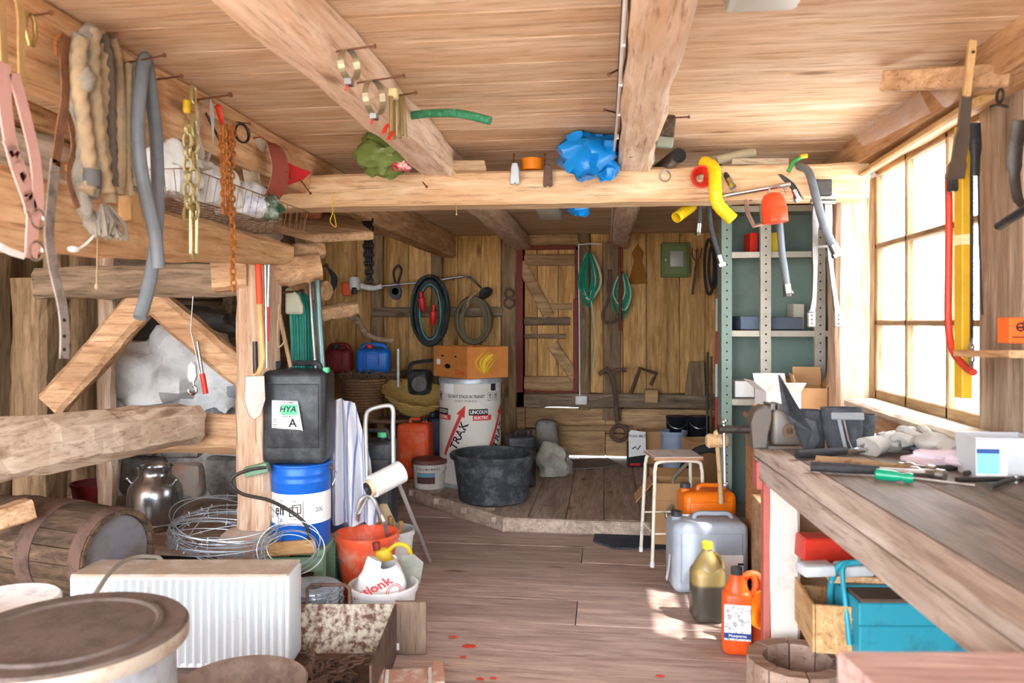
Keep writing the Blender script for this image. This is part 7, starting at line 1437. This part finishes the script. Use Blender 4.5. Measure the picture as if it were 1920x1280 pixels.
# ================================================================ back wall, right half
GRO = mat('green_rope', '#1f7a60', .8, dirt='#3aa080', amt=.5, sc=20); PRO = mat('pale_rope', '#b9c4ac', .8)
def ropehank(px, py, w, h, label, n=10, y=7.8):
    t = thing('rope_hank', label, 'rope', B(px, py+h)); 
    for i in range(n):
        hh = h*random.uniform(.6, 1); a, b = random.uniform(-w, -w*.2), random.uniform(w*.2, w); yy = y-.01*(i % 5)
        mb = MB(); mb.tube(smoothpath([B(px, py, yy), B(px+a*.7, py+hh*.3, yy), B(px+a, py+hh*.7, yy), B(px+(a+b)/2, py+hh, yy), B(px+b, py+hh*.65, yy), B(px+b*.7, py+hh*.25, yy)], 5, True), .012 if i % 3 else .007, 6, closed=True); mb.build('loop', PRO if i % 4 == 3 else GRO, t)
    return t
t = ropehank(1104, 473, 24, 105, 'tangled green and white rope hank nearer the door', 13); mb = MB(); mb.tube(smoothpath([B(1108, 560, 7.76), B(1116, 640, 7.76), B(1110, 700, 7.78)], 5), .007, 6); mb.build('tail', PRO, t)
ropehank(1166, 510, 20, 90, 'smaller green rope hank behind the red pole', 9, 7.83)
mb = MB(); mb.tube([B(1162, 442, 7.74), B(1163, 620, 7.74)], .014, 10); mb.build('red_pole', REDP, label='dark red pole standing against the stud', cat='pole')
t = thing('blacksmith_tongs', 'rusty iron tongs hanging on the stud', 'tongs', B(1143, 608)); 
for s in (-1, 1): mb = MB(); mb.tube(smoothpath([B(1143, 515, 7.82), B(1143-s*3, 545, 7.82), B(1143+s*12, 585, 7.82), B(1143+s*10, 602, 7.82), B(1143+s*2, 606, 7.82)], 6), .014, 7); mb.build('jaw', RUST, t)
mb = MB(); mb.tube([B(1143, 505, 7.82), B(1143, 560, 7.82)], .018, 8); mb.build('hinge', RUST, t)
t = thing('fuse_box', 'small green metal fuse box with a grey window on the back wall', 'fuse box', B(1266, 518)); FGR = mat('fuse_green', '#6a7a4a', .6, .1, dirt='#56643c', amt=.5); c = B(1266, 488, 7.94)
mb = MB(); mb.box((c.x, 7.95, c.z), (.28, .1, .34)); mb.build('case', FGR, t, bevel=.006)
mb = MB(); mb.box((c.x, 7.895, c.z), (.24, .02, .3)); dd = mb.build('door', FGR, t, bevel=.006)
mb = MB(); mb.cbox((c.x+.01, 7.884, c.z+.01), (.13, .012, .16), .005); mb.build('window', mat('grey_glass', '#a9aca4', .3), dd); mb = MB(); mb.cyl((c.x-.1, 7.885, c.z), (c.x-.1, 7.87, c.z), .01); mb.build('knob', STEEL, dd)
for px, w, lb in ((1330, 9, 'black drive belt hanging highest beside the shelving'), (1337, 8, 'second black drive belt hanging against the shelving')):
    mb = MB(); pts = [B(px+w*math.cos(2*math.pi*j/24), 500+(52 if px < 1334 else 40)*math.sin(2*math.pi*j/24), 7.7) for j in range(24)]; mb.tube(pts, .014, 6, closed=True); mb.build('drive_belt', BLKRUB, label=lb, cat='belt')
t = thing('hay_fork', 'small iron fork hanging beside the fuse box', 'fork', B(1300, 552)); mb = MB(); mb.tube([B(1306, 490, 7.86), B(1298, 552, 7.86)], .012, 8); mb.build('shaft', RUST, t)
for dx in (-8, 1, 10): mb = MB(); mb.tube(smoothpath([B(1306, 492, 7.86), B(1305+dx*.8, 480, 7.86), B(1306+dx, 465, 7.86)], 4), .007, 6); mb.build('tine', RUST, t)
mb = MB(); mb.plate([(-.1, -.2), (-.04, .03), (-.06, .12), (0, .2), (.06, .12), (.04, .03), (.1, -.2)], .012, B(1196, 495, 7.97), VX, VZ); mb.build('bark_patch', mat('ginger_fibre', '#8a5a24', .95, bump=.5), label='ginger brown fibre patch on the back boards', cat='patch', bevel=.004)
t = thing('earth_auger', 'rusty T-handled auger leaning against the back wall', 'auger', B(1160, 826)); 
mb = MB(); mb.tube(smoothpath([B(1123, 702, 7.72), B(1140, 694, 7.72), B(1152, 730, 7.75), B(1155, 765, 7.78), B(1158, 798, 7.78)], 6), .02, 8); mb.tube(smoothpath([B(1174, 693, 7.72), B(1152, 696, 7.72), B(1150, 720, 7.74)], 6), .02, 8); mb.build('handle', RUST, t)
mb = MB(); mb.tube(arc(B(1161, 812, 7.76), .075, 0, 360, 20, VX, VZ)[:-1], .02, 8, closed=True); mb.build('loop', RUST, t)
t = thing('clamp_frame', 'rusty angled iron clamp standing on the rail', 'clamp', B(1210, 740)); mb = MB(); mb.tube([B(1183, 738, 7.75), B(1200, 690, 7.75), B(1230, 700, 7.75), B(1220, 722, 7.75)], .022, 4); mb.build('frame', RUST, t); mb = MB(); mb.box(B(1221, 742, 7.8), (.13, .1, .13)); mb.build('wood_block', BACKX, t, bevel=.006)
mb = MB(); mb.plate([(-.1, -.16), (.1, -.17), (.09, .17), (-.06, .17)], .02, B(1303, 710, 7.82), VX, VZ); mb.build('dark_board', GREYZ, label='dark tapering board standing on the back rail', cat='board', bevel=.004)
t = thing('junction_box', 'white junction box with a cable below the plank door', 'junction box', B(1090, 758)); mb = MB(); mb.cbox(B(1090, 750, 7.8), (.12, .05, .09), .015); mb.build('box', WHITEP, t); mb = MB(); mb.tube(smoothpath([B(1128, 457, 7.82), B(1090, 458, 7.82), B(1085, 470, 7.82), B(1086, 600, 7.82), B(1087, 742, 7.82)], 6), .007, 6); mb.build('cable', WHITEP, t)
for i, (px, lb, a0) in enumerate(((1345, 'red and white marker pole leaning beside the shelving', 0), (1327, 'dark thin pole leaning against the back wall', 1), (1334, 'brown thin pole between the marker pole and dark pole', 2))):
    t = thing('marker_pole' if i == 0 else 'thin_pole', lb, 'pole', B(px, 800, 7.5)); top = (560, 660, 668)[i]
    for k_ in range(5): mb = MB(); mb.cyl(B(px-2*k_/5, top+(866-top)*k_/5, 7.6-.03*k_), B(px-2*(k_+1)/5, top+(866-top)*(k_+1)/5, 7.6-.03*(k_+1)), .016 if i == 0 else .011, n=8); mb.build('section', (REDPL if k_ % 2 else WHITEP) if i == 0 else (DKMET if i == 1 else RUST), t)
for (px, py, yy, lb) in ((1330, 449, 7.68, 'nail holding the upper drive belt'), (1337, 461, 7.68, 'nail holding the lower drive belt'), (746, 500, 7.62, 'nail holding the round dial scale'), (888, 557, 7.7, 'nail holding the brown-black hose hank'), (806, 517, 7.68, 'nail holding the coiled cable'), (700, 533, 7.66, 'nail under the brush cutter grip'), (850, 524, 7.7, 'nail under the brush cutter shaft'), (1104, 473, 7.74, 'nail holding the large green rope hank'), (1166, 511, 7.78, 'nail holding the smaller green rope hank'), (1143, 507, 7.78, 'nail holding the rusty tongs'), (1306, 470, 7.82, 'nail holding the small iron fork'), (1147, 700, 7.7, 'nail holding the T-handled auger')):
    nail(B(px, py, 8.0), B(px, py, yy), .006, label=lb)
nail(P(585, 500, 5.0), P(612, 498, 5.45), .008, label='iron peg carrying the black cable bunch')
nail(P(522, 548, 4.1), P(566, 546, 4.62), .008, label='iron peg behind the post carrying the teal hose')
# ---------------------------------------------------------------- right rear floor
q = P(1028, 850, 7.4); mb = MB(); mb.cbox((q.x-.01, q.y, .33), (.22, .2, .46), .06); mb.jitter(.03, 5); mb.build('boundary_stone', STONE, label='dark upright stone beside the black jerrycan', cat='stone')
lump(Vector((P(1036, 850, 7.0).x, P(1036, 850, 7.0).y, .22)), (.14, .12, .15), .35, 'pale grey crumpled cement sack in front of the stone', 'cement_sack', mat('cement_sack', '#a9a698', .9, dirt='#8a8778', amt=.6), 'sack', seed=71, n=20)
q = PZ(1195, 876, .1); t = thing('tool_belt_pack', 'white and black package printed TOOL BELT on the platform', 'package', (q.x, q.y, .1), TH+.1)
mb = MB(); mb.box((0, .05, .12), (.17, .09, .24), None, .95); mb.build('bag', mat('black_pack', '#222326', .6), t, local=True, bevel=.008)
mb = MB(); mb.plate([(-.085, .1), (.085, .12), (.08, .34), (-.06, .36), (-.085, .34)], .004, (0, .0, 0), VX, VZ); cd = mb.build('card', PAPER, t, local=True)
mb = MB(); lettering(mb, 'TOOL BELT', .032, (0, -.004, .3), VX, VZ, bold=True); mb.tube([(-.05, -.004, .18), (-.02, -.004, .2), (.0, -.004, .17), (.03, -.004, .21)], .006, 4); mb.build('print', INK, cd, local=True, recalc=False); mb = MB(); mb.box((-.02, -.003, .03), (.1, .006, .02)); mb.build('red_band', REDPL, t, local=True)
q = PZ(1263, 878, .1); mb = MB(); mb.lathe([(0, 0), (.105, 0), (.122, .33), (.128, .335), (.128, .36), (.115, .36), (.1, .01), (0, .01)], 30, (q.x, q.y+.0, .1)); mb.build('blue_pail', mat('blue_grey', '#9aa8bc', .5, dirt='#7c8ca4', amt=.4), label='blue-grey pail beside the tool belt package', cat='bucket')
for px, lb in ((1269, 'dark blue-black drum nearer the door side'), (1310, 'dark blue-black drum nearer the shelving')):
    q = P(px, 800, 7.55); t = thing('dark_drum', lb, 'drum', (q.x, q.y, .1), group='dark drums in the corner'); mb = MB(); mb.lathe([(0, 0), (.095, 0), (.1, .02), (.102, .46), (.106, .465), (.106, .48), (.09, .482), (0, .475)], 32); mb.build('body', mat('dark_navy_drum', '#23252e', .3, .2), t, local=True); mb = MB(); mb.tube([(.106*math.cos(R(a)), -.106*math.sin(R(a)), .47-.1*math.sin(R(a))) for a in range(0, 181, 20)], .004, 5); mb.build('bail', STEEL, t, local=True)
q = P(1228, 830, 7.6); carton('cardboard_box', 'cardboard box behind the tool belt package', (q.x, q.y+.12, .1), TH, .3, .2, .32, (('f', 30),))
q = P(1326, 850, 6.6); carton('cardboard_box', 'brown carton with print under the dark drums', (q.x, q.y, .1), TH+.15, .36, .26, .4, ())
q = P(1330, 900, 5.9); mb = MB(); mb.tube(arc(Vector((q.x, q.y, .335)), .2, 0, 360, 28, CR, VZ)[:-1], .034, 10, closed=True); mb.build('rubber_ring', BLKRUB, label='black rubber ring standing between stool and cabinet', cat='ring')
mb = MB(); pts = [PZ(1012, 862, .112), PZ(1140, 858, .112), PZ(1158, 868, .112), PZ(1140, 875, .112), PZ(1070, 879, .112), PZ(1008, 878, .112)]; mb.add(pts+[p-VZ*.006 for p in pts], [tuple(range(6)), tuple(reversed(range(6, 12)))]+[(i, 6+i, 6+(i+1) % 6, (i+1) % 6) for i in range(6)]); mb.build('grey_sheet', mat('grey_board', '#8b8078', .85), label='grey torn sheet lying on the platform by the door', cat='sheet')
mb = MB(); q = PZ(1005, 972, 0); mb.cbox((q.x, q.y+.02, .05), (.36, .14, .1), .04); mb.jitter(.025, 7); mb.build('step_stone', STONE, label='flat grey stone under the platform edge', cat='stone')
# red paint spots on the floor
for i, (px, py, r_) in enumerate(((880, 1210, .022), (850, 1193, .014), (1238, 1266, .012), (868, 1230, .01), (900, 1272, .012), (925, 1270, .01))):
    q = PZ(px, py, .004); mb = MB(); mb.lathe([(0, 0), (r_, 0), (r_*.9, .0008), (0, .001)], 12, (q.x, q.y, .0025), None, sx=1.6); mb.jitter(.003, 40); mb.build('paint_spot', mat('red_spot', '#d04a38', .6), label=('largest red paint smear on the floor beside the board offcut', 'red paint streak just behind the largest floor smear', 'round red paint dot on the floor toward the bench', 'faint red spot just in front of the largest floor smear', 'small red spot at the photo bottom beside the brick', 'tiny red spot at the photo bottom farther from the brick')[i], cat='paint spot', group='dried red paint spots on the floor')
t = thing('bent_rod', 'bent dark rod in a green clamp on the pale post', 'rod', P(575, 1000, 3.86))
mb = MB(); mb.tube(smoothpath([P(500, 876, 3.9), P(470, 880, 3.88), P(440, 892, 3.86), P(434, 908, 3.86), P(455, 926, 3.86), P(505, 938, 3.84), P(550, 962, 3.82), P(574, 985, 3.82), P(580, 1012, 3.82)], 6), .009, 8); mb.build('rod', DKMET, t)
mb = MB(); mb.box(P(482, 880, 3.92), (.12, .05, .05), rot(0, -14, 7)); mb.build('clamp', GREENP, t, bevel=.005)
for o in bpy.data.objects:
    for k in ('_o', '_rz'):
        if k in o: del o[k]
